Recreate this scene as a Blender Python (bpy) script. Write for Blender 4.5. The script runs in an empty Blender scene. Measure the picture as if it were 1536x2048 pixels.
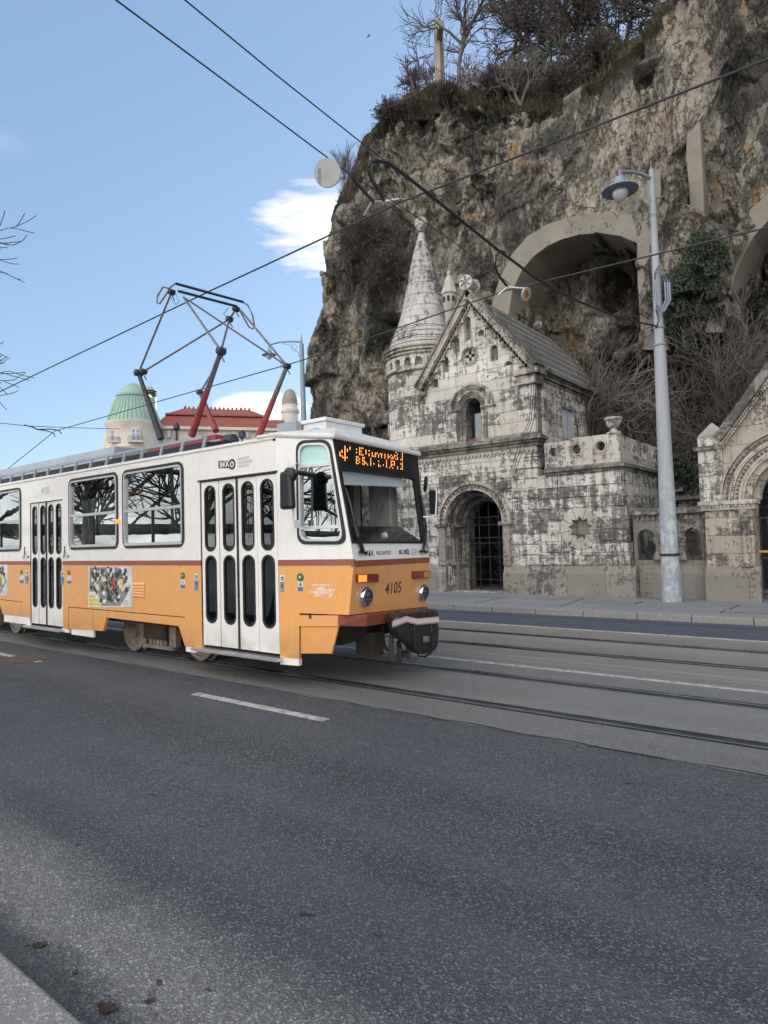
import bpy, bmesh, math, random
import numpy as np
from mathutils import Vector, Matrix
from mathutils.geometry import tessellate_polygon
rad = math.radians
sc = bpy.context.scene
COL = sc.collection
# ------------------------------------------------------------------ camera
W_, H_, FPX = 1536.0, 2048.0, 1290.0
CH, ROLL, XV, YV = 1.78, 0.028, -890.0, 1126.0
def _setup():
    yc = YV - ROLL*(768-XV)
    a = np.array([XV-768, YV-1024, FPX]); b = np.array([0, yc-1024, FPX])
    up = np.cross(a, b); up /= np.linalg.norm(up)
    if up[1] > 0: up = -up
    X = a/np.linalg.norm(a)*-1; Z = up; Y = np.cross(Z, X)
    return np.array([X, Y, Z])
RM = _setup()
CP = np.array([0.0, 0.0, CH])
cam_d = bpy.data.cameras.new("camera"); cam = bpy.data.objects.new("camera", cam_d); COL.objects.link(cam)
_r, _u, _b = RM@np.array([1,0,0]), RM@np.array([0,-1,0]), RM@np.array([0,0,-1])
cam.matrix_world = Matrix(((_r[0],_u[0],_b[0],CP[0]),(_r[1],_u[1],_b[1],CP[1]),(_r[2],_u[2],_b[2],CP[2]),(0,0,0,1)))
cam_d.sensor_fit = 'HORIZONTAL'; cam_d.sensor_width = 36; cam_d.lens = FPX/W_*36
cam_d.clip_start = 0.05; cam_d.clip_end = 3000
sc.camera = cam
def ray(x, y): return RM@np.array([x-768.0, y-1024.0, FPX])
def PZ(x, y, z=0.0): d = ray(x, y); return Vector(CP+d*((z-CP[2])/d[2]))
def PY(x, y, Y): d = ray(x, y); return Vector(CP+d*((Y-CP[1])/d[1]))
def PX(x, y, X): d = ray(x, y); return Vector(CP+d*((X-CP[0])/d[0]))
def PP(x, y, p0, n): d = Vector(ray(x, y)); c = Vector(CP); return c+d*((p0-c).dot(n)/d.dot(n))
# ------------------------------------------------------------------ world and sun
SUN_EL, SUN_AZ = rad(13), rad(-10)       # azimuth from +Y towards +X
SUN = Vector((math.sin(SUN_AZ)*math.cos(SUN_EL), math.cos(SUN_AZ)*math.cos(SUN_EL), math.sin(SUN_EL)))
w = bpy.data.worlds.new("World"); sc.world = w; w.use_nodes = True
nt = w.node_tree; nt.nodes.clear()
def N(nt, t, **k):
    n = nt.nodes.new(t)
    for a, v in k.items():
        if a.startswith('i_'): n.inputs[a[2:].replace('_', ' ')].default_value = v
        else: setattr(n, a, v)
    return n
def ramp(nt, fac, stops):
    r = nt.nodes.new('ShaderNodeValToRGB'); e = r.color_ramp.elements
    while len(e) < len(stops): e.new(0.5)
    for i, (p, c) in enumerate(stops):
        e[i].position = p; e[i].color = (c, c, c, 1) if isinstance(c, (int, float)) else (*c, 1)
    nt.links.new(fac, r.inputs[0]); return r.outputs[0]
def math_n(nt, op, a, b=None, c=None, clamp=False):
    m = nt.nodes.new('ShaderNodeMath'); m.operation = op; m.use_clamp = clamp
    for i, v in enumerate((a, b, c)):
        if v is None: continue
        if isinstance(v, (int, float)): m.inputs[i].default_value = v
        else: nt.links.new(v, m.inputs[i])
    return m.outputs[0]
def mixc(nt, fac, a, b, mode='MIX'):
    m = nt.nodes.new('ShaderNodeMix'); m.data_type = 'RGBA'; m.blend_type = mode; m.clamp_factor = True
    for s, v in ((m.inputs[0], fac), (m.inputs[6], a), (m.inputs[7], b)):
        if isinstance(v, (int, float)): s.default_value = v
        elif isinstance(v, tuple): s.default_value = (*v, 1) if len(v) == 3 else v
        else: nt.links.new(v, s)
    return m.outputs[2]
def noise(nt, vec, scale, detail=4, rough=.55, dist=0.0):
    n = nt.nodes.new('ShaderNodeTexNoise'); n.inputs['Scale'].default_value = scale
    n.inputs['Detail'].default_value = detail; n.inputs['Roughness'].default_value = rough; n.inputs['Distortion'].default_value = dist
    nt.links.new(vec, n.inputs['Vector']); return n.outputs['Fac']
def mapping(nt, vec, scale=(1,1,1), loc=(0,0,0), rot=(0,0,0)):
    m = nt.nodes.new('ShaderNodeMapping'); m.inputs['Scale'].default_value = scale
    m.inputs['Location'].default_value = loc; m.inputs['Rotation'].default_value = rot
    nt.links.new(vec, m.inputs['Vector']); return m.outputs[0]
sky = N(nt, 'ShaderNodeTexSky', sky_type='NISHITA', sun_disc=False, sun_elevation=SUN_EL, sun_rotation=SUN_AZ, air_density=1.0, dust_density=0.5, ozone_density=1.6)
tc = N(nt, 'ShaderNodeTexCoord')
gen = tc.outputs['Generated']
hs = N(nt, 'ShaderNodeHueSaturation'); hs.inputs['Saturation'].default_value = 1.0; hs.inputs['Value'].default_value = 1.0
nt.links.new(sky.outputs[0], hs.inputs['Color'])
col = mixc(nt, 0.45, hs.outputs[0], (2.2, 3.3, 5.3))       # thin veil of high haze evens the clear sky
def cloud_mask(px, py, wdeg, hdeg, soft):
    d = Vector(ray(px, py)).normalized()
    s = nt.nodes.new('ShaderNodeVectorMath'); s.operation = 'SUBTRACT'; nt.links.new(gen, s.inputs[0]); s.inputs[1].default_value = d
    right = Vector((d.y, -d.x, 0)).normalized(); up = right.cross(d)
    def dot(v):
        q = nt.nodes.new('ShaderNodeVectorMath'); q.operation = 'DOT_PRODUCT'; nt.links.new(s.outputs[0], q.inputs[0]); q.inputs[1].default_value = v; return q.outputs['Value']
    a = math_n(nt, 'POWER', math_n(nt, 'ABSOLUTE', math_n(nt, 'DIVIDE', dot(right), math.sin(rad(wdeg)))), 2.0)
    b = math_n(nt, 'POWER', math_n(nt, 'ABSOLUTE', math_n(nt, 'DIVIDE', dot(up), math.sin(rad(hdeg)))), 2.0)
    return math_n(nt, 'SUBTRACT', 1.0, math_n(nt, 'SQRT', math_n(nt, 'ADD', a, b)))
wisp = noise(nt, mapping(nt, gen, (7, 7, 34), rot=(0, .35, 0)), 1.6, 6, .6, .3)
m1 = math_n(nt, 'ADD', cloud_mask(672, 452, 6.4, 3.7, 1), math_n(nt, 'MULTIPLY', math_n(nt, 'SUBTRACT', wisp, .5), 1.5))
m1 = ramp(nt, m1, [(0.0, 0.0), (0.85, 1.0)])
m2 = math_n(nt, 'ADD', cloud_mask(522, 815, 4.4, 1.5, 1), math_n(nt, 'MULTIPLY', math_n(nt, 'SUBTRACT', wisp, .5), .5))
m2 = ramp(nt, m2, [(0.02, 0.0), (0.35, 0.85)])
m3 = math_n(nt, 'ADD', cloud_mask(5, 285, 2.2, 1.2, 1), math_n(nt, 'MULTIPLY', math_n(nt, 'SUBTRACT', wisp, .5), 1.4))
m3 = ramp(nt, m3, [(0.0, 0.0), (1.0, 0.05)])
mm = math_n(nt, 'MAXIMUM', math_n(nt, 'MAXIMUM', m1, m2), m3)
col = mixc(nt, mm, col, (8.6, 8.1, 7.6))
# broken sunlit cloud over the river, behind the camera
sep = N(nt, 'ShaderNodeSeparateXYZ'); nt.links.new(gen, sep.inputs[0])
back = ramp(nt, math_n(nt, 'MULTIPLY', sep.outputs['Y'], -1.0), [(0.02, 0.0), (0.45, 1.0)])
cl = ramp(nt, noise(nt, mapping(nt, gen, (1, 1, 2.6)), 2.6, 7, .6, .2), [(0.36, 0.1), (0.60, 1.0)])
col = mixc(nt, math_n(nt, 'MULTIPLY', back, cl), col, (19.0, 17.9, 16.6))
bg = N(nt, 'ShaderNodeBackground'); bg.inputs[1].default_value = 0.105
out = N(nt, 'ShaderNodeOutputWorld'); nt.links.new(col, bg.inputs[0]); nt.links.new(bg.outputs[0], out.inputs[0])
sd = bpy.data.lights.new("sun", 'SUN'); sd.energy = 3.0; sd.angle = rad(.5); sd.color = (1, .9, .76)
so = bpy.data.objects.new("sun", sd); COL.objects.link(so); so.rotation_euler = SUN.to_track_quat('Z', 'Y').to_euler(); so.location = (0, 60, 60)
sc.view_settings.view_transform = 'Standard'; sc.view_settings.look = 'None'; sc.view_settings.gamma = 1
sc.view_settings.exposure = 0.90
sc.render.engine = 'CYCLES'
sc.cycles.max_bounces = 8; sc.cycles.transparent_max_bounces = 12
# ------------------------------------------------------------------ materials
def newmat(name):
    m = bpy.data.materials.new(name); m.use_nodes = True; t = m.node_tree
    p = t.nodes['Principled BSDF']; return m, t, p
def setc(t, s, v):
    if isinstance(v, tuple): s.default_value = (*v, 1) if len(v) == 3 else v
    elif isinstance(v, (int, float)): s.default_value = v
    else: t.links.new(v, s)
def bump(t, p, h, strength=.4, dist=.02):
    b = t.nodes.new('ShaderNodeBump'); b.inputs['Strength'].default_value = strength; b.inputs['Distance'].default_value = dist
    t.links.new(h, b.inputs['Height']); t.links.new(b.outputs[0], p.inputs['Normal'])
def objc(t): return t.nodes.new('ShaderNodeTexCoord').outputs['Object']
def geo(t): return t.nodes.new('ShaderNodeNewGeometry').outputs['Position']
def simple(name, c, rough=.5, metal=0.0, var=.12, vscale=3.0, spec=.5, bmp=0.0, coat=0.0):
    m, t, p = newmat(name); g = geo(t)
    n = noise(t, g, vscale, 5, .6)
    c1 = tuple(max(0, v*(1-var)) for v in c); c2 = tuple(min(1, v*(1+var)) for v in c)
    setc(t, p.inputs['Base Color'], ramp(t, n, [(0.3, c1), (0.7, c2)]))
    r = ramp(t, noise(t, g, vscale*2.3, 4, .6), [(0.3, max(0, rough-.07)), (0.7, min(1, rough+.07))]); t.links.new(r, p.inputs['Roughness'])
    p.inputs['Metallic'].default_value = metal; p.inputs['Specular IOR Level'].default_value = spec
    p.inputs['Coat Weight'].default_value = coat; p.inputs['Coat Roughness'].default_value = .08
    if bmp: bump(t, p, noise(t, g, vscale*8, 4, .6), bmp, .01)
    return m
def stone_mat(name, base=(.72, .69, .635), dark=(.034, .033, .033), amt=.5, course=.34, blockw=.75, joints=1.0, warm=(.42, .36, .28), soot=0.0):
    m, t, p = newmat(name); g = geo(t)
    s = t.nodes.new('ShaderNodeSeparateXYZ'); t.links.new(g, s.inputs[0])
    u = math_n(t, 'ADD', s.outputs[0], s.outputs[1])
    cv = t.nodes.new('ShaderNodeCombineXYZ'); t.links.new(u, cv.inputs[0]); t.links.new(s.outputs[2], cv.inputs[1])
    uv = cv.outputs[0]
    wv = t.nodes.new('ShaderNodeVectorMath'); wv.operation = 'ADD'
    nn = t.nodes.new('ShaderNodeTexNoise'); nn.inputs['Scale'].default_value = 2.2; t.links.new(g, nn.inputs['Vector'])
    sc_ = t.nodes.new('ShaderNodeVectorMath'); sc_.operation = 'SCALE'; sc_.inputs['Scale'].default_value = .045
    t.links.new(nn.outputs['Color'], sc_.inputs[0]); t.links.new(uv, wv.inputs[0]); t.links.new(sc_.outputs[0], wv.inputs[1])
    br = t.nodes.new('ShaderNodeTexBrick'); t.links.new(wv.outputs[0], br.inputs['Vector'])
    br.inputs['Scale'].default_value = 1.0; br.inputs['Brick Width'].default_value = blockw; br.inputs['Row Height'].default_value = course
    br.inputs['Mortar Size'].default_value = .008; br.inputs['Mortar Smooth'].default_value = .3
    br.inputs['Color1'].default_value = (0, 0, 0, 1); br.inputs['Color2'].default_value = (1, 1, 1, 1); br.inputs['Mortar'].default_value = (.5, .5, .5, 1)
    brick_v, mort = br.outputs['Color'], br.outputs['Fac']
    c = mixc(t, ramp(t, noise(t, g, .9, 5, .6), [(0.35, 0.0), (0.7, 1.0)]), base, warm)
    tone = ramp(t, brick_v, [(0.0, .78), (1.0, 1.12)])
    c = mixc(t, 1.0, c, tone, 'MULTIPLY')
    c = mixc(t, math_n(t, 'MULTIPLY', noise(t, g, 22, 4, .7), .32), c, tuple(v*.55 for v in base))
    # black weathering crust: patches stretched along the courses, plus runs down the wall
    st = noise(t, mapping(t, g, (1.3, 1.3, 3.6)), 2.1, 9, .76, .9)
    pa = noise(t, g, .42, 3, .5)
    fine = noise(t, g, 6.5, 9, .80)
    run = noise(t, mapping(t, g, (5, 5, .55)), 1.5, 8, .68, .4)
    fine2 = noise(t, g, 19, 6, .75)
    v = math_n(t, 'ADD', math_n(t, 'MULTIPLY', st, .6), math_n(t, 'MULTIPLY', pa, .45))
    v = math_n(t, 'ADD', v, math_n(t, 'MULTIPLY', fine2, .42))
    v = math_n(t, 'ADD', v, math_n(t, 'MULTIPLY', fine, .85)); v = math_n(t, 'ADD', v, math_n(t, 'MULTIPLY', run, .62))
    v = math_n(t, 'ADD', v, math_n(t, 'MULTIPLY', brick_v, .22))
    th = 1.755-amt*.22
    k = ramp(t, math_n(t, 'SUBTRACT', v, th-.5), [(0.455, 0.0), (0.53, .75), (0.62, 1.0)])
    dk = mixc(t, noise(t, g, 5, 5, .7), dark, tuple(v_*2.1 for v_ in dark))
    c = mixc(t, math_n(t, 'MULTIPLY', k, .93), c, dk)
    grey = ramp(t, run, [(0.46, 0.0), (0.72, .35)])
    c = mixc(t, grey, c, (.21, .20, .19))
    if soot: c = mixc(t, soot, c, (.16, .15, .145))
    c = mixc(t, math_n(t, 'MULTIPLY', mort, .6*joints), c, (.13, .12, .11))
    setc(t, p.inputs['Base Color'], c); p.inputs['Roughness'].default_value = .92; p.inputs['Specular IOR Level'].default_value = .2
    h = math_n(t, 'ADD', math_n(t, 'MULTIPLY', fine, .9), math_n(t, 'MULTIPLY', st, .8))
    h = math_n(t, 'SUBTRACT', h, math_n(t, 'MULTIPLY', mort, .9*joints)); h = math_n(t, 'ADD', h, math_n(t, 'MULTIPLY', brick_v, .25))
    h = math_n(t, 'SUBTRACT', h, math_n(t, 'MULTIPLY', k, .35))
    bump(t, p, h, .85, .035)
    return m
M = {}
M['stone'] = stone_mat('weathered limestone ashlar', amt=.50, warm=(.60, .555, .48))
M['stone_rough'] = stone_mat('rough limestone courses', amt=.80, course=.31, blockw=1.0, base=(.72, .695, .645), warm=(.62, .585, .515))
M['stone_plinth'] = stone_mat('grey plinth stone', base=(.31, .29, .26), warm=(.25, .225, .195), amt=.35, course=1.1, blockw=1.05)
M['stone_trim'] = stone_mat('carved limestone trim', amt=.55, course=.9, blockw=.6, base=(.56, .52, .46), joints=.6)
M['stone_pale'] = stone_mat('pale rendered stone', amt=.40, course=1.6, blockw=.9, base=(.62, .60, .57), joints=.5)
M['stone_dark'] = stone_mat('sooted and shade toned stone', amt=.85, course=.6, blockw=.35, base=(.33, .31, .275), warm=(.27, .245, .21), joints=.8)
M['stone_cone'] = stone_mat('grey lapped stone', amt=.55, course=.42, blockw=.62, base=(.58, .565, .54), warm=(.50, .48, .45))
M['stone_roof'] = stone_mat('dark lapped stone slabs', amt=.45, course=9, blockw=.9, base=(.22, .215, .20), warm=(.17, .17, .155), joints=.3)
M['stone_portal'] = stone_mat('worn tan limestone', amt=.50, course=.42, blockw=.62, base=(.54, .49, .41), warm=(.46, .40, .32))
M['concrete'] = stone_mat('board marked concrete', amt=.22, course=30, blockw=30, base=(.33, .30, .25), warm=(.24, .22, .18), joints=.1)
M['dark_void'] = simple('interior dark put in colour', (.02, .019, .018), .95)  # near-black colour stands in for the shade inside doorways and openings
M['iron'] = simple('wrought iron', (.035, .038, .045), .6, .3)
def enamel(name, c, dirt):
    m, t, p = newmat(name); g = geo(t)
    b = ramp(t, noise(t, g, 1.2, 4, .5), [(0.3, tuple(v*.95 for v in c)), (0.7, c)])
    run = noise(t, mapping(t, g, (9, 9, .7)), 1.6, 6, .65); sp = noise(t, g, 3, 8, .7)
    k = ramp(t, math_n(t, 'ADD', math_n(t, 'MULTIPLY', run, .6), math_n(t, 'MULTIPLY', sp, .4)), [(0.52, 0.0), (0.72, dirt)])
    b = mixc(t, k, b, tuple(v*.45+.03 for v in c))
    s_ = t.nodes.new('ShaderNodeSeparateXYZ'); t.links.new(g, s_.inputs[0])
    low = math_n(t, 'MULTIPLY', ramp(t, s_.outputs[2], [(0.35, .6), (0.75, 0.0)]), ramp(t, sp, [(0.35, .1), (0.65, 1.0)]))
    b = mixc(t, low, b, (.16, .12, .08))
    setc(t, p.inputs['Base Color'], b); t.links.new(ramp(t, sp, [(0.3, .22), (0.7, .42)]), p.inputs['Roughness'])
    p.inputs['Coat Weight'].default_value = .5; p.inputs['Coat Roughness'].default_value = .06
    bm_ = t.nodes.new('ShaderNodeBump'); bm_.inputs['Strength'].default_value = .10; bm_.inputs['Distance'].default_value = .02
    t.links.new(noise(t, g, 1.1, 2, .5), bm_.inputs['Height']); t.links.new(bm_.outputs[0], p.inputs['Normal']); t.links.new(bm_.outputs[0], p.inputs['Coat Normal'])
    return m
M['white_paint'] = enamel('cream white tram enamel', (.84, .825, .79), .2)
M['orange_paint'] = enamel('orange tram enamel', (.80, .385, .125), .25)
M['stripe_paint'] = simple('brick red tram enamel', (.30, .085, .055), .4, 0, .08)
M['rubber'] = simple('black rubber', (.018, .018, .02), .55)
M['black_plastic'] = simple('black plastic', (.012, .013, .016), .38)
M['alu'] = simple('brushed aluminium', (.62, .63, .64), .35, .8)
M['white_metal'] = simple('white painted steel', (.72, .73, .73), .45)
M['roof_grey'] = simple('grey roof enamel', (.29, .325, .365), .5)
M['roof_white'] = simple('dusty white roof', (.66, .65, .62), .6, 0, .12, 4)
M['grime'] = simple('oily brake dust', (.045, .037, .03), .8, .1, .4, 6, .3, .5)
M['wheel_steel'] = simple('rusty wheel steel', (.24, .20, .165), .6, .4, .35, 8)
M['interior'] = simple('tram interior panels', (.045, .045, .047), .7)
M['interior_pale'] = simple('pale interior panel', (.42, .42, .41), .6)
M['red_paint'] = simple('red insulating paint', (.28, .035, .04), .5, 0, .3, 5)
M['pan_steel'] = simple('pantograph steel tube', (.16, .135, .125), .45, .5, .3, 9)
M['pan_dark'] = simple('greasy dark steel', (.045, .05, .06), .5, .4)
M['lens_red'] = simple('red lens', (.22, .012, .012), .15, coat=1)
M['lens_amber'] = simple('amber lens', (.62, .2, .02), .2, coat=1)
M['lamp_glass'] = simple('headlamp glass', (.55, .58, .58), .12, .55, .3, 40, coat=1)
M['chrome'] = simple('chrome ring', (.7, .7, .72), .15, 1)
M['tarp'] = simple('black vinyl cover', (.02, .022, .026), .32, 0, .2, 6, .6, .3)
M['reflective'] = simple('reflective tape', (.62, .60, .57), .4)
M['tape_edge'] = simple('faded orange piping', (.55, .28, .18), .5)
M['text_dark'] = simple('dark lettering vinyl', (.075, .04, .035), .5)
M['text_navy'] = simple('navy lettering vinyl', (.05, .05, .075), .5)
M['text_grey'] = simple('grey lettering vinyl', (.42, .42, .42), .5)
M['text_white'] = simple('white lettering vinyl', (.82, .80, .76), .5)
M['blind'] = simple('grey sun blind', (.82, .83, .84), .6)
M['green_dot'] = simple('green button', (.02, .16, .07), .35)
M['blue_dot'] = simple('blue sticker', (.05, .16, .36), .45)
M['poster_white'] = simple('poster paper', (.66, .67, .68), .4)
M['poster_grey'] = simple('poster grey ink', (.22, .22, .23), .4, 0, .5, 25)
M['poster_black'] = simple('poster black ink', (.03, .03, .035), .4, 0, .5, 25)
M['poster_yellow'] = simple('poster yellow ink', (.62, .48, .04), .4)
M['poster_red'] = simple('poster red ink', (.45, .05, .04), .4)
M['post_paint'] = None
M['wire'] = simple('overhead wire', (.06, .06, .065), .5, .5)
M['cable'] = simple('black cable', (.022, .022, .026), .6)
M['porcelain'] = simple('pale insulator', (.5, .48, .45), .4)
M['copper_green'] = simple('verdigris copper', (.27, .40, .33), .6, .1, .14, .35)
M['roof_tile'] = simple('red roof tile', (.27, .075, .05), .7, 0, .18, .8)
M['hotel_wall'] = simple('pale hotel render', (.56, .50, .43), .8, 0, .18, .3)
M['hotel_trim'] = simple('grey white stone trim', (.55, .52, .48), .8, 0, .15, .6)
M['hotel_glass'] = simple('hotel window glass', (.20, .26, .32), .15, 0, .3, .8)
M['dome_grey'] = simple('lead grey dome', (.22, .21, .19), .6, .1, .2, 1)
M['bark'] = simple('dark bark', (.075, .058, .048), .9, 0, .3, 12)
M['bark_grey'] = simple('grey bark', (.15, .13, .12), .9, 0, .3, 12)
M['twig'] = simple('brown twigs', (.085, .072, .065), .9, 0, .3, 4)
M['twig_pale'] = simple('greyish twigs', (.15, .13, .122), .9, 0, .3, 4)
M['leaf_dark'] = simple('dark ivy leaves', (.020, .032, .016), .7, 0, .5, 3)
M['leaf_dry'] = simple('withered leaves', (.075, .052, .035), .8, 0, .5, 3)
M['grass_dry'] = simple('dry grass', (.085, .07, .04), .9, 0, .4, 4)
M['dirt_leaf'] = simple('rotting leaf', (.045, .03, .02), .8, 0, .4, 30)
M['skin'] = simple('skin', (.42, .25, .18), .6)
M['cloth_dark'] = simple('dark jacket', (.02, .022, .03), .85)
M['cross_stone'] = simple('pale stone of cross', (.30, .25, .22), .8, 0, .2, 3)
M['brick_red'] = simple('red brick', (.33, .09, .05), .85, 0, .4, 9)
M['board'] = simple('blue grey board', (.28, .33, .36), .6, 0, .2, 2)
M['sign_white2'] = simple('grey disc enamel', (.36, .37, .36), .5, 0, .05)
M['sign_white'] = simple('white sign plate', (.62, .62, .56), .5, 0, .06)
M['asphalt_patch'] = simple('cast iron cover', (.09, .075, .06), .7, .3, .4, 8)
def rusty_board():
    m, t, p = newmat('rust streaked metal board'); g = geo(t)
    n = noise(t, mapping(t, g, (6, 6, .8)), 1.2, 6, .6)
    c = mixc(t, ramp(t, n, [(0.5, 0.0), (0.62, 1.0)]), (.44, .50, .54), (.25, .12, .05))
    setc(t, p.inputs['Base Color'], c); p.inputs['Roughness'].default_value = .6; return m
M['rusty_board'] = rusty_board()
def post_mat():
    m, t, p = newmat('flaking blue grey post paint'); g = geo(t)
    s = t.nodes.new('ShaderNodeSeparateXYZ'); t.links.new(g, s.inputs[0])
    low = ramp(t, math_n(t, 'DIVIDE', s.outputs[2], 4.2), [(0.45, 1.0), (0.85, 0.0)])
    n = noise(t, mapping(t, g, (2.5, 2.5, 1.6)), 2.4, 7, .6, .4)
    c = ramp(t, noise(t, mapping(t, g, (8, 8, .5)), 1.5, 4, .6), [(0.3, (.255, .275, .305)), (0.7, (.335, .35, .375))])
    k = math_n(t, 'MULTIPLY', ramp(t, n, [(0.5, 0.0), (0.54, 1.0)]), low)
    c = mixc(t, k, c, (.40, .44, .42))
    k2 = math_n(t, 'MULTIPLY', ramp(t, noise(t, g, 5, 6, .6), [(0.56, 0.0), (0.6, 1.0)]), low)
    c = mixc(t, k2, c, (.22, .28, .40))
    c = mixc(t, ramp(t, noise(t, mapping(t, g, (10, 10, 1.2)), 2.4, 6, .7), [(0.62, 0.0), (0.7, .7)]), c, (.16, .12, .10))
    setc(t, p.inputs['Base Color'], c); p.inputs['Roughness'].default_value = .5; bump(t, p, n, .3, .01); return m
M['post_paint'] = post_mat()
def glass(name, tint, refl, rough=.0):
    m, t, p = newmat(name); t.nodes.remove(p)
    tr = N(t, 'ShaderNodeBsdfTransparent'); tr.inputs[0].default_value = (*tint, 1)
    gl = N(t, 'ShaderNodeBsdfGlossy'); gl.inputs[0].default_value = (.66, .72, .76, 1); gl.inputs['Roughness'].default_value = rough
    g = geo(t); b = N(t, 'ShaderNodeBump'); b.inputs['Strength'].default_value = .12; b.inputs['Distance'].default_value = .01
    t.links.new(noise(t, g, 1.4, 2, .5), b.inputs['Height']); t.links.new(b.outputs[0], gl.inputs['Normal'])
    lw = N(t, 'ShaderNodeLayerWeight'); lw.inputs['Blend'].default_value = .5
    f = math_n(t, 'ADD', math_n(t, 'MULTIPLY', math_n(t, 'POWER', lw.outputs['Facing'], 4.0), .8), refl, clamp=True)
    mx = N(t, 'ShaderNodeMixShader'); t.links.new(f, mx.inputs[0]); t.links.new(tr.outputs[0], mx.inputs[1]); t.links.new(gl.outputs[0], mx.inputs[2])
    t.links.new(mx.outputs[0], t.nodes['Material Output'].inputs[0]); return m
M['glass'] = glass('tinted window glass', (.34, .37, .37), .33)
M['glass_door'] = glass('dark door glass', (.22, .24, .23), .12)
M['glass_clear'] = glass('windscreen glass', (.90, .93, .93), .03)
M['glass_green'] = simple('green sun strip glass', (.38, .66, .62), .12, 0, .1, 2, coat=1)
def emit(name, c, s):
    m, t, p = newmat(name); p.inputs['Base Color'].default_value = (*c, 1); p.inputs['Emission Color'].default_value = (*c, 1); p.inputs['Emission Strength'].default_value = s; return m
M['led'] = emit('amber display dots', (1.0, .30, .05), 2.2)
M['amber_lit'] = emit('lit amber indicator', (1.0, .22, .03), .9)
def asphalt(name, base, warm, gravel=1.0, dusty=False, blue=False, streak=False):
    m, t, p = newmat(name); g = geo(t)
    v = N(t, 'ShaderNodeTexVoronoi'); v.inputs['Scale'].default_value = 105; t.links.new(g, v.inputs['Vector'])
    sp = t.nodes.new('ShaderNodeSeparateColor'); t.links.new(v.outputs['Color'], sp.inputs[0])
    s1 = ramp(t, sp.outputs[0], [(0.0, .3), (0.5, .75), (0.78, 1.8), (1.0, 5.5)])
    c = ramp(t, noise(t, g, .55, 5, .6), [(0.3, base), (0.7, warm)])
    fine = noise(t, g, 130, 3, .7)
    c2 = mixc(t, .62*gravel, c, mixc(t, 1.0, c, s1, 'MULTIPLY'))
    c2 = mixc(t, ramp(t, fine, [(0.35, .55*gravel), (0.6, 0.0)]), c2, tuple(x*.35 for x in base))
    s = t.nodes.new('ShaderNodeSeparateXYZ'); t.links.new(g, s.inputs[0])
    lane = noise(t, mapping(t, g, (.06, 1.5, 1)), 1.0, 4, .5)
    c2 = mixc(t, ramp(t, lane, [(0.3, .0), (0.75, .45)]), c2, tuple(min(1, x*1.7) for x in warm))
    if dusty:
        wob = math_n(t, 'MULTIPLY', math_n(t, 'SUBTRACT', noise(t, g, 1.3, 6, .65), .5), .55)
        yy = math_n(t, 'ADD', s.outputs[1], wob)
        d = math_n(t, 'MULTIPLY', ramp(t, math_n(t, 'DIVIDE', yy, 4.0), [(0.325, .0), (0.36, .95), (0.41, .8), (0.50, .0)]), ramp(t, noise(t, g, 28, 7, .75), [(0.25, .35), (0.7, 1.0)]))
        c2 = mixc(t, d, c2, mixc(t, .22, (.23, .226, .218), mixc(t, 1.0, (.25, .245, .235), s1, 'MULTIPLY')))
        d2 = ramp(t, math_n(t, 'DIVIDE', yy, 4.0), [(0.285, .7), (0.325, .0)])
        c2 = mixc(t, d2, c2, mixc(t, ramp(t, noise(t, g, 55, 8, .85), [(0.38, 0.0), (0.62, 1.0)]), (.012, .011, .010), (.22, .20, .18)))
        blot = ramp(t, noise(t, mapping(t, g, (1, 1.6, 1)), 5.5, 3, .5), [(0.70, 0.0), (0.72, .8)])
        c2 = mixc(t, blot, c2, (.015, .016, .018))
    if streak:
        q = noise(t, mapping(t, g, (.03, 3.5, 1)), 1.4, 3, .5)
        c2 = mixc(t, ramp(t, q, [(0.40, 0.0), (0.65, .7)]), c2, tuple(min(1, x*2.1) for x in warm))
    setc(t, p.inputs['Base Color'], c2)
    rr = ramp(t, noise(t, g, .8, 4, .5), [(0.3, .62), (0.7, .82)]); t.links.new(rr, p.inputs['Roughness']); p.inputs['Specular IOR Level'].default_value = .35
    h = math_n(t, 'ADD', v.outputs['Distance'], math_n(t, 'MULTIPLY', fine, .6))
    bump(t, p, h, .7*gravel, .010); return m
M['asphalt'] = asphalt('worn coarse asphalt', (.048, .054, .062), (.074, .080, .089), 1.0, True)
M['asphalt_far'] = asphalt('smooth blue grey asphalt', (.038, .046, .062), (.05, .06, .08), .35, False, True, True)
M['slab'] = asphalt('concrete track slab', (.12, .12, .118), (.155, .153, .148), .28, False)
M['slab_warm'] = asphalt('brownish concrete track slab', (.15, .142, .124), (.185, .175, .152), .25, False)
M['pavement'] = asphalt('pavement asphalt', (.13, .14, .15), (.18, .19, .20), .4, False)
M['kerb'] = asphalt('granite kerb', (.15, .15, .145), (.21, .205, .195), .5, False)
M['ground'] = asphalt('open ground', (.10, .10, .09), (.13, .13, .12), .3, False)
def paint_mat():
    m, t, p = newmat('worn road paint'); g = geo(t)
    n = noise(t, g, 9, 8, .7)
    c = mixc(t, ramp(t, n, [(0.44, 0.0), (0.62, .75)]), (.46, .44, .41), (.11, .11, .11)); setc(t, p.inputs['Base Color'], c); p.inputs['Roughness'].default_value = .8; return m
M['road_paint'] = paint_mat()
M['rail'] = simple('rail steel', (.10, .12, .15), .3, .85, .3, 3)
M['groove'] = simple('rail groove dirt', (.012, .012, .014), .9, 0, .4, 20)
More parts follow.
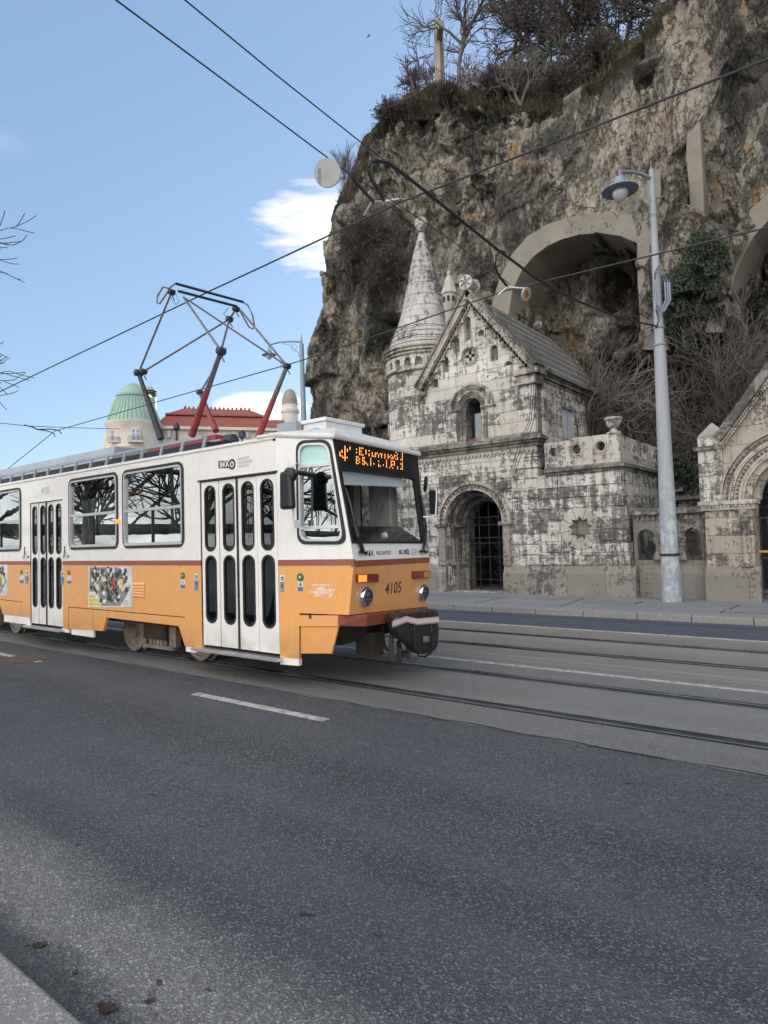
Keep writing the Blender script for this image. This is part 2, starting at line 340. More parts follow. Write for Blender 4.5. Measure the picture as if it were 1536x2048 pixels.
# ------------------------------------------------------------------ mesh builder
SPLIT = {'skirt_end', 'window_column', 'door_column', 'column', 'impost', 'turret_cornice', 'roof_terminal', 'insulator', 'grab_pole', 'contact_strip', 'horn', 'lower_arm', 'upper_arm', 'shunt_cable', 'knee_joint', 'mirror_rod', 'panel_seam', 'sticker_mark', 'operator_logo', 'gauge'}
class MB:
    def __init__(s): s.v = []; s.f = []
    def add(s, vs, fs):
        o = len(s.v); s.v.extend([tuple(q) for q in vs]); s.f.extend([tuple(i+o for i in f) for f in fs]); return s
    def box(s, x0, x1, y0, y1, z0, z1):
        return s.add([(x0,y0,z0),(x1,y0,z0),(x1,y1,z0),(x0,y1,z0),(x0,y0,z1),(x1,y0,z1),(x1,y1,z1),(x0,y1,z1)],
                     [(0,3,2,1),(4,5,6,7),(0,1,5,4),(1,2,6,5),(2,3,7,6),(3,0,4,7)])
    def hexa(s, b, t):          # four bottom and four top points
        return s.add(list(b)+list(t), [(0,3,2,1),(4,5,6,7),(0,1,5,4),(1,2,6,5),(2,3,7,6),(3,0,4,7)])
    def tube(s, pts, r, n=6, cap=True):
        pts = [Vector(p) for p in pts]; rs = r if isinstance(r, (list, tuple)) else [r]*len(pts)
        rings = []
        for i, p in enumerate(pts):
            d = (pts[min(i+1, len(pts)-1)]-pts[max(i-1, 0)])
            if d.length < 1e-9: d = Vector((0,0,1))
            d.normalize(); a = d.orthogonal().normalized() if abs(d.z) > .95 else Vector((0,0,1)).cross(d).normalized()
            b = d.cross(a); rings.append([p+(a*math.cos(2*math.pi*k/n)+b*math.sin(2*math.pi*k/n))*rs[i] for k in range(n)])
        vs = [q for R in rings for q in R]; fs = []
        for i in range(len(pts)-1):
            for k in range(n): fs.append((i*n+k, i*n+(k+1)%n, (i+1)*n+(k+1)%n, (i+1)*n+k))
        if cap: fs.append(tuple(range(n-1, -1, -1))); fs.append(tuple((len(pts)-1)*n+k for k in range(n)))
        return s.add(vs, fs)
    def lathe(s, c, prof, n=24, ax=Vector((0,0,1)), a0=0, a1=2*math.pi, lean=(0,0)):
        c = Vector(c); ax = Vector(ax).normalized(); a = ax.orthogonal().normalized(); b = ax.cross(a)
        full = abs(a1-a0-2*math.pi) < 1e-6; m = n if full else n+1
        vs = []
        for (r, h) in prof:
            for k in range(m):
                t = a0+(a1-a0)*k/n; vs.append(c+ax*h+(a*math.cos(t)+b*math.sin(t))*r+Vector((lean[0]*h, lean[1]*h, 0)))
        fs = []
        for i in range(len(prof)-1):
            for k in range(n if full else n):
                k2 = (k+1)%m if full else k+1
                fs.append((i*m+k, i*m+k2, (i+1)*m+k2, (i+1)*m+k))
        if full:
            fs.append(tuple(range(n-1, -1, -1))); fs.append(tuple((len(prof)-1)*m+k for k in range(n)))
        return s.add(vs, fs)
    def slab(s, outer, holes, o, u, v, d0, d1):   # polygon with holes in plane o+u*a+v*b, thickness along n=u x v
        o, u, v = Vector(o), Vector(u).normalized(), Vector(v).normalized(); n = u.cross(v).normalized()
        loops = [list(outer)]+[list(h) for h in holes]
        tris = tessellate_polygon([[Vector((a, b, 0)) for a, b in L] for L in loops])
        flat = [p for L in loops for p in L]; m = len(flat)
        vs = [o+u*a+v*b+n*d0 for a, b in flat]+[o+u*a+v*b+n*d1 for a, b in flat]
        fs = []
        for t in tris:
            A, B, C_ = [flat[i] for i in t]
            cr = (B[0]-A[0])*(C_[1]-A[1])-(B[1]-A[1])*(C_[0]-A[0])
            if abs(cr) < 1e-12: continue
            t = t if cr > 0 else (t[0], t[2], t[1])
            fs.append((t[0]+m, t[1]+m, t[2]+m)); fs.append((t[0], t[2], t[1]))
        k = 0
        for li, L in enumerate(loops):
            ar = sum(L[i][0]*L[(i+1)%len(L)][1]-L[(i+1)%len(L)][0]*L[i][1] for i in range(len(L)))
            fl = (ar > 0) == (li == 0)
            for i in range(len(L)):
                a, b = k+i, k+(i+1)%len(L)
                fs.append((a, b, b+m, a+m) if fl else (b, a, a+m, b+m))
            k += len(L)
        return s.add(vs, fs)
    def yslab(s, outer, holes, Y, th):            # outline in X,Z; front face at Y facing the street, body behind it
        return s.slab(outer, holes, (0, Y, 0), (1,0,0), (0,0,1), -th, 0)
    def comps(s):
        p = list(range(len(s.v)))
        def fd(i):
            while p[i] != i: p[i] = p[p[i]]; i = p[i]
            return i
        for f in s.f:
            a = fd(f[0])
            for b in f[1:]: p[fd(b)] = a
        g = {}
        for f in s.f: g.setdefault(fd(f[0]), []).append(f)
        for fs in g.values():
            ids = sorted({i for f in fs for i in f}); mp = {i: k for k, i in enumerate(ids)}; m = MB(); m.v = [s.v[i] for i in ids]; m.f = [tuple(mp[i] for i in f) for f in fs]; yield m
    def build(s, name, mat, parent=None, smooth=False, bev=0.0, seg=2):
        if name in SPLIT:
            for m in s.comps(): o = m._build(name, mat, parent, smooth, bev, seg)
            return o
        return s._build(name, mat, parent, smooth, bev, seg)
    def _build(s, name, mat, parent=None, smooth=False, bev=0.0, seg=2):
        me = bpy.data.meshes.new(name); off = Vector((0,0,0))
        p = parent
        while p is not None: off += p.location; p = p.parent
        me.from_pydata([(q[0]-off.x, q[1]-off.y, q[2]-off.z) for q in s.v], [], s.f); me.validate(); me.update()
        o = bpy.data.objects.new(name, me); COL.objects.link(o); o.parent = parent
        me.materials.append(mat)
        if smooth:
            for f in me.polygons: f.use_smooth = True
            try: me.set_sharp_from_angle(angle=rad(38))
            except Exception: pass
        if bev:
            b = o.modifiers.new('bevel', 'BEVEL'); b.width = bev; b.segments = seg; b.limit_method = 'ANGLE'; b.angle_limit = rad(40)
        return o
def thing(name, label, cat, loc=(0,0,0), group=None):
    o = bpy.data.objects.new(name, None); COL.objects.link(o); o.location = loc; o.empty_display_size = .3
    o['label'] = label; o['category'] = cat
    if group: o['group'] = group
    return o
def tag(o, label, cat, group=None, kind=None):
    o['label'] = label; o['category'] = cat
    if group: o['group'] = group
    if kind: o['kind'] = kind
    return o
def struct(mb, name, mat, **k): o = mb.build(name, mat, None, **k); o['kind'] = 'structure'; return o
def copy_tree(o, parent=None, first=True, shift=Vector((0,0,0))):
    c = o.copy(); COL.objects.link(c); c.parent = parent
    if first: c.location = o.location+shift
    for ch in list(o.children): copy_tree(ch, c, False)
    return c
def arc(cx, cz, r, a0, a1, n=16, rz=None):
    rz = rz or r
    return [(cx+r*math.cos(rad(a0+(a1-a0)*i/n)), cz+rz*math.sin(rad(a0+(a1-a0)*i/n))) for i in range(n+1)]
def archpoly(x0, x1, z0, zs, n=16): # rectangle with round head, spring at zs
    r = (x1-x0)/2; return [(x0, z0), (x1, z0)]+arc((x0+x1)/2, zs, r, 0, 180, n)
def rrect(x0, x1, z0, z1, r, n=5):
    return arc(x1-r, z0+r, r, -90, 0, n)+arc(x1-r, z1-r, r, 0, 90, n)+arc(x0+r, z1-r, r, 90, 180, n)+arc(x0+r, z0+r, r, 180, 270, n)
def text_mesh(body, size, o, u, v, mat, parent, name='lettering', align='CENTER', d=.002, sx=1.0, bold=.012):
    cu = bpy.data.curves.new(name, 'FONT'); cu.body = body; cu.size = size; cu.align_x = align; cu.align_y = 'CENTER'; cu.extrude = .0005; cu.resolution_u = 3; cu.offset = size*bold
    to = bpy.data.objects.new(name, cu); COL.objects.link(to)
    dg = bpy.context.evaluated_depsgraph_get(); me = bpy.data.meshes.new_from_object(to.evaluated_get(dg))
    bpy.data.objects.remove(to); bpy.data.curves.remove(cu)
    o, u, v = Vector(o), Vector(u).normalized(), Vector(v).normalized(); n = u.cross(v)
    mb = MB(); mb.add([o+u*(q.co.x*sx)+v*q.co.y+n*(q.co.z+d) for q in me.vertices], [tuple(p.vertices) for p in me.polygons])
    bpy.data.meshes.remove(me)
    return mb.build(name, mat, parent)
# ------------------------------------------------------------------ ground, roads, tracks
YW, YC = 17.0, 24.0
Y_NEAR, Y_SEAM, Y_RA, Y_RB, Y_WL, Y_RC, Y_RD, Y_E, Y_K = 1.16, 5.38, 6.07, 7.48, 8.13, 9.36, 10.72, 11.72, 13.70
X0, X1 = -130, 60
struct(MB().box(-600, 600, -500, 900, -.30, -.06), 'ground', M['ground'])
struct(MB().box(X0, X1, Y_NEAR-.02, Y_SEAM, -.05, 0), 'road', M['asphalt'])
struct(MB().box(X0, X1, Y_SEAM, 8.45, -.05, .004), 'road', M['slab'])
struct(MB().box(X0, X1, 8.45, Y_E+.05, -.05, .008), 'road', M['slab_warm'])
struct(MB().box(X0, X1, Y_E+.05, Y_K, -.05, .0), 'road', M['asphalt_far'])
# thin irregular crack of old sealant between asphalt and slab
rng = random.Random(4)
mb = MB(); x = -40.0; pts = []
while x < 8: pts.append((x, Y_SEAM+rng.uniform(-.02, .02))); x += rng.uniform(.1, .35)
for a, b in zip(pts, pts[1:]):
    wd = rng.uniform(.004, .014); mb.add([(a[0], a[1]-wd, .008), (b[0], b[1]-wd, .008), (b[0], b[1]+wd, .008), (a[0], a[1]+wd, .008)], [(0,1,2,3)])
struct(mb, 'road_joint', M['groove'])
for yr in (Y_RA, Y_RB, Y_RC, Y_RD):
    s = 1 if yr in (Y_RA, Y_RC) else -1        # flange groove on the inner side of each rail
    z = .012 if yr > 8.4 else .008
    mb = MB().box(X0, X1, yr-.035, yr+.035, z, z+.012)
    o = struct(mb, 'tram_rail', M['rail'], bev=.006)
    g0, g1 = sorted((yr+s*.035, yr+s*.095)); mb = MB().box(X0, X1, g0, g1, z-.003, z+.001)
    g0, g1 = sorted((yr-s*.035, yr-s*.06)); mb.box(X0, X1, g0, g1, z-.003, z+.001)
    struct(mb, 'rail_groove', M['groove'])
    g0, g1 = sorted((yr+s*.095, yr+s*.12)); struct(MB().box(X0, X1, g0, g1, z-.002, z+.006), 'rail_lip', M['rail'])
mb = MB()
mb.box(X0, X1, Y_E-.05, Y_E+.06, .009, .012)
struct(mb, 'edge_line', M['road_paint'])
struct(MB().box(X0, X1, Y_WL-.045, Y_WL+.045, .005, .009), 'track_line', M['road_paint'])
struct(MB().box(X0, X1, 8.70, 8.76, .0085, .011), 'track_line', simple('faded joint', (.24, .23, .21), .9))
mb = MB()
d0 = PZ(393, 1388); d1 = PZ(655, 1440)
for k in range(-6, 3):
    L = d1.x-d0.x; P = 6.2
    if k in (0, -1): mb.box(d0.x+k*P-.03, d1.x+k*P, d0.y-.055, d0.y+.055, .001, .004)
    elif k < -1: mb.box(d0.x+k*P, d1.x+k*P, d0.y-.055, d0.y+.055, .001, .004)
struct(mb, 'lane_dashes', M['road_paint'])
# pavements and kerbs
struct(MB().box(X0, X1, Y_K+.22, 60, -.05, .13), 'pavement', M['pavement'])
def kerb(y0, y1, seed, face):
    r = random.Random(seed); mb = MB(); x = -60.0
    while x < 20:
        l = r.uniform(1.0, 1.35); dz = r.uniform(-.006, .006); dy = r.uniform(-.008, .008)
        mb.box(x+.006, x+l-.006, y0+dy, y1, -.04, .132+dz); x += l
    return struct(mb, 'kerb', M['kerb'], bev=.015)
kerb(Y_K, Y_K+.22, 1, -1)
kerb(.86, Y_NEAR, 2, 1)
struct(MB().box(X0, X1, -9, .86, -.05, .126), 'pavement', simple('grey pavement slabs', (.20, .205, .215), .85, 0, .15, 5, .4, .5))
# pavement cracks and covers on the far pavement
mb = MB()
for (xa, ya, xb, yb) in ((950, 1207, 1018, 1192), (1120, 1213, 1170, 1196), (1440, 1226, 1480, 1210), (870, 1196, 935, 1197)):
    a, b = PZ(xa, ya, .13), PZ(xb, yb, .13); d = (b-a).normalized(); n_ = Vector((-d.y, d.x, 0))*.018
    mb.add([a-n_+Vector((0,0,.004)), b-n_+Vector((0,0,.004)), b+n_+Vector((0,0,.004)), a+n_+Vector((0,0,.004))], [(0,1,2,3)])
struct(mb, 'pavement_crack', M['groove'])
def cover(px, w, d, label):
    c = PZ(*px, .13); t = thing('access_cover', label, 'access cover', (c.x, c.y, .13), 'covers in the far pavement')
    mb = MB().box(c.x-w/2, c.x+w/2, c.y-d/2, c.y+d/2, .125, .136); mb.build('frame', M['asphalt_patch'], t)
    MB().box(c.x-w/2+.04, c.x+w/2-.04, c.y-d/2+.04, c.y+d/2-.04, .13, .139).build('lid', M['pavement'], t)
cover((1225, 1204), 1.25, .62, 'flat rectangular pavement cover in front of the star shaped window')
cover((1510, 1224), 1.15, .55, 'flat rectangular pavement cover before the gabled portal')
c = PZ(42, 1319)
t = thing('manhole_cover', 'rusty round manhole cover in the asphalt at the end of a lane dash', 'manhole cover', (c.x, c.y, 0))
MB().lathe((c.x, c.y, 0), [(.42, .0), (.42, .006), (.30, .006), (.30, .003)], 28).build('frame', M['asphalt_patch'], t)
MB().lathe((c.x, c.y, 0), [(.295, .0), (.295, .007)], 28).build('lid', simple('rusty lid', (.11, .075, .055), .8, .2, .4, 14), t)
# gutter litter: dead leaves and twigs by the near kerb
r = random.Random(12)
def leaf(px, size, label, ang):
    c = PZ(*px); mb = MB(); n_ = 9; vs = []; fs = []
    for i in range(n_+1):
        tt = i/n_; wd = size*.33*math.sin(math.pi*min(1, tt*1.02))**.7*(1+.25*math.sin(i*2.4)); hx = size*(tt-.5)
        curl = .25*size*(tt-.5)**2*2
        for sgn in (-1, 0, 1):
            x_, y_ = hx, sgn*wd; vs.append((c.x+x_*math.cos(ang)-y_*math.sin(ang), c.y+x_*math.sin(ang)+y_*math.cos(ang), .006+curl+abs(sgn)*.14*wd))
    for i in range(n_):
        for j in range(2): fs.append((i*3+j, i*3+j+1, (i+1)*3+j+1, (i+1)*3+j))
    mb.add(vs, fs); mb.tube([(c.x-size*.5*math.cos(ang), c.y-size*.5*math.sin(ang), .012), (c.x-size*.9*math.cos(ang+.2), c.y-size*.9*math.sin(ang+.2), .02)], .002, 4)
    return tag(mb.build('dead_leaf', M['dirt_leaf'], None), label, 'leaf', 'dead leaves in the gutter')
leaf((80, 1893), .07, 'curled dark dead leaf near the left kerb, farthest one', .9)
leaf((150, 1948), .035, 'small brown dead leaf lying midway along the gutter', 2.2)
leaf((300, 2005), .04, 'brown dead leaf furthest out on the asphalt at bottom', 1.1)
leaf((215, 2020), .09, 'large dark dead leaf beside the tip of the kerb', .3)
mb = MB()
for k in range(16):
    c = PZ(r.uniform(0, 300), r.uniform(1900, 2040)); a = r.uniform(0, 3.1); l = r.uniform(.02, .06)
    if c.y < Y_NEAR+.02: continue
    mb.tube([(c.x, c.y, .006), (c.x+l*math.cos(a)*.5, c.y+l*math.sin(a)*.5, .012), (c.x+l*math.cos(a+.3), c.y+l*math.sin(a+.3), .006)], .0018, 4)
tag(mb.build('twig_litter', M['bark'], None), 'thin broken twigs scattered on the dirty gutter', 'twigs', None, 'stuff')
mb = MB()
for k in range(5200):
    y = Y_NEAR+abs(r.gauss(0, .28))+.01; x = r.uniform(-6, -1.2); s = r.uniform(.002, .0055)*(1.6 if r.random() < .06 else 1)
    a = r.uniform(0, 3); mb.add([(x+s*math.cos(a), y+s*math.sin(a), .001), (x+s*math.cos(a+2.1), y+s*math.sin(a+2.1), .001), (x+s*math.cos(a+4.2), y+s*math.sin(a+4.2), .001), (x, y, .001+s*1.3)], [(0,1,3),(1,2,3),(2,0,3)])
tag(mb.build('grit', simple('pale grit', (.20, .19, .18), .9, 0, .7, 200), None), 'loose grit gathered along the near kerb', 'grit', None, 'stuff')
# ------------------------------------------------------------------ numpy noise
def _h(ix, iy, iz, seed):
    h = (ix.astype(np.int64)*374761393+iy.astype(np.int64)*668265263+iz.astype(np.int64)*2147483647+seed*974634777) & 0xffffffff
    h = ((h ^ (h >> 13))*1274126177) & 0xffffffff; h = ((h ^ (h >> 16))*2246822519) & 0xffffffff
    return ((h ^ (h >> 15)) & 0xffffff)/float(0xffffff)
def vnoise(x, y, z, seed=0):
    ix, iy, iz = np.floor(x), np.floor(y), np.floor(z); fx, fy, fz = x-ix, y-iy, z-iz
    fx, fy, fz = [f*f*f*(f*(f*6-15)+10) for f in (fx, fy, fz)]
    r = 0
    for a in (0, 1):
        for b in (0, 1):
            for c in (0, 1): r = r+_h(ix+a, iy+b, iz+c, seed)*(fx if a else 1-fx)*(fy if b else 1-fy)*(fz if c else 1-fz)
    return r
def fbm(x, y, z, oct=5, seed=0, gain=.5, ridge=False):
    t = 0; a = 1; s = 0
    for k in range(oct):
        n = vnoise(x, y, z, seed+k*17)
        if ridge: n = 1-np.abs(2*n-1)
        t = t+a*n; s += a; a *= gain; x, y, z = x*2.03+11.3, y*2.03+5.7, z*2.03+3.1
    return t/s
def cell(x, y, z, seed=0):
    ix, iy, iz = np.floor(x), np.floor(y), np.floor(z); d1 = np.full(x.shape, 9.0); d2 = np.full(x.shape, 9.0); val = np.zeros(x.shape)
    for a in (-1, 0, 1):
        for b in (-1, 0, 1):
            for c in (-1, 0, 1):
                jx, jy, jz = ix+a, iy+b, iz+c
                px, py, pz = jx+_h(jx, jy, jz, seed), jy+_h(jx, jy, jz, seed+1), jz+_h(jx, jy, jz, seed+2)
                d = np.sqrt((px-x)**2+(py-y)**2+(pz-z)**2); v = _h(jx, jy, jz, seed+3)
                nb = d < d1; d2 = np.where(nb, d1, np.minimum(d2, d)); val = np.where(nb, v, val); d1 = np.where(nb, d, d1)
    return d1, d2, val
# ------------------------------------------------------------------ cliff
def pxz(pts, Y): return [(PY(x, y, Y).x, PY(x, y, Y).z) for x, y in pts]
edge = pxz([(612, 835), (612, 760), (622, 700), (640, 650), (655, 605), (652, 560), (648, 520), (652, 470), (662, 415)], YC)
top = pxz([(662, 412), (700, 380), (722, 330), (735, 285), (765, 245), (800, 225), (850, 205), (900, 200), (970, 205), (1060, 220), (1130, 190), (1200, 150), (1260, 95), (1330, 40), (1400, -20)], YC)
bk = pxz([(662, 408), (700, 376), (722, 325), (740, 270), (770, 225), (820, 190), (880, 172), (940, 165), (1000, 150), (1060, 135), (1180, 105), (1280, 60), (1400, -60)], YC+3.2)
ez = np.array([p[1] for p in edge]); ex = np.array([p[0] for p in edge])
zc = ez[-1]
tx = np.array([p[0] for p in top]+[6, 20.]); tz = np.array([p[1] for p in top]+[27, 30.])
bx = np.array([p[0] for p in bk]+[6, 20.]); bz = np.array([p[1] for p in bk]+[33, 36.])
NU, NV, NB, NS = 420, 430, 70, 60
XLL = ex[-1]
vv = np.linspace(0, 1, NV)**.93
uu = np.concatenate([np.linspace(0, 1, NU-60, endpoint=False)*(-1.2-XLL)/(16-XLL), np.linspace((-1.2-XLL)/(16-XLL), 1, 60)])
U, V = np.meshgrid(uu, vv)                       # rows v, cols u
Xt = XLL+(16-XLL)*U
Zt = np.interp(Xt, tx, tz)
Z = V*Zt
XLz = np.interp(Z, ez, ex); wgt = (1-U)**2.2
X = Xt+(XLz-XLL)*wgt
Y = YC+0*X
NX, NY = np.zeros_like(X), -np.ones_like(X)
# the bluff turns away behind the left edge
ss = np.linspace(1, 0, NS, endpoint=False)
Xs, Ys, Zs, NXs, NYs = [], [], [], [], []
for s_ in ss:
    a = min(s_*3.2, 1)*math.pi/2; ext = max(0, s_-.31)*34
    Xs.append(X[:, 0]-.0+(-.35*math.sin(a))); Ys.append(Y[:, 0]+1.6*(1-math.cos(a))+ext); Zs.append(Z[:, 0]); NXs.append(0*X[:, 0]-math.sin(a)); NYs.append(0*X[:, 0]-math.cos(a))
X = np.hstack([np.array(Xs).T, X]); Y = np.hstack([np.array(Ys).T, Y]); Z = np.hstack([np.array(Zs).T, Z]); NX = np.hstack([np.array(NXs).T, NX]); NY = np.hstack([np.array(NYs).T, NY])
# slope and plateau on top
ztop_b = np.interp(X[-1], bx, bz)
Xb, Yb, Zb = [], [], []
for k in range(1, NB+1):
    q = k/NB
    if q < .5: a = q/.5; Xb.append(X[-1]); Yb.append(Y[-1]+3.2*a); Zb.append(Z[-1]+(ztop_b-Z[-1])*a)
    else: a = (q-.5)/.5; Xb.append(X[-1]); Yb.append(Y[-1]+3.2+14*a*a); Zb.append(ztop_b+1.2*a+0*Z[-1])
X = np.vstack([X, Xb]); Y = np.vstack([Y, Yb]); Z = np.vstack([Z, Zb])
qk = np.clip(np.arange(1, NB+1)/NB*5, 0, 1)[:, None]
NX = np.vstack([NX, NX[-1:]*(1-.6*qk)]); NY = np.vstack([NY, NY[-1:]*(1-.7*qk)])
top_w = np.zeros_like(X); top_w[NV:, :] = 1
NZ = top_w*.8; NZ[NV:] *= qk
# displacement: faceted faces, hollows and fine crags
def facets(x, y, z, seed, slope):
    ix, iy, iz = np.floor(x), np.floor(y), np.floor(z); d1 = np.full(x.shape, 9.0); d2 = np.full(x.shape, 9.0); h = np.zeros(x.shape)
    for a in (-1, 0, 1):
        for b in (-1, 0, 1):
            for c in (-1, 0, 1):
                jx, jy, jz = ix+a, iy+b, iz+c
                px, py, pz = jx+_h(jx, jy, jz, seed), jy+_h(jx, jy, jz, seed+1), jz+_h(jx, jy, jz, seed+2)
                d = np.sqrt((px-x)**2+(py-y)**2+(pz-z)**2); v = _h(jx, jy, jz, seed+3)-.5
                v = v+slope*((_h(jx, jy, jz, seed+4)-.5)*(x-px)+(_h(jx, jy, jz, seed+5)-.5)*(z-pz)); nb = d < d1
                d2 = np.where(nb, d1, np.minimum(d2, d)); h = np.where(nb, v, h); d1 = np.where(nb, d, d1)
    return h, d2-d1
wx = X+1.1*(fbm(X*.3, Y*.3, Z*.3, 4, 5)-.5)*2+.25*(fbm(X*1.7, Y*1.7, Z*1.7, 3, 6)-.5); wz = Z+1.1*(fbm(X*.3, Y*.3, Z*.3, 4, 9)-.5)*2+.25*(fbm(X*1.7, Y*1.7, Z*1.7, 3, 8)-.5)
f1, e1 = facets(wx*.34, Y*.34, wz*.20, 3, 1.6); f2, e2 = facets(wx*.95, Y*.95, wz*.62, 31, 1.3); f3, e3 = facets(wx*2.6, Y*2.6, wz*1.9, 57, 1.2)
big = fbm(wx*.15, Y*.15, wz*.11, 4, 21); mid = fbm(wx*.6, Y*.6, wz*.45, 5, 41, .55); fin = fbm(wx*3.2, Y*3.2, wz*2.4, 4, 61, .6)
drip = fbm(wx*1.5, Y*.8, wz*.20, 4, 77, .55, True)
hol = np.clip(fbm(wx*.55, Y*.55, wz*.42, 4, 123, .55)-.60, 0, 1)
rough = np.clip((fbm(X*.22, Y*.22, Z*.22, 3, 140)-.40)*5, .15, 1)
D = (big-.5)*2.8+f1*1.0+f2*.55*rough+f3*.34*rough+(mid-.5)*.9+(fin-.5)*.30*rough+(drip-.5)*.5*rough-hol*5.5-np.clip(.05-e1, 0, .05)*5*rough
base_w = np.clip((Z-1.0)/3, .25, 1)
# keep the drawn silhouette: quieter at the very edge
side_w = 1-.55*np.clip(np.abs(NX), 0, 1)
amp = .95*base_w*side_w*np.where(top_w > 0, .85, 1)
# recess behind the thicket, lower right, and two vaults
AY = YC-.45
arch_in = pxz([(1022, 650), (1020, 600), (1030, 565), (1062, 512), (1095, 488), (1120, 477), (1160, 467), (1200, 465), (1240, 472), (1274, 486), (1274, 560), (1290, 650)], AY)
arch2_in = pxz([(1462, 600), (1466, 560), (1482, 505), (1508, 460), (1536, 428)], AY)
ax0, ax1 = arch_in[1][0], arch_in[9][0]; acx = (ax0+ax1)/2
azt = np.interp(X, [p[0] for p in arch_in[1:10]], [p[1] for p in arch_in[1:10]])
in1 = (X > ax0+.05) & (X < ax1-.02) & (Z < azt+.02) & (Z > arch_in[0][1]-1.8)
a2x = [p[0] for p in arch2_in]+[arch2_in[-1][0]+3.2, arch2_in[-1][0]+5.6]; a2z = [p[1] for p in arch2_in]+[arch2_in[-1][1]+.2, arch2_in[1][1]]
in2 = (X > a2x[1]) & (X < a2x[-1]) & (Z < np.interp(X, a2x, a2z)) & (Z > arch2_in[0][1]-2)
low = np.clip((X+9.5)/1.5, 0, 1)*np.clip((9.8-Z)/2.0, 0, 1)
push = np.where(in1, 2.6+1.6*(mid-.5), 0)+np.where(in2, 2.8+1.2*(mid-.5), 0)
push = np.maximum(push, low*1.3)
# irregular hole in the vault's back wall
hole = np.exp(-(((X-PY(1205, 545, YC+1).x)/.75)**2+((Z-PY(1205, 555, YC+1).z)/1.1)**2)**2)*3.2
push += hole+np.where(in1 & (X > PY(1255, 500, YC+1).x), 1.6, 0)
front = (top_w == 0)
near = np.clip(1-np.maximum(np.abs(X-acx)-2.6, 0)/1.2, 0, 1)*np.clip(1-np.abs(Z-14.0)/5.5, 0, 1)
near = np.maximum(near, np.clip((X+3.6)/.8, 0, 1)*np.clip(1-np.abs(Z-13.5)/5.5, 0, 1))
rbx = PY(1390, 350, YC).x; near = np.maximum(near, np.clip(1.6-np.abs(X-rbx)/.8, 0, 1)*np.clip((Z-13.6)/1.0, 0, 1)*np.clip((19.5-Z)/1.0, 0, 1))
D = D*(1-.75*np.clip(near*1.6, 0, 1)*(push < .5))+.30*near
Dn = D*amp-push*front
X = X+NX*Dn*np.where(np.abs(NX) > .3, .45, 1); Y = Y+NY*Dn-front*.055*0; Z = Z+NZ*D*.5
X = X+front*(fbm(X*1.1, Y*1.1, Z*1.1, 3, 91)-.5)*.35*(U.min()+1)*np.where(np.abs(NX) > .05, .6, 1)
Z = Z+front*(fbm(X*1.1, Y*1.1, Z*1.1, 3, 95)-.5)*.45*np.clip(Z/3, 0, 1)
R_, C_ = X.shape
me = bpy.data.meshes.new('cliff')
co = np.stack([X, Y, Z], -1).reshape(-1, 3)
idx = np.arange(R_*C_).reshape(R_, C_)
q = np.stack([idx[:-1, :-1], idx[:-1, 1:], idx[1:, 1:], idx[1:, :-1]], -1).reshape(-1, 4)
me.vertices.add(len(co)); me.vertices.foreach_set('co', co.ravel().astype(np.float32))
me.loops.add(len(q)*4); me.loops.foreach_set('vertex_index', q.ravel().astype(np.int32))
me.polygons.add(len(q)); me.polygons.foreach_set('loop_start', (np.arange(len(q))*4).astype(np.int32)); me.polygons.foreach_set('loop_total', np.full(len(q), 4, np.int32))
me.update(calc_edges=True); me.validate()
cliff = bpy.data.objects.new('cliff', me); COL.objects.link(cliff); cliff['kind'] = 'structure'
soil = np.clip(top_w*(.35+.9*fbm(X*.8, Y*.8, Z*.8, 4, 171))+np.clip((Z-np.interp(X, tx, tz)+1.2)/1.2, 0, 1)*(fbm(X, Y, Z, 4, 7) > .47), 0, 1)
soil = np.maximum(soil, .75*low*front)
at = me.attributes.new('soil', 'FLOAT', 'POINT'); at.data.foreach_set('value', soil.ravel().astype(np.float32))
def surfY(x, z):          # depth of the rock face near (x, z)
    i = np.argmin((co[:, 0]-x)**2+(co[:, 2]-z)**2+np.where(co[:, 1] > YC+6, 50, 0)); return float(co[i, 1])
def surfZ(x, y):
    m_ = co[NV*C_:]; i = np.argmin((m_[:, 0]-x)**2+(m_[:, 1]-y)**2); return float(m_[i, 2])
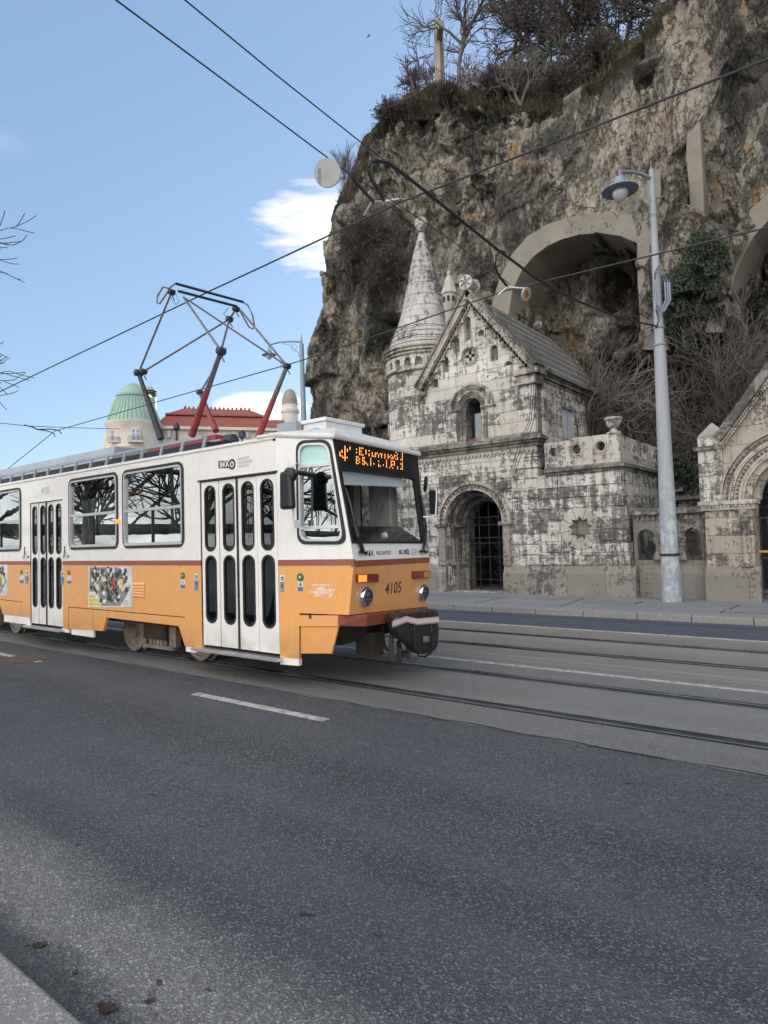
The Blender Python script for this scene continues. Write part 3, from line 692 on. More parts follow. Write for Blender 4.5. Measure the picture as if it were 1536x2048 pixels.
def cliff_mat():
    m, t, p = newmat('weathered travertine rock'); g = geo(t)
    w1 = noise(t, g, .35, 5, .6, .5)
    strk = noise(t, mapping(t, g, (1.1, 1.1, .28)), 1.15, 8, .68, .9)
    spot = noise(t, g, 1.7, 9, .74, .6); fine = noise(t, g, 7, 8, .74); blk = noise(t, mapping(t, g, (.8, .8, .5)), .55, 6, .62, .8)
    c = mixc(t, ramp(t, strk, [(0.36, 0.0), (0.64, 1.0)]), (.28, .255, .22), (.60, .53, .425))
    c = mixc(t, ramp(t, spot, [(0.5, 0.0), (0.64, .85)]), c, (.70, .62, .50))
    c = mixc(t, ramp(t, noise(t, g, .85, 7, .68, .7), [(0.575, 0.0), (0.66, .85)]), c, (.46, .27, .11))
    c = mixc(t, ramp(t, noise(t, g, .5, 5, .6, .4), [(0.54, 0.0), (0.63, .75)]), c, (.30, .295, .275))
    v = math_n(t, 'ADD', math_n(t, 'MULTIPLY', blk, 1.0), math_n(t, 'MULTIPLY', spot, .55)); v = math_n(t, 'ADD', v, math_n(t, 'MULTIPLY', strk, .35))
    k = ramp(t, v, [(0.965, 0.0), (1.0, .75)])
    # ramp clamps at 1: rescale first
    k = ramp(t, math_n(t, 'MULTIPLY', v, .5), [(0.468, 0.0), (0.492, .70), (0.55, .95)])
    c = mixc(t, k, c, mixc(t, fine, (.03, .03, .027), (.135, .13, .118)))
    c = mixc(t, ramp(t, fine, [(0.525, 0.0), (0.71, .72)]), c, (.045, .04, .034))
    vo = N(t, 'ShaderNodeTexVoronoi'); vo.feature = 'DISTANCE_TO_EDGE'; vo.inputs['Scale'].default_value = 1.1
    sc2 = t.nodes.new('ShaderNodeVectorMath'); sc2.operation = 'ADD'; nn = t.nodes.new('ShaderNodeTexNoise'); nn.inputs['Scale'].default_value = 1.6; nn.inputs['Detail'].default_value = 8; t.links.new(g, nn.inputs['Vector'])
    t.links.new(mapping(t, g, (1, 1, .32)), sc2.inputs[0]); t.links.new(nn.outputs['Color'], sc2.inputs[1]); t.links.new(sc2.outputs[0], vo.inputs['Vector'])
    cr = ramp(t, vo.outputs['Distance'], [(0.0, .85), (0.012, 0.0)])
    c = mixc(t, math_n(t, 'MULTIPLY', cr, ramp(t, spot, [(.48, 0.0), (.62, .8)])), c, (.04, .035, .03))
    r1_ = noise(t, mapping(t, g, (1, 1, .5)), .9, 9, .62, .5); r2_ = noise(t, mapping(t, g, (1, 1, .45)), 2.3, 8, .6, .4)
    fr1 = ramp(t, math_n(t, 'ABSOLUTE', math_n(t, 'SUBTRACT', r1_, .5)), [(0.0, .9), (0.014, 0.0)]); fr2 = ramp(t, math_n(t, 'ABSOLUTE', math_n(t, 'SUBTRACT', r2_, .52)), [(0.0, .8), (0.016, 0.0)])
    frk = math_n(t, 'MAXIMUM', fr1, fr2); c = mixc(t, frk, c, (.035, .03, .026))
    a = t.nodes.new('ShaderNodeAttribute'); a.attribute_name = 'soil'
    sm = ramp(t, math_n(t, 'ADD', a.outputs['Fac'], math_n(t, 'MULTIPLY', math_n(t, 'SUBTRACT', spot, .5), 1.2)), [(0.4, 0.0), (0.62, .92)])
    c = mixc(t, sm, c, mixc(t, noise(t, g, 3, 7, .7), (.02, .018, .013), (.075, .060, .04)))
    setc(t, p.inputs['Base Color'], c); p.inputs['Roughness'].default_value = .95; p.inputs['Specular IOR Level'].default_value = .15
    h = math_n(t, 'ADD', math_n(t, 'MULTIPLY', spot, 1.2), math_n(t, 'MULTIPLY', fine, .9)); h = math_n(t, 'ADD', h, math_n(t, 'MULTIPLY', strk, .9)); h = math_n(t, 'SUBTRACT', h, math_n(t, 'MULTIPLY', cr, .4)); h = math_n(t, 'SUBTRACT', h, math_n(t, 'MULTIPLY', frk, .45)); h = math_n(t, 'ADD', h, math_n(t, 'MULTIPLY', noise(t, mapping(t, g, (1, 1, .6)), 3.4, 9, .7, .8), 1.0))
    bump(t, p, h, 1.0, .24); return m
me.materials.append(cliff_mat())
# far flank so that the bluff shades the street
struct(MB().box(-24, 60, YC+8, YC+60, 0, 21), 'hill', M['grass_dry'])
struct(MB().box(14, 60, YC, YC+8, 0, 28), 'hill', M['grass_dry'])
# ------------------------------------------------------------------ concrete vaults in the rock
def ring(outer, inner, Y, th, name, parent, mat):
    poly = pxz(outer, Y)+pxz(inner, Y)[::-1]
    return MB().yslab(poly, [], Y, th).build(name, mat, parent)
a_o = [(982, 700), (984, 620), (998, 560), (1022, 510), (1055, 472), (1095, 448), (1140, 434), (1190, 427), (1245, 427), (1290, 432), (1322, 440)]
a_i = [(1020, 700), (1020, 620), (1024, 583), (1044, 540), (1068, 512), (1095, 492), (1120, 480), (1160, 469), (1200, 466), (1240, 472), (1274, 486)]
g0 = PY(1150, 650, AY)
t = thing('concrete_vault', 'pale concrete arch spanning a hollow in the cliff behind the street lamp', 'arch', (g0.x, AY, g0.z), 'concrete arches built into the cliff')
MB().yslab(pxz([(972, 790), (974, 640)]+a_o[2:]+[(1326, 560), (1336, 700), (1284, 700), (1275, 560)]+a_i[:1:-1]+[(1016, 640), (1014, 790)], AY), [], AY, 4.0).build('arch_ring', M['concrete'], t, bev=.02)
MB().yslab(pxz([(1322, 445), (1322, 340), (1300, 335), (1290, 380), (1284, 436)], AY+.06), [], AY+.06, 1.5).build('buttress', M['concrete'], t, bev=.03)
b_o = [(1410, 665), (1412, 650), (1428, 570), (1440, 520), (1462, 470), (1492, 425), (1536, 388), (1600, 350), (1700, 330)]
b_i = [(1446, 665), (1450, 650), (1460, 590), (1470, 550), (1486, 512), (1508, 472), (1536, 442), (1600, 405), (1700, 385)]
tag(MB().yslab(pxz(b_o+b_i[::-1], AY), [], AY, 4.0).build('concrete_vault', M['concrete'], None, bev=.02), 'pale concrete arch high above the gabled portal, right of the street lamp', 'arch', 'concrete arches built into the cliff')
g0 = PY(1388, 470, YC-.75)
t = thing('concrete_buttress', 'upright pale concrete rib let into the rock right of the lamp', 'buttress', (g0.x, YC-.75, g0.z))
MB().yslab(pxz([(1374, 246), (1400, 240), (1403, 300), (1407, 380), (1408, 452), (1383, 455), (1378, 380), (1372, 310)], YC-.5), [], YC-.5, 2.6).build('rib', M['concrete'], t, bev=.03)
# ------------------------------------------------------------------ tram
YS, YF = 5.53, 7.90
XR, XA = -19.6, -5.99
tram = thing('tram', 'white and orange tram with raised red pantograph on the near track', 'tram', (-12.3, 6.78, 0))
def TS(x, y): p = PY(x, y, YS); return (p.x, p.z)
def roundpoly(pts, r, n=5):
    out = []; m = len(pts)
    for i in range(m):
        p0, p1, p2 = Vector(pts[i-1]).to_2d(), Vector(pts[i]).to_2d(), Vector(pts[(i+1) % m]).to_2d()
        a, b = (p0-p1), (p2-p1); rr = min(r, a.length*.45, b.length*.45)
        s, e = p1+a.normalized()*rr, p1+b.normalized()*rr
        for k in range(n+1):
            t = k/n; q = s*(1-t)**2+p1*2*t*(1-t)+e*t*t; out.append((q.x, q.y))
    return out
def grow(pts, d):      # scale outline outwards by about d
    cx = sum(p[0] for p in pts)/len(pts); cz = sum(p[1] for p in pts)/len(pts)
    w_ = max(p[0] for p in pts)-min(p[0] for p in pts); h_ = max(p[1] for p in pts)-min(p[1] for p in pts)
    return [(cx+(p[0]-cx)*(1+2*d/w_), cz+(p[1]-cz)*(1+2*d/h_)) for p in pts]
Z1, Z0 = 1.565, 1.495                   # brick red waist stripe
ZG = 3.06
doors = [(-19.25, -17.95), (-12.82, -11.55), (-7.56, -5.99)]
wz0, wz1 = 1.79, 2.96
wins = [(-9.52, -7.96), (-11.27, -9.72), (-15.05, -13.22), (-17.2, -15.4)]
zdb, zdt = .40, 2.66
out_ = [(XR, Z1)]
for a, b in doors:
    out_ += [(a, Z1), (a, zdt), (b, zdt), (b, Z1)] if b < -6 else [(a, Z1), (a, zdt), (b, zdt)]
out_ += [(XA, ZG), (XR, ZG)]
holes = [rrect(a, b, wz0, wz1, .10) for a, b in wins]
body = MB().yslab(out_, holes, YS, .05).build('side_panel', M['white_paint'], tram)
# lower side panels, orange, with openings over the bogies
TSz = lambda x, y: TS(x, y)
low1 = [(-11.55, Z0)]+[TS(x, y) for x, y in ((126, 1256.5), (138, 1257), (138, 1258), (206, 1262), (213, 1235), (357, 1252), (370, 1293))]+[(-7.56, TS(400, 1294)[1]), (-7.56, Z0)]
low1[1] = (-11.55, low1[1][1])
low2 = [(-17.95, Z0), (-17.95, .5), (-17.2, .5), (-16.95, .85), (-14.3, .85), (-14.05, .5), (-12.82, .5), (-12.82, Z0)]
low3 = [(XR, Z0), (XR, .5), (-19.25, .5), (-19.25, Z0)]
for P in (low1, low2, low3):
    MB().yslab(P, [], YS+.001, .045).build('lower_side_panel', M['orange_paint'], tram)
for a, b in ((XR, -19.25), (-17.95, -12.82), (-11.55, -7.56)):
    MB().box(a, b, YS-.002, YS+.03, Z0-.001, Z1+.001).build('waist_stripe', M['stripe_paint'], tram)
# seams and hinged flap lines on the lower panels
mb = MB()
def pseam(pts, wd=.006, Y=YS-.001):
    for a, b in zip(pts, pts[1:]):
        A, B = PY(*a, Y), PY(*b, Y); d = (B-A).normalized(); n_ = Vector((-d.z, 0, d.x))*wd
        mb.add([A-n_, B-n_, B+n_, A+n_], [(0,1,2,3)])
pseam([(137, 1214), (370, 1234.5)]); pseam([(137, 1213), (137, 1257)]); pseam([(186, 1221), (186, 1260)], .003); pseam([(0, 1199), (45, 1204)])
pseam([(361, 1128), (361, 1136)], .003)
for k in range(5): pseam([(265, 1166+k*6.5), (288, 1167+k*6.5)], .008)
mb.build('panel_seam', M['groove'], tram)
mb = MB()
for (x0, x1, y0, y1) in ((123, 137, 1257, 1266), (142, 186, 1255, 1275), (371, 392, 1293, 1306)):
    a, b = TS(x0, y0), TS(x1, y1); mb.box(a[0], b[0], YS+.006, YS+.04, b[1], a[1])
mb.box(-14.0, -12.85, YS+.006, YS+.04, .36, .5)
mb.build('skirt_end', M['white_metal'], tram)
# louvre
mb = MB(); a, b = TS(265, 1164), TS(290, 1194)
for k in range(5):
    z = a[1]+(b[1]-a[1])*(k+.5)/5; mb.hexa([(a[0], YS, z-.018), (b[0], YS, z-.018), (b[0], YS-.02, z-.018), (a[0], YS-.02, z-.018)][::-1], [(a[0], YS, z+.018), (b[0], YS, z+.018), (b[0], YS-.003, z+.018), (a[0], YS-.003, z+.018)][::-1])
mb.build('louvre', M['orange_paint'], tram)
# far side
fw = [(-8.3, -6.4)]+[(-19.2+k*1.82, -19.2+k*1.82+1.6) for k in range(6)]
MB().slab([(XR, .5), (-6.0, .5), (-6.0, ZG), (XR, ZG)], [rrect(a, b, wz0, wz1, .1) for a, b in fw], (0, YF, 0), (1,0,0), (0,0,1), -.0, .05).build('far_side_panel', M['white_paint'], tram)
for a, b in fw: MB().box(a-.02, b+.02, YF-.03, YF-.02, wz0-.02, wz1+.02).build('far_window', M['glass_clear'], tram)
# windows
def window(a, b, rail):
    o = rrect(a-.035, b+.035, wz0-.035, wz1+.035, .13); i = rrect(a+.012, b-.012, wz0+.012, wz1-.012, .09)
    f = MB().yslab(o, [i], YS-.012, .05).build('window', M['rubber'], tram)
    i2 = rrect(a+.035, b-.035, wz0+.035, wz1-.035, .07)
    MB().yslab(rrect(a+.008, b-.008, wz0+.008, wz1-.008, .09), [i2], YS-.017, .04).build('window_frame', M['alu'], f)
    zb = wz0+(wz1-wz0)*.475
    mb = MB().box(a+.02, b-.02, YS-.012, YS+.02, zb-.022, zb+.022); mb.box(a+.02, b-.02, YS-.020, YS+.02, wz0+.01, wz0+.05)
    mb.build('sliding_rail', M['alu'], f)
    xm = (a+b)/2; MB().box(xm-.014, xm+.014, YS-.005, YS+.02, wz0+.03, zb-.02).build('mullion', M['rubber'], f)
    MB().box(a, b, YS+.020, YS+.026, zb, wz1).build('pane', M['glass'], f)
    MB().box(a, b, YS+.014, YS+.019, wz0, zb).build('pane', M['glass'], f)
for a, b in wins: window(a, b, True)
# doors: four folding leaves each
zw = (TS(418, 1102)[1], TS(418, 972)[1], TS(418, 1245)[1], TS(418, 1112)[1])
def door(a, b, y=YS):
    w4 = (b-a-.03)/4
    d = MB().box(a, b, y+.055, y+.065, zdt-.03, zdt).box(a, a+.012, y+.01, y+.05, zdb, zdt).box(b-.012, b, y+.01, y+.05, zdb, zdt).box((a+b)/2-.014, (a+b)/2+.014, y+.004, y+.05, zdb, zdt).build('door', M['rubber'], tram)
    for k in range(4):
        x0 = a+.015+k*w4+(.006 if k < 2 else .012); x1 = x0+w4-.016
        h1 = rrect(x0+w4*.20, x0+w4*.80, zw[0], zw[1], w4*.29, 6); h2 = rrect(x0+w4*.20, x0+w4*.80, zw[2], zw[3], w4*.29, 6)
        yy = y+.012+(.008 if k in (1, 2) else 0)
        MB().yslab([(x0, zdb), (x1, zdb), (x1, zdt-.012), (x0, zdt-.012)], [h1, h2], yy, .03).build('door_leaf', M['white_paint'], d, bev=.004)
        mb = MB()
        for h in (h1, h2): mb.yslab(grow(h, .010), [grow(h, -.014)], yy-.005, .03)
        mb.build('window_seal', M['rubber'], d)
        mb = MB()
        for h in (h1, h2): mb.yslab(grow(h, -.002), [], yy+.014, .004)
        mb.build('door_pane', M['glass_door'], d)
    MB().box(a-.12, b+.05, y-.10, y+.3, zdb-.075, zdb-.04).build('door_step', M['alu'], d)
for a, b in doors: door(a, b)
MB().box(doors[1][0]-.02, doors[1][1]+.02, YS-.012, YS+.01, zdt+.0, zdt+.025).build('door_drip_rail', M['white_paint'], tram)
MB().box(doors[2][0]-.03, doors[2][1]+.02, YS-.012, YS+.01, zdt+.0, zdt+.022).build('door_drip_rail', M['rubber'], tram)
# roof shell
prof = [(YS, ZG-.03), (YS+.005, ZG+.03), (YS+.04, ZG+.075), (YS+.12, ZG+.10), (YS+.35, ZG+.12), (YS+.8, ZG+.14)]
ymid = (YS+YF)/2
prof = prof+[(ymid, ZG+.15)]+[(2*ymid-a, b) for a, b in prof[::-1]]
mb = MB(); n_ = len(prof); mb.add([(x, a, b) for x in (XR, -6.05) for a, b in prof], [(i, i+1, n_+i+1, n_+i) for i in range(n_-1)])
mb.f = [f[::-1] for f in mb.f]
mb.build('roof', M['roof_white'], tram, smooth=True)
MB().box(XR, -6.0, YS-.008, YS+.01, ZG+.03, ZG+.05).build('gutter', M['white_paint'], tram)
# ---- cab: tapering side, nose and windscreen planes
P_A = Vector((XA, YS, 0)); P_B = Vector((-4.93, 5.70, 0)); tu = (P_B-P_A).normalized(); tn = tu.cross(Vector((0,0,1)))
def TP3(x, y): return PP(x, y, P_A, tn)
def TP(x, y): q = TP3(x, y)-P_A; return (q.dot(tu), q.z)
side = [(0.0, Z1), TP(707, 1122), TP(664, 877), (0.0, ZG+.04)]
hole = roundpoly([TP(596, 886), TP(658, 883), TP(690, 1084), TP(599, 1084)], .13)
MB().slab([side[0], (side[1][0], Z1), side[2], side[3]], [hole], P_A, tu, (0,0,1), -.05, 0).build('cab_side_panel', M['white_paint'], tram)
b1, b2 = TP(698, 1230), TP(698, 1252)
MB().slab([(0, .36), (TP(598, 1313)[0], .36), (TP(598, 1230)[0], b1[1]), b1, (side[1][0], Z0), (0, Z0)], [], P_A, tu, (0,0,1), -.045, -.001).build('cab_side_panel', M['orange_paint'], tram)
MB().slab([(0, Z0-.002), (side[1][0]+.004, Z0-.002), (side[1][0]+.004, Z1+.002), (0, Z1+.002)], [], P_A, tu, (0,0,1), -.03, .003).build('waist_stripe', M['stripe_paint'], tram)
MB().slab([TP(600, 1252), TP(663, 1308), TP(676, 1252)][:1]+[TP(600, 1308), TP(662, 1308), TP(676, 1252)], [], P_A, tu, (0,0,1), -.05, -.012).build('cab_skirt', M['orange_paint'], tram, bev=.01)
MB().slab([TP(597, 1230), TP(597, 1252), TP(678, 1252), TP(678, 1231)], [], P_A, tu, (0,0,1), -.04, .012).build('cab_skirt', M['orange_paint'], tram, bev=.005)
MB().slab([(0.0, .36), (0.0, .28), (TP(598, 1327)[0], .28), (TP(598, 1327)[0], .36)], [], P_A, tu, (0,0,1), -.06, .004).build('skirt_end', M['white_metal'], tram)
# side cab window
cw = MB().slab(grow(hole, .03), [grow(hole, -.012)], P_A, tu, (0,0,1), -.04, .014).build('cab_side_window', M['rubber'], tram)
MB().slab(grow(hole, -.010), [grow(hole, -.036)], P_A, tu, (0,0,1), -.03, .018).build('window_frame', M['alu'], cw)
zt_ = TP(625, 931)[1]; zb_ = TP(625, 1055)[1]
xl_ = min(p[0] for p in hole)
def xr_at(z): a, b = TP(658, 883), TP(690, 1084); return a[0]+(b[0]-a[0])*(a[1]-z)/(a[1]-b[1])
MB().slab([(xl_+.02, zt_-.02), (xr_at(zt_)-.02, zt_-.02), (xr_at(zt_)-.02, zt_+.02), (xl_+.02, zt_+.02)], [], P_A, tu, (0,0,1), -.02, .012).build('window_bar', M['alu'], cw)
MB().slab([(xl_+.02, zb_-.02), (xr_at(zb_)-.02, zb_-.02), (xr_at(zb_)-.02, zb_+.02), (xl_+.02, zb_+.02)], [], P_A, tu, (0,0,1), -.02, .012).build('window_bar', M['alu'], cw)
up_h = [p for p in grow(hole, -.02) if p[1] > zt_]; up_h = sorted(up_h, key=lambda p: math.atan2(p[1]-(zt_+.15), p[0]-.6))
MB().slab([(xl_+.02, zt_), (xr_at(zt_)-.02, zt_)]+[(xr_at(TP(658,884)[1])-.05, TP(658,886)[1]-.0), (xl_+.05, TP(596,889)[1])], [], P_A, tu, (0,0,1), -.022, -.018).build('upper_pane', M['glass_green'], cw)
MB().slab([(xl_+.01, wz0-.02), (xr_at(wz0)-.02, wz0-.02), (xr_at(zt_)-.01, zt_), (xl_+.01, zt_)], [], P_A, tu, (0,0,1), -.026, -.022).build('pane', M['glass'], cw)
# front planes
A3 = TP3(707, 1122); fdir = Vector((-.21, 1.92, 0)).normalized(); fn0 = fdir.cross(Vector((0,0,1)))
C3 = PP(859, 1115, A3, fn0)
B3 = TP3(664, 877); BL3 = TP3(698, 1230)
def basis(o, r, t):
    u = (r-o).normalized(); n = u.cross(t-o).normalized(); v = n.cross(u); return (o, u, v, n)
UPF = basis(A3, C3, B3)
NOF = basis(A3, C3, A3+(A3-BL3))
def F2(fr, x, y, off=0.0):
    q = PP(x, y, fr[0]+fr[3]*off, fr[3])-fr[0]; return (q.dot(fr[1]), q.dot(fr[2]))
def F3(fr, x, y, off=0.0): return PP(x, y, fr[0]+fr[3]*off, fr[3])
def fslab(fr, outer, holes, d0, d1): return MB().slab(outer, holes, fr[0], fr[1], fr[2], d0, d1)
if UPF[3].x < 0: print('front normal flipped')
g_out = [F2(UPF, *p) for p in ((703, 1087), (849, 1087), (833, 900), (665, 879))]
ws = roundpoly([F2(UPF, *p) for p in ((706, 1083), (846, 1083), (828, 921), (676, 893))], .06)
fslab(UPF, [(0, 0), ((C3-A3).length, 0), g_out[1], g_out[0]], [], -.04, 0).build('nose_panel', M['white_paint'], tram)
led_b = [F2(UPF, 682, 938), F2(UPF, 826, 957)]
ws2 = roundpoly([F2(UPF, *p) for p in ((705, 1083), (847, 1083), (830, 958), (682, 938))], .05)
frn = fslab(UPF, g_out, [ws2], -.05, .012).build('windscreen_surround', M['rubber'], tram)
fslab(UPF, grow(ws2, .0), [], -.02, -.015).build('windscreen', M['glass_clear'], frn)
# nose lower panel
nr = F2(NOF, 853, 1213); nl = F2(NOF, 698, 1230)
fslab(NOF, [(0, 0), nl, nr, ((C3-A3).length, 0)], [], -.05, 0).build('nose_panel', M['orange_paint'], tram)
sz = .5*(Z1-Z0)
fslab(NOF, [(-.004, -(Z1-Z0)), ((C3-A3).length, -(Z1-Z0)), ((C3-A3).length, .004), (-.004, .004)], [], -.03, .004).build('waist_stripe', M['stripe_paint'], tram)
# far taper, mirrored roughly, so the cab is closed
Cx, Cy = C3.x, C3.y
rt = F3(UPF, 833, 899)
mb = MB(); mb.add([(Cx, Cy, Z1), (-6.0, YF, Z1), (-6.0, YF, .5), F3(NOF, 853, 1213)], [(0,1,2,3)]); mb.build('far_cab_panel', M['orange_paint'], tram)
Mx = Vector((-6.0, YF, 0))
def fc(t, z): a = Vector((Cx, Cy, Z1)).lerp(rt, (z-Z1)/(rt.z-Z1)); p = a.lerp(Vector((-6.0, YF, z)), t); p.z = z; return p
mb = MB()
def fq(t0, t1, z0, z1): mb.add([fc(t0, z0), fc(t1, z0), fc(t1, z1), fc(t0, z1)], [(0,1,2,3)])
fq(0, 1, Z1, wz0-.05); fq(0, 1, 2.75, ZG+.05); fq(0, .10, wz0-.05, 2.75); fq(.8, 1, wz0-.05, 2.75)
mb.build('far_cab_panel', M['white_paint'], tram)
# roof cap over the cab
zc0 = TP(664, 877)[1]
cl, cr = TP3(665, 878), F3(UPF, 834, 900)
n3 = UPF[3]; n3 = Vector((n3.x, n3.y, 0)).normalized()
pb = [Vector((-6.35, YS-.015, 0)), Vector((XA, YS-.018, 0)), cl+n3*.05-Vector((0, .03, 0)), cr+n3*.05+Vector((0, .04, 0)), Vector((XA, YF+.02, 0)), Vector((-6.35, YF+.015, 0))]
zz = [ZG+.055, ZG+.05, cl.z-.005, cl.z-.005, ZG+.05, ZG+.05]
hs_ = [.05, .055, .06, .06, .05, .05]
bot = [(p.x, p.y, z) for p, z in zip(pb, zz)]; mid_ = [(p.x, p.y, z+h) for p, z, h in zip(pb, zz, hs_)]
cen = Vector((-6.0, 6.72, 0)); topp = [((p.x-cen.x)*.72+cen.x-.1, (p.y-cen.y)*.6+cen.y, ZG+.16) for p in pb]
mb = MB(); mb.add(bot+mid_+topp, [(i, (i+1) % 6, (i+1) % 6+6, i+6) for i in range(6)]+[(i+6, (i+1) % 6+6, (i+1) % 6+12, i+12) for i in range(6)]+[tuple(range(12, 18)), tuple(range(5, -1, -1))])
mb.build('roof_cap', M['roof_white'], tram, bev=.03, seg=3)
# bumper bar, two facets meeting at the corner
k0 = [TP3(679, 1231)+tn*.02, TP3(679, 1252)+tn*.02]
fx = F3(NOF, 728, 1229, .03), F3(NOF, 728, 1253, .03)
fy = F3(NOF, 857, 1214, .02), F3(NOF, 857, 1232, .02)
fx = (fx[0]+Vector((.05, 0, 0)), fx[1]+Vector((.03, 0, 0)))
inn = Vector((-.25, .08, 0)); inn2 = Vector((-.25, 0, 0)); inn3 = Vector((-.25, -.08, 0))
mb = MB()
mb.hexa([k0[1], k0[1]+inn, fx[1]+inn2, fx[1]][::-1], [k0[0], k0[0]+inn, fx[0]+inn2, fx[0]][::-1])
mb.hexa([fx[1], fx[1]+inn2, fy[1]+inn3, fy[1]][::-1], [fx[0], fx[0]+inn2, fy[0]+inn3, fy[0]][::-1])
mb.build('bumper', M['stripe_paint'], tram, bev=.006)
# lights
def headlight(x, y, rr):
    c = F3(NOF, x, y, .0); n = NOF[3]; hl = MB().lathe(c, [(rr*1.12, -.02), (rr*1.12, .03), (rr*1.02, .055), (rr*.86, .06), (rr*.84, .03), (rr*.84, -.01)], 28, n).build('headlight', M['chrome'], tram, smooth=True)
    MB().lathe(c, [(rr*1.22, .0), (rr*1.22, .012), (rr*1.0, .02)], 28, n).build('rim', M['roof_grey'], hl)
    MB().lathe(c, [(rr*.84, .0), (rr*.84, .03), (rr*.55, .046), (.002, .052)], 24, n).build('lens', M['lamp_glass'], hl, smooth=True)
    mb = MB(); u, v = NOF[1], NOF[2]
    for k in range(5):
        d = (k-2)*rr*.32; l = math.sqrt(max(0, (rr*.8)**2-d*d)); mb.tube([c+u*d-v*l+n*.05, c+u*d+v*l+n*.05], .006, 5)
    mb.tube([c-u*rr*.8+n*.055, c+u*rr*.8+n*.055], .012, 5); mb.build('lens_ribs', M['black_plastic'], hl)
headlight(729, 1193, .105); headlight(844, 1185, .105)
def signal(x0, x1, ya, yb, lit_left):
    q = roundpoly([F2(NOF, x0, yb[0]), F2(NOF, x1, yb[1]), F2(NOF, x1, ya[1]), F2(NOF, x0, ya[0])], .012, 3)
    s = fslab(NOF, q, [], -.01, .035).build('signal_lamp', M['lens_red'], tram, bev=.006)
    t_ = .42
    xa, xb = (x0+1, x0+(x1-x0)*t_) if lit_left else (x1-(x1-x0)*.38, x1-1)
    fa = lambda x, yy: yy[0]+(yy[1]-yy[0])*(x-x0)/(x1-x0)
    fslab(NOF, [F2(NOF, xa, fa(xa, yb)-1.5), F2(NOF, xb, fa(xb, yb)-1.5), F2(NOF, xb, fa(xb, ya)+1.5), F2(NOF, xa, fa(xa, ya)+1.5)], [], .03, .040).build('indicator', M['amber_lit'] if lit_left else M['lens_amber'], s, bev=.004)
signal(711, 753, (1148, 1147), (1165, 1163), True); signal(823, 857, (1142, 1141), (1157, 1155), False)
def ftext(fr, body, x, y, hpx, mat, name, sx=1.0, align='CENTER'):
    o = F3(fr, x, y); h = (F3(fr, x, y-hpx/2)-F3(fr, x, y+hpx/2)).length
    return text_mesh(body, h/.64, o, fr[1], fr[2], mat, tram, name, align, .0015, sx)
ftext(NOF, '4105', 787, 1177, 20, M['text_dark'], 'fleet_number', 1.0)
ftext(UPF, 'BUDAPEST', 768, 1106, 6.5, M['text_dark'], 'city_name', 1.12)
mb = MB(); n = UPF[3]
for dx, dy, r_ in ((-5, 0, 2.2), (0, 2, 3.0), (5, 0, 2.2), (-5, -4, 1.5), (5, -4, 1.5), (0, -4, 2.0), (-7, 4, 1.2), (7, 4, 1.2)):
    c = F3(UPF, 739+dx, 1107+dy); mb.lathe(c, [(r_*.0085, .0), (r_*.0085, .003)], 7, n)
mb.build('city_crest', M['text_dark'], tram)
def badge(fr, x0, x1, yc_, h, tram=tram):
    L = x1-x0; hh = h/2
    q = roundpoly([F2(fr, x0, yc_+hh*.78), F2(fr, x0+L*.72, yc_+hh*.70), F2(fr, x0+L*.72, yc_-hh*.80), F2(fr, x0, yc_-hh*.72)], .008, 3)
    fslab(fr, q, [], 0, .0015).build('operator_badge', M['text_navy'], tram)
    c = F3(fr, x0+L*.80, yc_-.3); s = (F3(fr, x0, yc_-hh)-F3(fr, x0, yc_+hh)).length/2
    ax = fr[3]
    MB().lathe(c, [(s*1.08, 0), (s*1.08, .002)], 20, ax).build('operator_badge', M['text_navy'], tram)
    MB().lathe(c, [(s*.58, 0), (s*.58, .003)], 18, ax).build('badge_ring', M['text_white'], tram)
    MB().lathe(c, [(s*.33, 0), (s*.33, .004)], 16, ax).build('badge_dot', M['text_navy'], tram)
    o = F3(fr, x0+L*.36, yc_); text_mesh('BKK', s*1.55, o, fr[1], fr[2], M['text_white'], tram, 'badge_letters', 'CENTER', .0025)
badge(UPF, 798, 820, 1104, 11)
for k, s_ in enumerate(('BUDAPESTI', 'KÖZLEKEDÉSI', 'KÖZPONT')): ftext(UPF, s_, 822, 1099+k*5, 3.0, M['text_grey'], 'operator_name', 1, 'LEFT')
SF = (Vector((0, YS, 0)), Vector((1,0,0)), Vector((0,0,1)), Vector((0,-1,0)))
badge(SF, 437, 471, 929, 20)
for k, s_ in enumerate(('BUDAPESTI', 'KÖZLEKEDÉSI', 'KÖZPONT')): ftext(SF, s_, 475, 918+k*8+(.8-k*.5), 4.6, M['text_grey'], 'operator_name', 1, 'LEFT')
ftext(SF, '4105', 91, 982, 12, M['text_grey'], 'fleet_number', .95)
TF = (P_A, tu, Vector((0,0,1)), tn)
ftext(TF, 'A BKK szolgáltatója a', 644, 1170, 3.6, M['text_white'], 'operator_line', 1.0)
ftext(TF, 'BKV', 638, 1190, 7, M['text_white'], 'operator_logo', 1.0); ftext(TF, 'zrt.', 649, 1187.5, 4, M['text_white'], 'operator_logo', 1.0)
mb = MB()
def stroke(fr, pts, wd, d=.002):
    for a, b in zip(pts, pts[1:]):
        A, B = F3(fr, *a, d), F3(fr, *b, d); dr = (B-A).normalized(); nn_ = fr[3].cross(dr)*wd; mb.add([A-nn_, B-nn_, B+nn_, A+nn_], [(0,1,2,3)])
stroke(TF, [(620, 1184), (652, 1184), (660, 1187), (662, 1191), (657, 1194)], .006); stroke(TF, [(655, 1180), (662, 1184), (664, 1189), (661, 1193)], .005)
stroke(TF, [(646, 1174), (633, 1178), (634, 1180), (669, 1180)], .006); stroke(TF, [(650, 1176), (640, 1179)], .005)
mb.build('operator_logo', M['text_white'], tram)
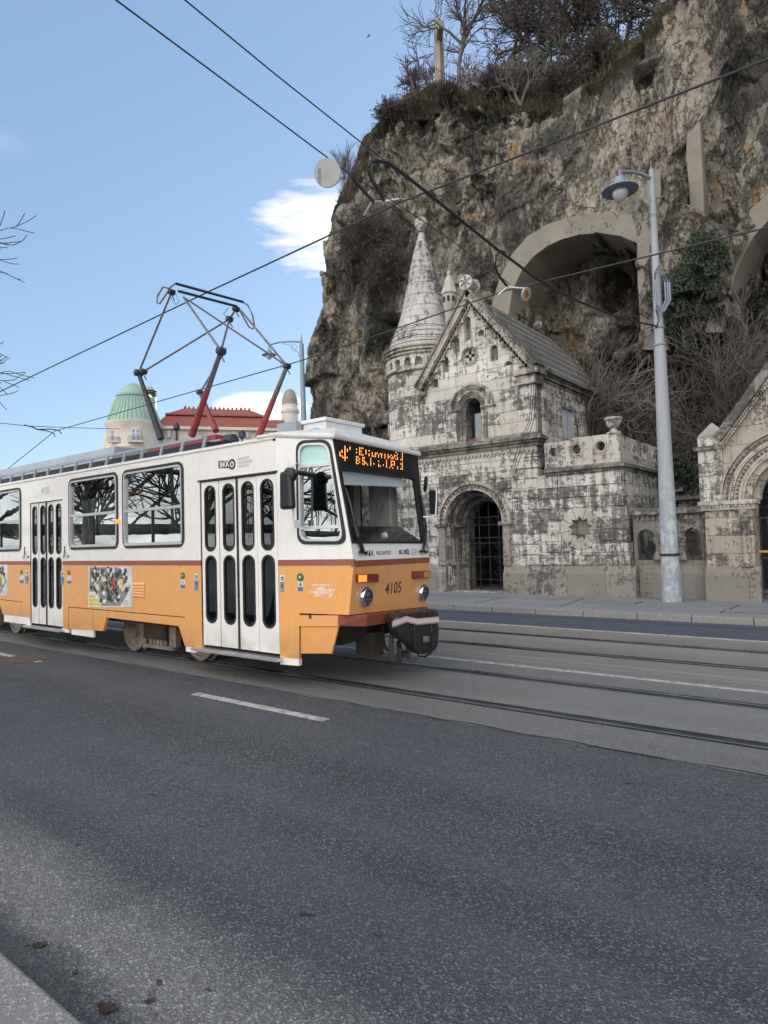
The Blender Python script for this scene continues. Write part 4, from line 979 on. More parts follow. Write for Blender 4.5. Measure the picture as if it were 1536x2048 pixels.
# stickers and door buttons
def disc(fr, x, y, r, mat, name, d=.012):
    return MB().lathe(F3(fr, x, y), [(r, -.002), (r, d), (r*.75, d+.004)], 18, fr[3]).build(name, mat, tram)
def sticker(fr, x0, x1, y0, y1, mat, name='sticker', d=.0015):
    return fslab(fr, [F2(fr, x0, y1), F2(fr, x1, y1), F2(fr, x1, y0), F2(fr, x0, y0)], [], 0, d).build(name, mat, tram)
for fr, x, y, r in ((TF, 601, 1154, .048), (SF, 366, 1151, .045), (SF, 138, 1145, .04), (SF, 43, 1144, .04)):
    disc(fr, x, y, r, M['green_dot'], 'door_button'); disc(fr, x, y, r*.3, M['text_white'], 'button_mark', .015)
for fr, x, y, s in ((TF, 601, 1170, 1.0), (SF, 366, 1166, .85), (SF, 138.5, 1158, .75), (SF, 43.5, 1157, .75)):
    sticker(fr, x-5*s, x+5*s, y-7*s, y+4*s, M['poster_white']); sticker(fr, x-5*s, x+5*s, y+4*s, y+12*s, M['blue_dot']); disc(fr, x, y-1, .018*s, M['blue_dot'], 'sticker_mark', .003)
for fr, x, y, s in ((TF, 564.5, 1167, 1.0), (SF, 393, 1164, 1.0), (SF, 125, 1156, .8), (SF, 54, 1154, .8)):
    sticker(fr, x-4*s, x+4*s, y-17*s, y-4*s, M['poster_white']); sticker(fr, x-4*s, x+4*s, y-4*s, y+17*s, simple('blue grey sticker', (.20, .26, .36), .5, 0, .6, 60))
    mb = MB(); stroke(fr, [(x-2.5*s, y-12*s), (x+2.5*s, y-12*s)], .010, .003); stroke(fr, [(x-2.5*s, y-8*s), (x+2.5*s, y-8*s)], .008, .003); stroke(fr, [(x-2*s, y), (x+2*s, y+3*s), (x-2*s, y+6*s), (x+2*s, y+9*s)], .008, .003); mb.build('sticker_mark', M['text_navy'], tram)
# walking figure pictograms beside the middle door
def picto(x, y):
    global mb; mb = MB()
    stroke(SF, [(x, y-10), (x-.5, y+2)], .022); stroke(SF, [(x-.5, y+1), (x-3, y+10)], .012); stroke(SF, [(x-.5, y+1), (x+1.5, y+10)], .012); stroke(SF, [(x, y-7), (x+3, y-1), (x+6, y+6)], .007)
    stroke(SF, [(x+5, y+6), (x+9, y+6)], .014); stroke(SF, [(x+5.4, y+6), (x+5.4, y+10)], .006); stroke(SF, [(x+8.6, y+6), (x+8.6, y+10)], .006); stroke(SF, [(x+8.5, y+6), (x+9.5, y+3)], .01)
    mb.lathe(F3(SF, x+.3, y-12.5), [(.025, 0), (.025, .002)], 10, SF[3]); mb.build('pictogram', M['text_dark'], tram)
picto(49, 1108); picto(129, 1107)
# advertising poster: dark and light photo tiles with yellow wedges
def poster(x0, x1, ya, yb, seed):
    p = sticker(SF, x0, x1, ya, yb, M['poster_white'], 'poster', .002)
    global mb; r = random.Random(seed); W0 = x1-x0; H0 = yb-ya
    lay = {'poster_grey': MB(), 'poster_black': MB(), 'poster_yellow': MB(), 'poster_white': MB(), 'poster_red': MB()}
    def poly(mat, pts, d): lay[mat].slab([F2(SF, x0+a*W0, ya+b*H0) for a, b in pts][::-1], [], SF[0], SF[1], SF[2], d-.0005, d)
    poly('poster_grey', [(0.03, .02), (.68, .02), (.97, .5), (.78, .97), (.30, .97), (.22, .62), (.02, .62)], .003)
    for k in range(120):
        cx_, cy_ = r.uniform(.05, .92), r.uniform(.05, .86)
        if cx_ > .74 and cy_ > .6 or cx_ < .28 and cy_ > .62: continue
        m_ = r.choice(['poster_black', 'poster_black', 'poster_white', 'poster_black', 'poster_black', 'poster_white'])
        a0 = r.uniform(0, 3); n_ = r.randint(4, 7); poly(m_, [(cx_+r.uniform(.02, .055)*math.cos(a0-2*math.pi*j/n_), cy_+r.uniform(.03, .11)*math.sin(a0-2*math.pi*j/n_)) for j in range(n_)], .0035+k*.00004)
    for (ax_, ay_, bx_, by_) in ((.1, .5, .38, .12), (.38, .12, .62, .55), (.62, .55, .8, .3), (.22, .75, .45, .45), (.45, .45, .68, .8), (.3, .3, .2, .7)):
        poly('poster_yellow', [(ax_, ay_), (bx_, by_), (bx_+.014, by_), (ax_+.014, ay_)][::1 if by_ < ay_ else 1], .009)
    poly('poster_yellow', [(.74, .3), (.80, .3), (.82, .55), (.78, .55)], .0085); poly('poster_red', [(.55, .34), (.63, .34), (.64, .55), (.56, .55)], .009)
    poly('poster_white', [(.74, .98), (.98, .55), (.98, .98)], .009)
    for k in range(3): poly('poster_yellow', [(.03, .70+k*.095), (.16+.08*k, .70+k*.095), (.16+.08*k, .76+k*.095), (.03, .76+k*.095)], .0095)
    for k in range(4): poly('poster_grey', [(.80, .84+k*.03), (.93, .84+k*.03), (.93, .85+k*.03), (.80, .85+k*.03)], .0098)
    al = MB(); mi = []
    for j, (m_, q) in enumerate(lay.items()): al.add(q.v, q.f); mi += [j]*len(q.f)
    pp = al.build('poster_print', M['poster_grey'], p); pp.data.materials.clear()
    for m_ in lay: pp.data.materials.append(M[m_])
    if len(pp.data.polygons) == len(mi): pp.data.polygons.foreach_set('material_index', mi)
poster(177, 264, 1133, 1214, 5)
poster(-40, 15, 1129, 1191, 9)
disc(SF, 238, 1043, .035, M['amber_lit'], 'side_indicator', .04)
# destination display: glowing dots
rows = ["..........................",
 "#..###...#...#.#...............#",]
glyph_top = ["..###....................#...#..", "#.#...#.#.................#..#..", "..##..#...#.##.##.#.#.#.##...#..", "#.#...#.#.#.#.#.#.#.##.##.#..#..", "..###...#.###.#.#.#.#.##.##.##.."]
glyph_bot = ["##..##...#.........#..###....#..", "#.#.#....#....#....#..#.#...##..", "##..##...#.........#..###....#..", "#.#..##..#.#..#..#.#..#...#..#..", "##..##.#.#....##...#.#.#..#.##.."]
mb = MB(); led = MB()
lb = fslab(UPF, [F2(UPF, 684, 935), F2(UPF, 824, 954), F2(UPF, 822, 907), F2(UPF, 678, 889)], [], -.03, .014).build('destination_display', M['black_plastic'], tram)
def dot(x, y, w_=.55, h_=.75):
    c = F3(UPF, x, y, .0155); s = .0068; u, v = UPF[1], UPF[2]
    led.add([c-u*s*w_*1.6-v*s*h_*1.7, c+u*s*w_*1.6-v*s*h_*1.7, c+u*s*w_*1.6+v*s*h_*1.7, c-u*s*w_*1.6+v*s*h_*1.7], [(0,1,2,3)])
X_s, X_e = 713, 811
for gi, G in enumerate((glyph_top, glyph_bot)):
    for rI, row in enumerate(G):
        for cI, ch in enumerate(row):
            x = X_s+(X_e-X_s)*cI/31.0; y = (895 if gi == 0 else 913.5)+(x-X_s)*.128+rI*3.25
            if ch == '#': dot(x, y)
for y in range(893, 921, 3): dot(690, y)
for x, y in ((680, 905), (680, 908), (680, 911), (684, 901), (684, 904), (684, 912), (695, 899), (695, 902), (700, 895), (700, 898), (686, 915), (694, 915)): dot(x, y)
led.build('display_dots', M['led'], lb)
# same display glowing faintly through the second window, inside a box at the ceiling
mb = MB()
MB().box(-11.0, -10.1, 6.35, 6.4, 2.58, 2.86).build('interior_display', M['black_plastic'], tram)
r = random.Random(3)
for k in range(70):
    x = -10.95+.8*r.random(); z = 2.62+.2*r.random(); mb.box(x, x+.016, 6.345, 6.348, z, z+.016)
mb.build('display_dots', M['led'], tram)
# sun blind, dashboard, cab interior
fslab(UPF, [F2(UPF, 693, 967), F2(UPF, 814, 972), F2(UPF, 812, 951), F2(UPF, 685, 939)], [], -.07, -.06).build('sun_blind', M['blind'], tram, bev=.004)
zD = F3(UPF, 760, 1052).z
bk_ = [(-6.05, 5.62), (-6.05, 7.8)]
p1, p2 = F3(UPF, 706, 1082, -.06), F3(UPF, 846, 1082, -.06)
mb = MB(); mb.hexa([(p1.x, p1.y, 1.2), (p2.x, p2.y, 1.2), (-5.75, 7.6, 1.2), (-5.75, 5.65, 1.2)], [(p1.x, p1.y, p1.z-.01), (p2.x, p2.y, p2.z-.01), (-5.6, 7.55, zD+.02), (-5.6, 5.70, zD+.02)])
mb.build('dashboard', M['black_plastic'], tram, bev=.02)
cpt = F3(UPF, 769, 1071, -.05)
toy = MB().lathe(cpt, [(.012, -.045), (.035, -.03), (.045, 0), (.035, .03), (.012, .045)], 16, UPF[3]).build('round_dashboard_toy', M['poster_white'], None, smooth=True)
tag(toy, 'small white round figure with a black spot behind the tram windscreen', 'ornament')
MB().lathe(cpt+UPF[1]*.012+UPF[2]*.004, [(.018, .03), (.02, .044), (.004, .048)], 12, UPF[3]).build('spot', M['black_plastic'], toy)
# interior shell
mb = MB(); mb.box(XR, -5.5, YS+.06, YF-.04, .86, .90); mb.build('floor', M['interior'], tram)
MB().box(XR, -5.6, YS+.08, YF-.08, 2.98, 3.01).build('ceiling', M['interior'], tram)
MB().box(XR, XR+.04, YS+.01, YF+.03, .45, ZG+.2).build('rear_panel', M['white_paint'], tram)
mb = MB(); part = MB().slab([(5.62, .9), (7.80, .9), (7.80, 2.98), (5.62, 2.98)], [[(5.85, 1.75), (6.5, 1.75), (6.5, 2.55), (5.85, 2.55)]], (-6.5, 0, 0), (0,1,0), (0,0,1), -.03, 0).build('cab_partition', M['interior'], tram)
MB().box(-6.52, -6.515, 5.8, 6.55, 1.7, 2.6).build('cab_partition_pane', M['glass'], part)
MB().box(-6.3, -6.22, 7.28, 7.42, .9, 2.98).build('cab_post', M['interior_pale'], tram)
seat0 = None
def seat(x, y):
    s = MB().box(x, x+.42, y, y+.42, 1.32, 1.38).box(x, x+.05, y, y+.42, 1.38, 1.86).build('passenger_seat', simple('brown seat shell', (.16, .08, .04), .5) if 'seatm' not in M else M['seatm'], tram, bev=.02)
    MB().tube([(x+.2, y+.2, .9), (x+.2, y+.2, 1.32)], .03, 6).build('seat_leg', M['rubber'], s)
M['seatm'] = simple('brown seat shell', (.16, .08, .04), .5)
for x in (-17, -16.2, -15.4, -14.6, -13.8, -11.1, -10.3, -9.5, -8.7):
    seat(x, 5.75); seat(x, 7.2)
M['pole'] = simple('yellow green grab pole', (.45, .50, .08), .4)
mb = MB()
for x in (-18.2, -14.9, -12.9, -11.4, -9.2, -7.65, -6.75): mb.tube([(x, 6.1, .9), (x, 6.1, 2.98)], .018, 6)
mb.build('grab_pole', M['pole'], tram)
# underframe, bogies
MB().box(XR+.2, -6.3, YS+.25, YF-.25, .55, .86).build('underframe', M['grime'], tram)
MB().hexa([(-6.3, YS+.3, .42), (-5.35, YS+.45, .5), (-5.5, YF-.35, .5), (-6.3, YF-.3, .42)], [(-6.3, YS+.2, .9), (-5.15, YS+.3, .9), (-5.3, YF-.25, .9), (-6.3, YF-.2, .9)]).build('underframe', M['grime'], tram)
wx = [PY(31, 1255, Y_RA).x, PY(268, 1297, Y_RA).x, PY(400, 1315, Y_RA).x]; wx = [wx[0]-1.9]+wx
for bi in (0, 1):
    xa, xb = wx[bi*2], wx[bi*2+1]
    fm = MB().box(xa+.5, xb-.5, Y_RA-.05, Y_RA+.12, .22, .62).box(xa-.35, xb+.35, Y_RA+.12, Y_RA+.24, .36, .56).box(xa-.35, xb+.35, Y_RB-.24, Y_RB-.12, .36, .56).box(xa+.6, xb-.6, Y_RA-.2, Y_RB+.2, .3, .6)
    bg_ = fm.build('bogie', M['grime'], tram, bev=.02)
    mb = MB()
    for k in range(5): mb.tube([(xa+.72+.1*k, Y_RA-.12, .2), (xa+.72+.1*k, Y_RA-.12, .56)], .035, 8)
    mb.box(xa+.45, xa+.55, Y_RA-.12, Y_RA-.04, .12, .5); mb.box(xb-.6, xb-.42, Y_RA-.14, Y_RA-.04, .2, .66); mb.box(xa+.5, xb-.5, Y_RA-.14, Y_RA-.06, .14, .20)
    mb.tube([(xa+.2, Y_RA-.10, .62), (xa+.7, Y_RA-.10, .5), (xb-.7, Y_RA-.10, .6), (xb-.1, Y_RA-.10, .5)], .02, 6)
    mb.build('springs_and_brake', M['wheel_steel'], bg_, bev=.008)
    for x in (xa, xb):
        for y, s in ((Y_RA, -1), (Y_RB, 1)):
            c = (x, y-.05*s, .345); MB().lathe(c, [(.10, -.10), (.325, -.08), (.36, -.07), (.36, -.05), (.325, -.045), (.325, .05), (.26, .055), (.25, .03), (.12, .035), (.11, .07), (.05, .07)], 32, (0, s, 0)).build('wheel', M['wheel_steel'], bg_, smooth=True)
# mirrors
def mirror_left():
    a = PY(563, 944, 5.30); b = PY(590, 1018, 5.30)
    m_ = MB().hexa([(a.x, 5.24, b.z), (b.x, 5.24, b.z), (b.x, 5.34, b.z), (a.x, 5.34, b.z)], [(a.x+.01, 5.24, a.z), (b.x-.02, 5.24, a.z), (b.x-.02, 5.34, a.z), (a.x+.01, 5.34, a.z)]).build('mirror', M['black_plastic'], tram, bev=.04, seg=3)
    mb = MB(); c = PY(580, 950, 5.30); mb.lathe(c, [(.05, -.05), (.09, -.03), (.09, .03), (.05, .05)], 14, (0,1,0)); e = PY(595, 945, 5.30); e2 = Vector((e.x+.02, 5.57, e.z-.02)); mb.tube([c, e, e2], .03, 8); mb.build('mirror_arm', M['black_plastic'], m_, bev=.005)
    mb = MB(); mb.tube([PY(592, 927, 5.56), PY(586, 932, 5.42), PY(586.5, 1045, 5.42), PY(590, 1052, 5.56)], .014, 6); mb.tube([PY(580, 918, 5.5), PY(575, 925, 5.45), PY(577, 932, 5.45), PY(588, 930, 5.45)], .007, 5); mb.box(*sorted((PY(585, 1043, 5.42).x, PY(589, 1043, 5.42).x)), 5.41, 5.50, PY(586, 1056, 5.42).z, PY(586, 1040, 5.42).z)
    mb.build('mirror_rod', M['white_metal'], m_)
mirror_left()
XM = Cx+.12
m_ = MB(); c = PX(851, 968, XM); m_.lathe(c, [(.06, -.03), (.10, -.02), (.115, .0), (.10, .02), (.02, .025)], 18, (-.8, -.5, .1)); mr = m_.build('mirror', M['black_plastic'], tram, smooth=True)
a, b = PX(861, 980, XM), PX(872, 1029, XM)
q = roundpoly([(a.y, b.z), (b.y, b.z), (b.y, a.z), (a.y, a.z)], .05)
MB().slab(q, [], (XM, 0, 0), (0,1,0), (0,0,1), -.03, .03).build('mirror_head', M['black_plastic'], mr, bev=.01)
MB().tube([PX(842, 960, XM-.1), PX(860, 961, XM), PX(870, 970, XM+.02), PX(873, 990, XM+.03), PX(871, 1028, XM+.03), PX(865, 1034, XM), PX(846, 1034, XM-.1)], .014, 6).build('mirror_rod', M['white_metal'], mr)
# wipers
for base, p_mid, tip in (((726, 1105), (708, 1040), (691, 975)), ((847, 1103), (852, 1050), (838, 975))):
    f = lambda q, o: F3(UPF, *q, o)
    wp = MB().tube([f(base, .03), f(((base[0]+p_mid[0])/2, (base[1]+p_mid[1])/2), .07), f(p_mid, .06)], [.028, .03, .018], 8).tube([f((base[0]-7, base[1]), .02), f((base[0]+6, base[1]+1), .02)], .022, 6).build('wiper', M['black_plastic'], tram)
    MB().tube([f(p_mid, .05), f(((p_mid[0]+tip[0])/2+1, (p_mid[1]+tip[1])/2), .04), f(tip, .03)], [.014, .02, .010], 6).build('wiper_blade', M['black_plastic'], wp)
    mb = MB(); mb.tube([f((base[0]-3+8*math.cos(k*.9), base[1]-3+7*math.sin(k*.9)), .03) for k in range(8)], .004, 4); mb.build('washer_hose', M['white_metal'], wp)
# coupler under its vinyl cover
XC = C3.x+.30
def cx_(x, y, d=0.0): return PX(x, y, XC+d)
sec = [((790, 1232), (800, 1224)), ]
mb = MB()
fr_ = [cx_(787, 1236), cx_(802, 1226), cx_(840, 1222), cx_(876, 1219), cx_(878, 1228), cx_(877, 1296), cx_(868, 1305), cx_(842, 1310), cx_(834, 1308), cx_(828, 1290), cx_(796, 1281)]
ctr = sum(fr_, Vector())/len(fr_)
def ringat(d, s, dz=0): return [Vector((p.x+d, ctr.y+(p.y-ctr.y)*s, ctr.z+(p.z-ctr.z)*s+dz)) for p in fr_]
R0, R1, R2, R3 = ringat(-.22, .93, .02), ringat(-.10, 1.0, .01), ringat(0, 1.0), ringat(.05, .86)
n_ = len(fr_); vs = R0+R1+R2+R3
fs = [(i+k*n_, (i+1) % n_+k*n_, (i+1) % n_+(k+1)*n_, i+(k+1)*n_) for k in range(3) for i in range(n_)]+[tuple(range(3*n_, 4*n_)), tuple(range(n_-1, -1, -1))]
cov = MB().add(vs, [f[::-1] for f in fs]).build('coupler_cover', M['tarp'], None, smooth=True)
tag(cov, 'black vinyl cover with reflective band wrapped round the coupler at the tram nose', 'cover')
cov.data.materials[0] = M['tarp']
md = cov.modifiers.new('sub', 'SUBSURF'); md.levels = 2; md.render_levels = 3; md.subdivision_type = 'CATMULL_CLARK'
tx_ = bpy.data.textures.new('wrinkle', 'CLOUDS'); tx_.noise_scale = .16; tx_.noise_depth = 3
dm = cov.modifiers.new('wrinkle', 'DISPLACE'); dm.texture = tx_; dm.strength = .06; dm.mid_level = .5
def band(y_off0, y_off1, mat, nm, d):
    P_ = [(786, 1243), (800, 1238), (814, 1233), (835, 1238), (856, 1236), (878, 1234)]
    t0 = [cx_(x, y+y_off0, d) for x, y in P_]; t1 = [cx_(x, y+y_off1, d) for x, y in P_]
    dd = Vector((-.016, 0, 0)); m = len(P_); vs = t0+t1+[p+dd for p in t0]+[p+dd for p in t1]
    fs = []
    for i in range(m-1): fs += [(i, i+1, m+i+1, m+i), (2*m+i+1, 2*m+i, 3*m+i, 3*m+i+1), (i+1, i, 2*m+i, 2*m+i+1), (m+i, m+i+1, 3*m+i+1, 3*m+i)]
    MB().add(vs, fs).build(nm, mat, cov)
band(-1, 12, M['tape_edge'], 'band_piping', .075); band(1, 9.5, M['reflective'], 'reflective_band', .080)
for x in (826, 860): MB().tube([cx_(x-2, 1225, -.05), cx_(x, 1228, .06), cx_(x+3, 1262, .085), cx_(x+5, 1300, .06)], .012, 6).build('strap', M['rubber'], cov)
MB().box(*sorted((cx_(850, 1275, .05).x, cx_(850, 1275, .11).x)), *sorted((cx_(849, 1275, .08).y, cx_(856, 1275, .08).y)), cx_(850, 1285, .08).z, cx_(850, 1273, .08).z).build('buckle', M['wheel_steel'], cov, bev=.01)
mb = MB()
mb.tube([cx_(784, 1262, -.2), cx_(782, 1300, -.15), cx_(787, 1322, -.1), cx_(793, 1326, -.1), cx_(799, 1322, -.1), cx_(800, 1300, -.12), cx_(797, 1284, -.2)], .03, 8)
mb.tube([cx_(815, 1285, -.2), cx_(818, 1305, -.1), cx_(815, 1316, -.1)], .03, 8); mb.box(*sorted((cx_(806, 1300, -.2).x, cx_(806, 1300, -.1).x)), *sorted((cx_(806, 1310, -.1).y, cx_(822, 1310, -.1).y)), cx_(806, 1316, -.1).z, cx_(806, 1306, -.1).z)
mb.tube([cx_(832, 1304, -.05), cx_(838, 1312, -.02), cx_(850, 1313, -.02), cx_(862, 1306, -.02)], .014, 6)
mb.tube([(-5.7, 6.95, .62), (XC-.2, ctr.y, .66)], .09, 10); mb.box(-5.5, -5.2, 6.4, 6.6, .3, .6)
mb.tube([cx_(765, 1250, -.4), cx_(768, 1290, -.4), cx_(775, 1300, -.3)], .025, 6)
mb.build('coupler', M['grime'], tram)
# roof equipment
yr_ = 5.86
mb = MB(); rail_t, rail_b = [], []
zx = [(0, 240, 275), (60, 228, 263), (120, 216, 253), (180, 206, 242), (245, 192, 231), (310, 180, 221), (385, 168, 208), (460, 150, 195), (540, 135, 177), (615, 121, 163), (700, 103, 147), (800, 82, 124), (905, 60, 104), (1040, 30, 80)]
zt0 = sum(PY(x/2.56, 860+a/2.56, yr_).z for x, a, b in zx)/len(zx); zb0 = ZG+.12; print('walk', zt0, ZG)
xs = [PY(x/2.56, 860+a/2.56, yr_).x for x, a, b in zx]
mb.box(XR+.3, xs[-1], yr_-.02, yr_+.02, zt0-.02, zt0+.02); mb.box(XR+.3, xs[-1], yr_+.30, yr_+.33, zt0-.02, zt0+.01)
x = xs[-1]
while x > XR+.3:
    mb.hexa([(x-.02, yr_-.04, zb0-.04), (x+.02, yr_-.04, zb0-.04), (x+.02, yr_-.01, zb0-.04), (x-.02, yr_-.01, zb0-.04)], [(x+.05, yr_-.02, zt0), (x+.09, yr_-.02, zt0), (x+.09, yr_+.01, zt0), (x+.05, yr_+.01, zt0)]); x -= (xs[-1]-xs[0])/13
rk = mb.build('roof_walkway', M['roof_grey'], tram)
mb = MB(); x = XR+.4
mb.box(XR+.4, xs[-1]-.1, yr_+.12, yr_+.75, zb0-.02, zt0-.03); mb.build('resistor_bank', M['pan_dark'], tram, bev=.01)
pa, pb2, pc_ = PY(20, 956, 6.15), PY(25, 936, 6.25), PY(230, 892, 6.25)
pd_ = PY(226, 910, 6.15)
mb = MB(); mb.hexa([(pa.x-4, 6.12, zt0), (pd_.x, 6.12, zt0), (pd_.x, 7.2, zt0), (pa.x-4, 7.2, zt0)], [(pa.x-4+.0, 6.25, pc_.z), (pc_.x, 6.25, pc_.z), (pc_.x, 7.1, pc_.z), (pa.x-4, 7.1, pc_.z)])
mb.build('roof_duct', M['roof_grey'], tram, bev=.012)
c0 = PY(651, 833, 6.25); c1 = PX(728, 845, c0.x); c2_ = PY(604, 840, 6.25)
wb = MB().box(c2_.x, c0.x-.02, 6.27, c1.y-.02, ZG+.15, c0.z-.05).build('air_conditioning_box', M['white_metal'], tram, bev=.01)
MB().box(c2_.x-.03, c0.x+.01, 6.24, c1.y+.01, c0.z-.05, c0.z).build('box_lid', M['white_metal'], wb, bev=.01)
MB().box(c0.x-.3, c0.x-.12, 6.20, 6.27, ZG+.2, c0.z-.14).build('box_bracket', M['roof_grey'], wb, bev=.01)
d0_ = PY(591, 838, 6.15); d1_ = PY(553, 845, 6.15)
MB().box(d1_.x, d0_.x, 6.15, 7.3, ZG+.15, d0_.z-.02).build('equipment_box', M['roof_grey'], tram, bev=.012)
# pantograph (part of the tram)
mb = MB()
YN, YQ = 6.2, 7.4
J1, J2, J4, J3 = PY(277, 746, YN), PY(442, 702, YN), PY(400, 785, YQ), PY(574, 732, YQ)
B1, B2, B4, B3 = PY(322, 878, YN+.1), PY(383, 872, YN+.1), PY(432, 862, YQ-.1), PY(516, 876, YQ-.1)
HA, HB = PY(343, 584, 6.30), PY(472, 618, 7.30)
pf = MB().box(min(B1.x, B4.x)-.3, max(B2.x, B3.x)+.25, 6.22, 6.36, ZG+.30, ZG+.42).box(min(B1.x, B4.x)-.3, max(B2.x, B3.x)+.25, 7.2, 7.34, ZG+.30, ZG+.42).box(B1.x-.1, B1.x+.05, 6.3, 7.3, ZG+.3, ZG+.4).box(B2.x, B2.x+.12, 6.3, 7.3, ZG+.3, ZG+.4).build('pantograph', M['red_paint'], tram, bev=.01)
mb.tube([J1, B1], [.035, .06], 10); mb.build('lower_arm', M['pan_dark'], pf, smooth=True)
for J, B, nm in ((J2, B2, 'lower_arm'), (J3, B3, 'lower_arm'), (J4, B4, 'lower_arm')):
    mid1 = J.lerp(B, .45); MB().tube([J, mid1], [.035, .045], 10).build(nm, M['pan_steel'], pf, smooth=True)
    MB().tube([mid1, B], [.046, .06], 10).build(nm, M['red_paint'], pf, smooth=True)
mb = MB()
HA2, HB2 = PY(367, 594, 6.45), PY(481, 620, 7.25)
K1, K2 = PY(287, 743, YN+.03), PY(459, 638, 7.15)
mb.tube([J1, PY(341, 590, 6.3)], .018, 6); mb.tube([K1, K2], .016, 6); mb.tube([J2, HA2], .018, 6); mb.tube([J3, HA2], .016, 6); mb.tube([J3, HB2], .018, 6)
mb.tube([J2, K2, HB], .018, 6); mb.tube([J4, J2+Vector((-.03, .05, -.05))], .016, 6); mb.build('upper_arm', M['pan_steel'], pf)
mb = MB()
for p_, s in ((J1, .06), (J2, .06), (J3, .05), (J4, .05), (K2, .05), (K1, .05), (HA, .05), (HB, .05)):
    mb.lathe(p_, [(s*.5, -s*1.3), (s, -s), (s, s), (s*.5, s*1.3)], 10, (0, 1, 0)); mb.tube([p_+Vector((0, 0, -s)), p_+Vector((.05, .02, -s*3.0))], .010, 5)
mb.build('knee_joint', M['pan_dark'], pf)
mb = MB()
def bar(x0, y0, x1, y1, Y0, Y1): mb.tube([PY(x0, y0, Y0), PY(x1, y1, Y1)], .024, 8)
bar(351, 567, 486, 604, 6.15, 7.35); bar(356, 582, 474, 613, 6.25, 7.30); mb.build('contact_strip', M['pan_dark'], pf)
mb = MB()
mb.tube([PY(351, 567, 6.15), PY(345, 571, 6.1), PY(338, 577, 6.06), PY(326, 574, 6.0), PY(315, 592, 5.95), PY(314, 606, 5.95), PY(319, 608, 5.98), PY(338, 580, 6.08)], .014, 6)
mb.tube([PY(486, 604, 7.35), PY(496, 611, 7.4), PY(505, 630, 7.45), PY(509, 653, 7.5), PY(505, 658, 7.5), PY(498, 654, 7.48), PY(480, 622, 7.35)], .014, 6)
mb.build('horn', M['pan_steel'], pf)
mb = MB()
for pts in ([(342, 597), (352, 609), (358, 604), (352, 588)], [(457, 615), (447, 628), (455, 636), (464, 632)], [(448, 702), (453, 695), (449, 708)], [(402, 792), (392, 785), (397, 778)], [(561, 723), (563, 736), (573, 735)]):
    mb.tube([PY(x, y, 6.4 if x < 420 else 7.2) for x, y in pts], .006, 4)
mb.build('shunt_cable', M['rubber'], pf)
mb = MB()
for x in (B1.x-.1, B2.x+.1):
    for y in (6.29, 7.27): mb.lathe((x, y, ZG+.15), [(.04, 0), (.06, .03), (.04, .06), (.06, .09), (.04, .12), (.05, .16)], 12)
mb.build('insulator', M['lens_red'], pf)
xm = PY(425, 865, 6.8).x
MB().lathe((xm-.25, 6.75, ZG+.42), [(.05, 0), (.11, .02), (.12, .3), (.10, .5), (.12, .52), (.12, .75), (.04, .8)], 14, (1, .15, 0)).box(xm-.3, xm+.55, 6.6, 6.9, ZG+.28, ZG+.40).build('pantograph_drive', M['pan_dark'], pf, bev=.006)
mb = MB()
for px in ((353, 853), (484, 868)):
    p_ = PY(*px, 6.3); mb.tube([(p_.x, p_.y, ZG+.2), (p_.x, p_.y, p_.z+.06)], .018, 6); mb.lathe((p_.x, p_.y, p_.z-.02), [(.03, -.05), (.055, -.02), (.05, .04), (.02, .08)], 10)
mb.build('roof_terminal', M['pan_dark'], tram)
# ---- driver
def skin_figure(name, joints, edges, mat, parent=None, sub=2):
    me = bpy.data.meshes.new(name); me.from_pydata([j[0] for j in joints], edges, []); o = bpy.data.objects.new(name, me); COL.objects.link(o)
    if parent: o.parent = parent
    sk = o.modifiers.new('skin', 'SKIN'); 
    lay_ = me.skin_vertices[0] if me.skin_vertices else None
    if lay_ is None:
        bm = bmesh.new(); bm.from_mesh(me); bm.verts.layers.skin.verify(); bm.to_mesh(me); bm.free(); lay_ = me.skin_vertices[0]
    for i, j in enumerate(joints): rr = j[1]; lay_.data[i].radius = rr if isinstance(rr, tuple) else (rr, rr)
    lay_.data[0].use_root = True
    s = o.modifiers.new('sub', 'SUBSURF'); s.levels = sub; s.render_levels = sub; me.materials.append(mat); return o
dp = Vector((-5.95, 6.62, 0))
drv = skin_figure('person', [((0,0,1.42), (.15,.17)), ((0,0,1.62), (.14,.16)), ((-.01,0,1.84), (.12,.20)), ((0,0,1.96), (.06,.06)), ((.01,0,2.02), (.058,.058)), ((.02,0,2.10), (.085,.075)), ((.02,0,2.19), (.09,.08)), ((.01,0,2.26), (.05,.05)),
  ((0,-.2,1.86), .06), ((.08,-.27,1.62), .048), ((.30,-.2,1.58), .036), ((.38,-.18,1.58), .028), ((0,.2,1.86), .06), ((.08,.27,1.62), .048), ((.30,.2,1.58), .036), ((.38,.18,1.58), .028),
  ((.38,-.1,1.40), .085), ((.42,-.1,1.0), .06), ((.38,.1,1.40), .085), ((.42,.1,1.0), .06)],
  [(0,1),(1,2),(2,3),(3,4),(4,5),(5,6),(6,7),(2,8),(8,9),(9,10),(10,11),(2,12),(12,13),(13,14),(14,15),(0,16),(16,17),(0,18),(18,19)], M['cloth_dark'])
drv.location = dp; tag(drv, 'tram driver in dark clothes seated behind the windscreen', 'person')
hd = skin_figure('head', [((.03,0,2.08), (.07,.06)), ((.045,0,2.14), (.088,.072)), ((.03,0,2.20), (.08,.07)), ((.125,0,2.13), .014)], [(0,1),(1,2),(1,3)], M['skin'], drv)
for s in (-1, 1): MB().lathe((dp.x+.125, dp.y+.032*s, 2.155), [(.002, -.008), (.009, 0), (.002, .008)], 8, (1,0,0)).build('eye', M['black_plastic'], drv)
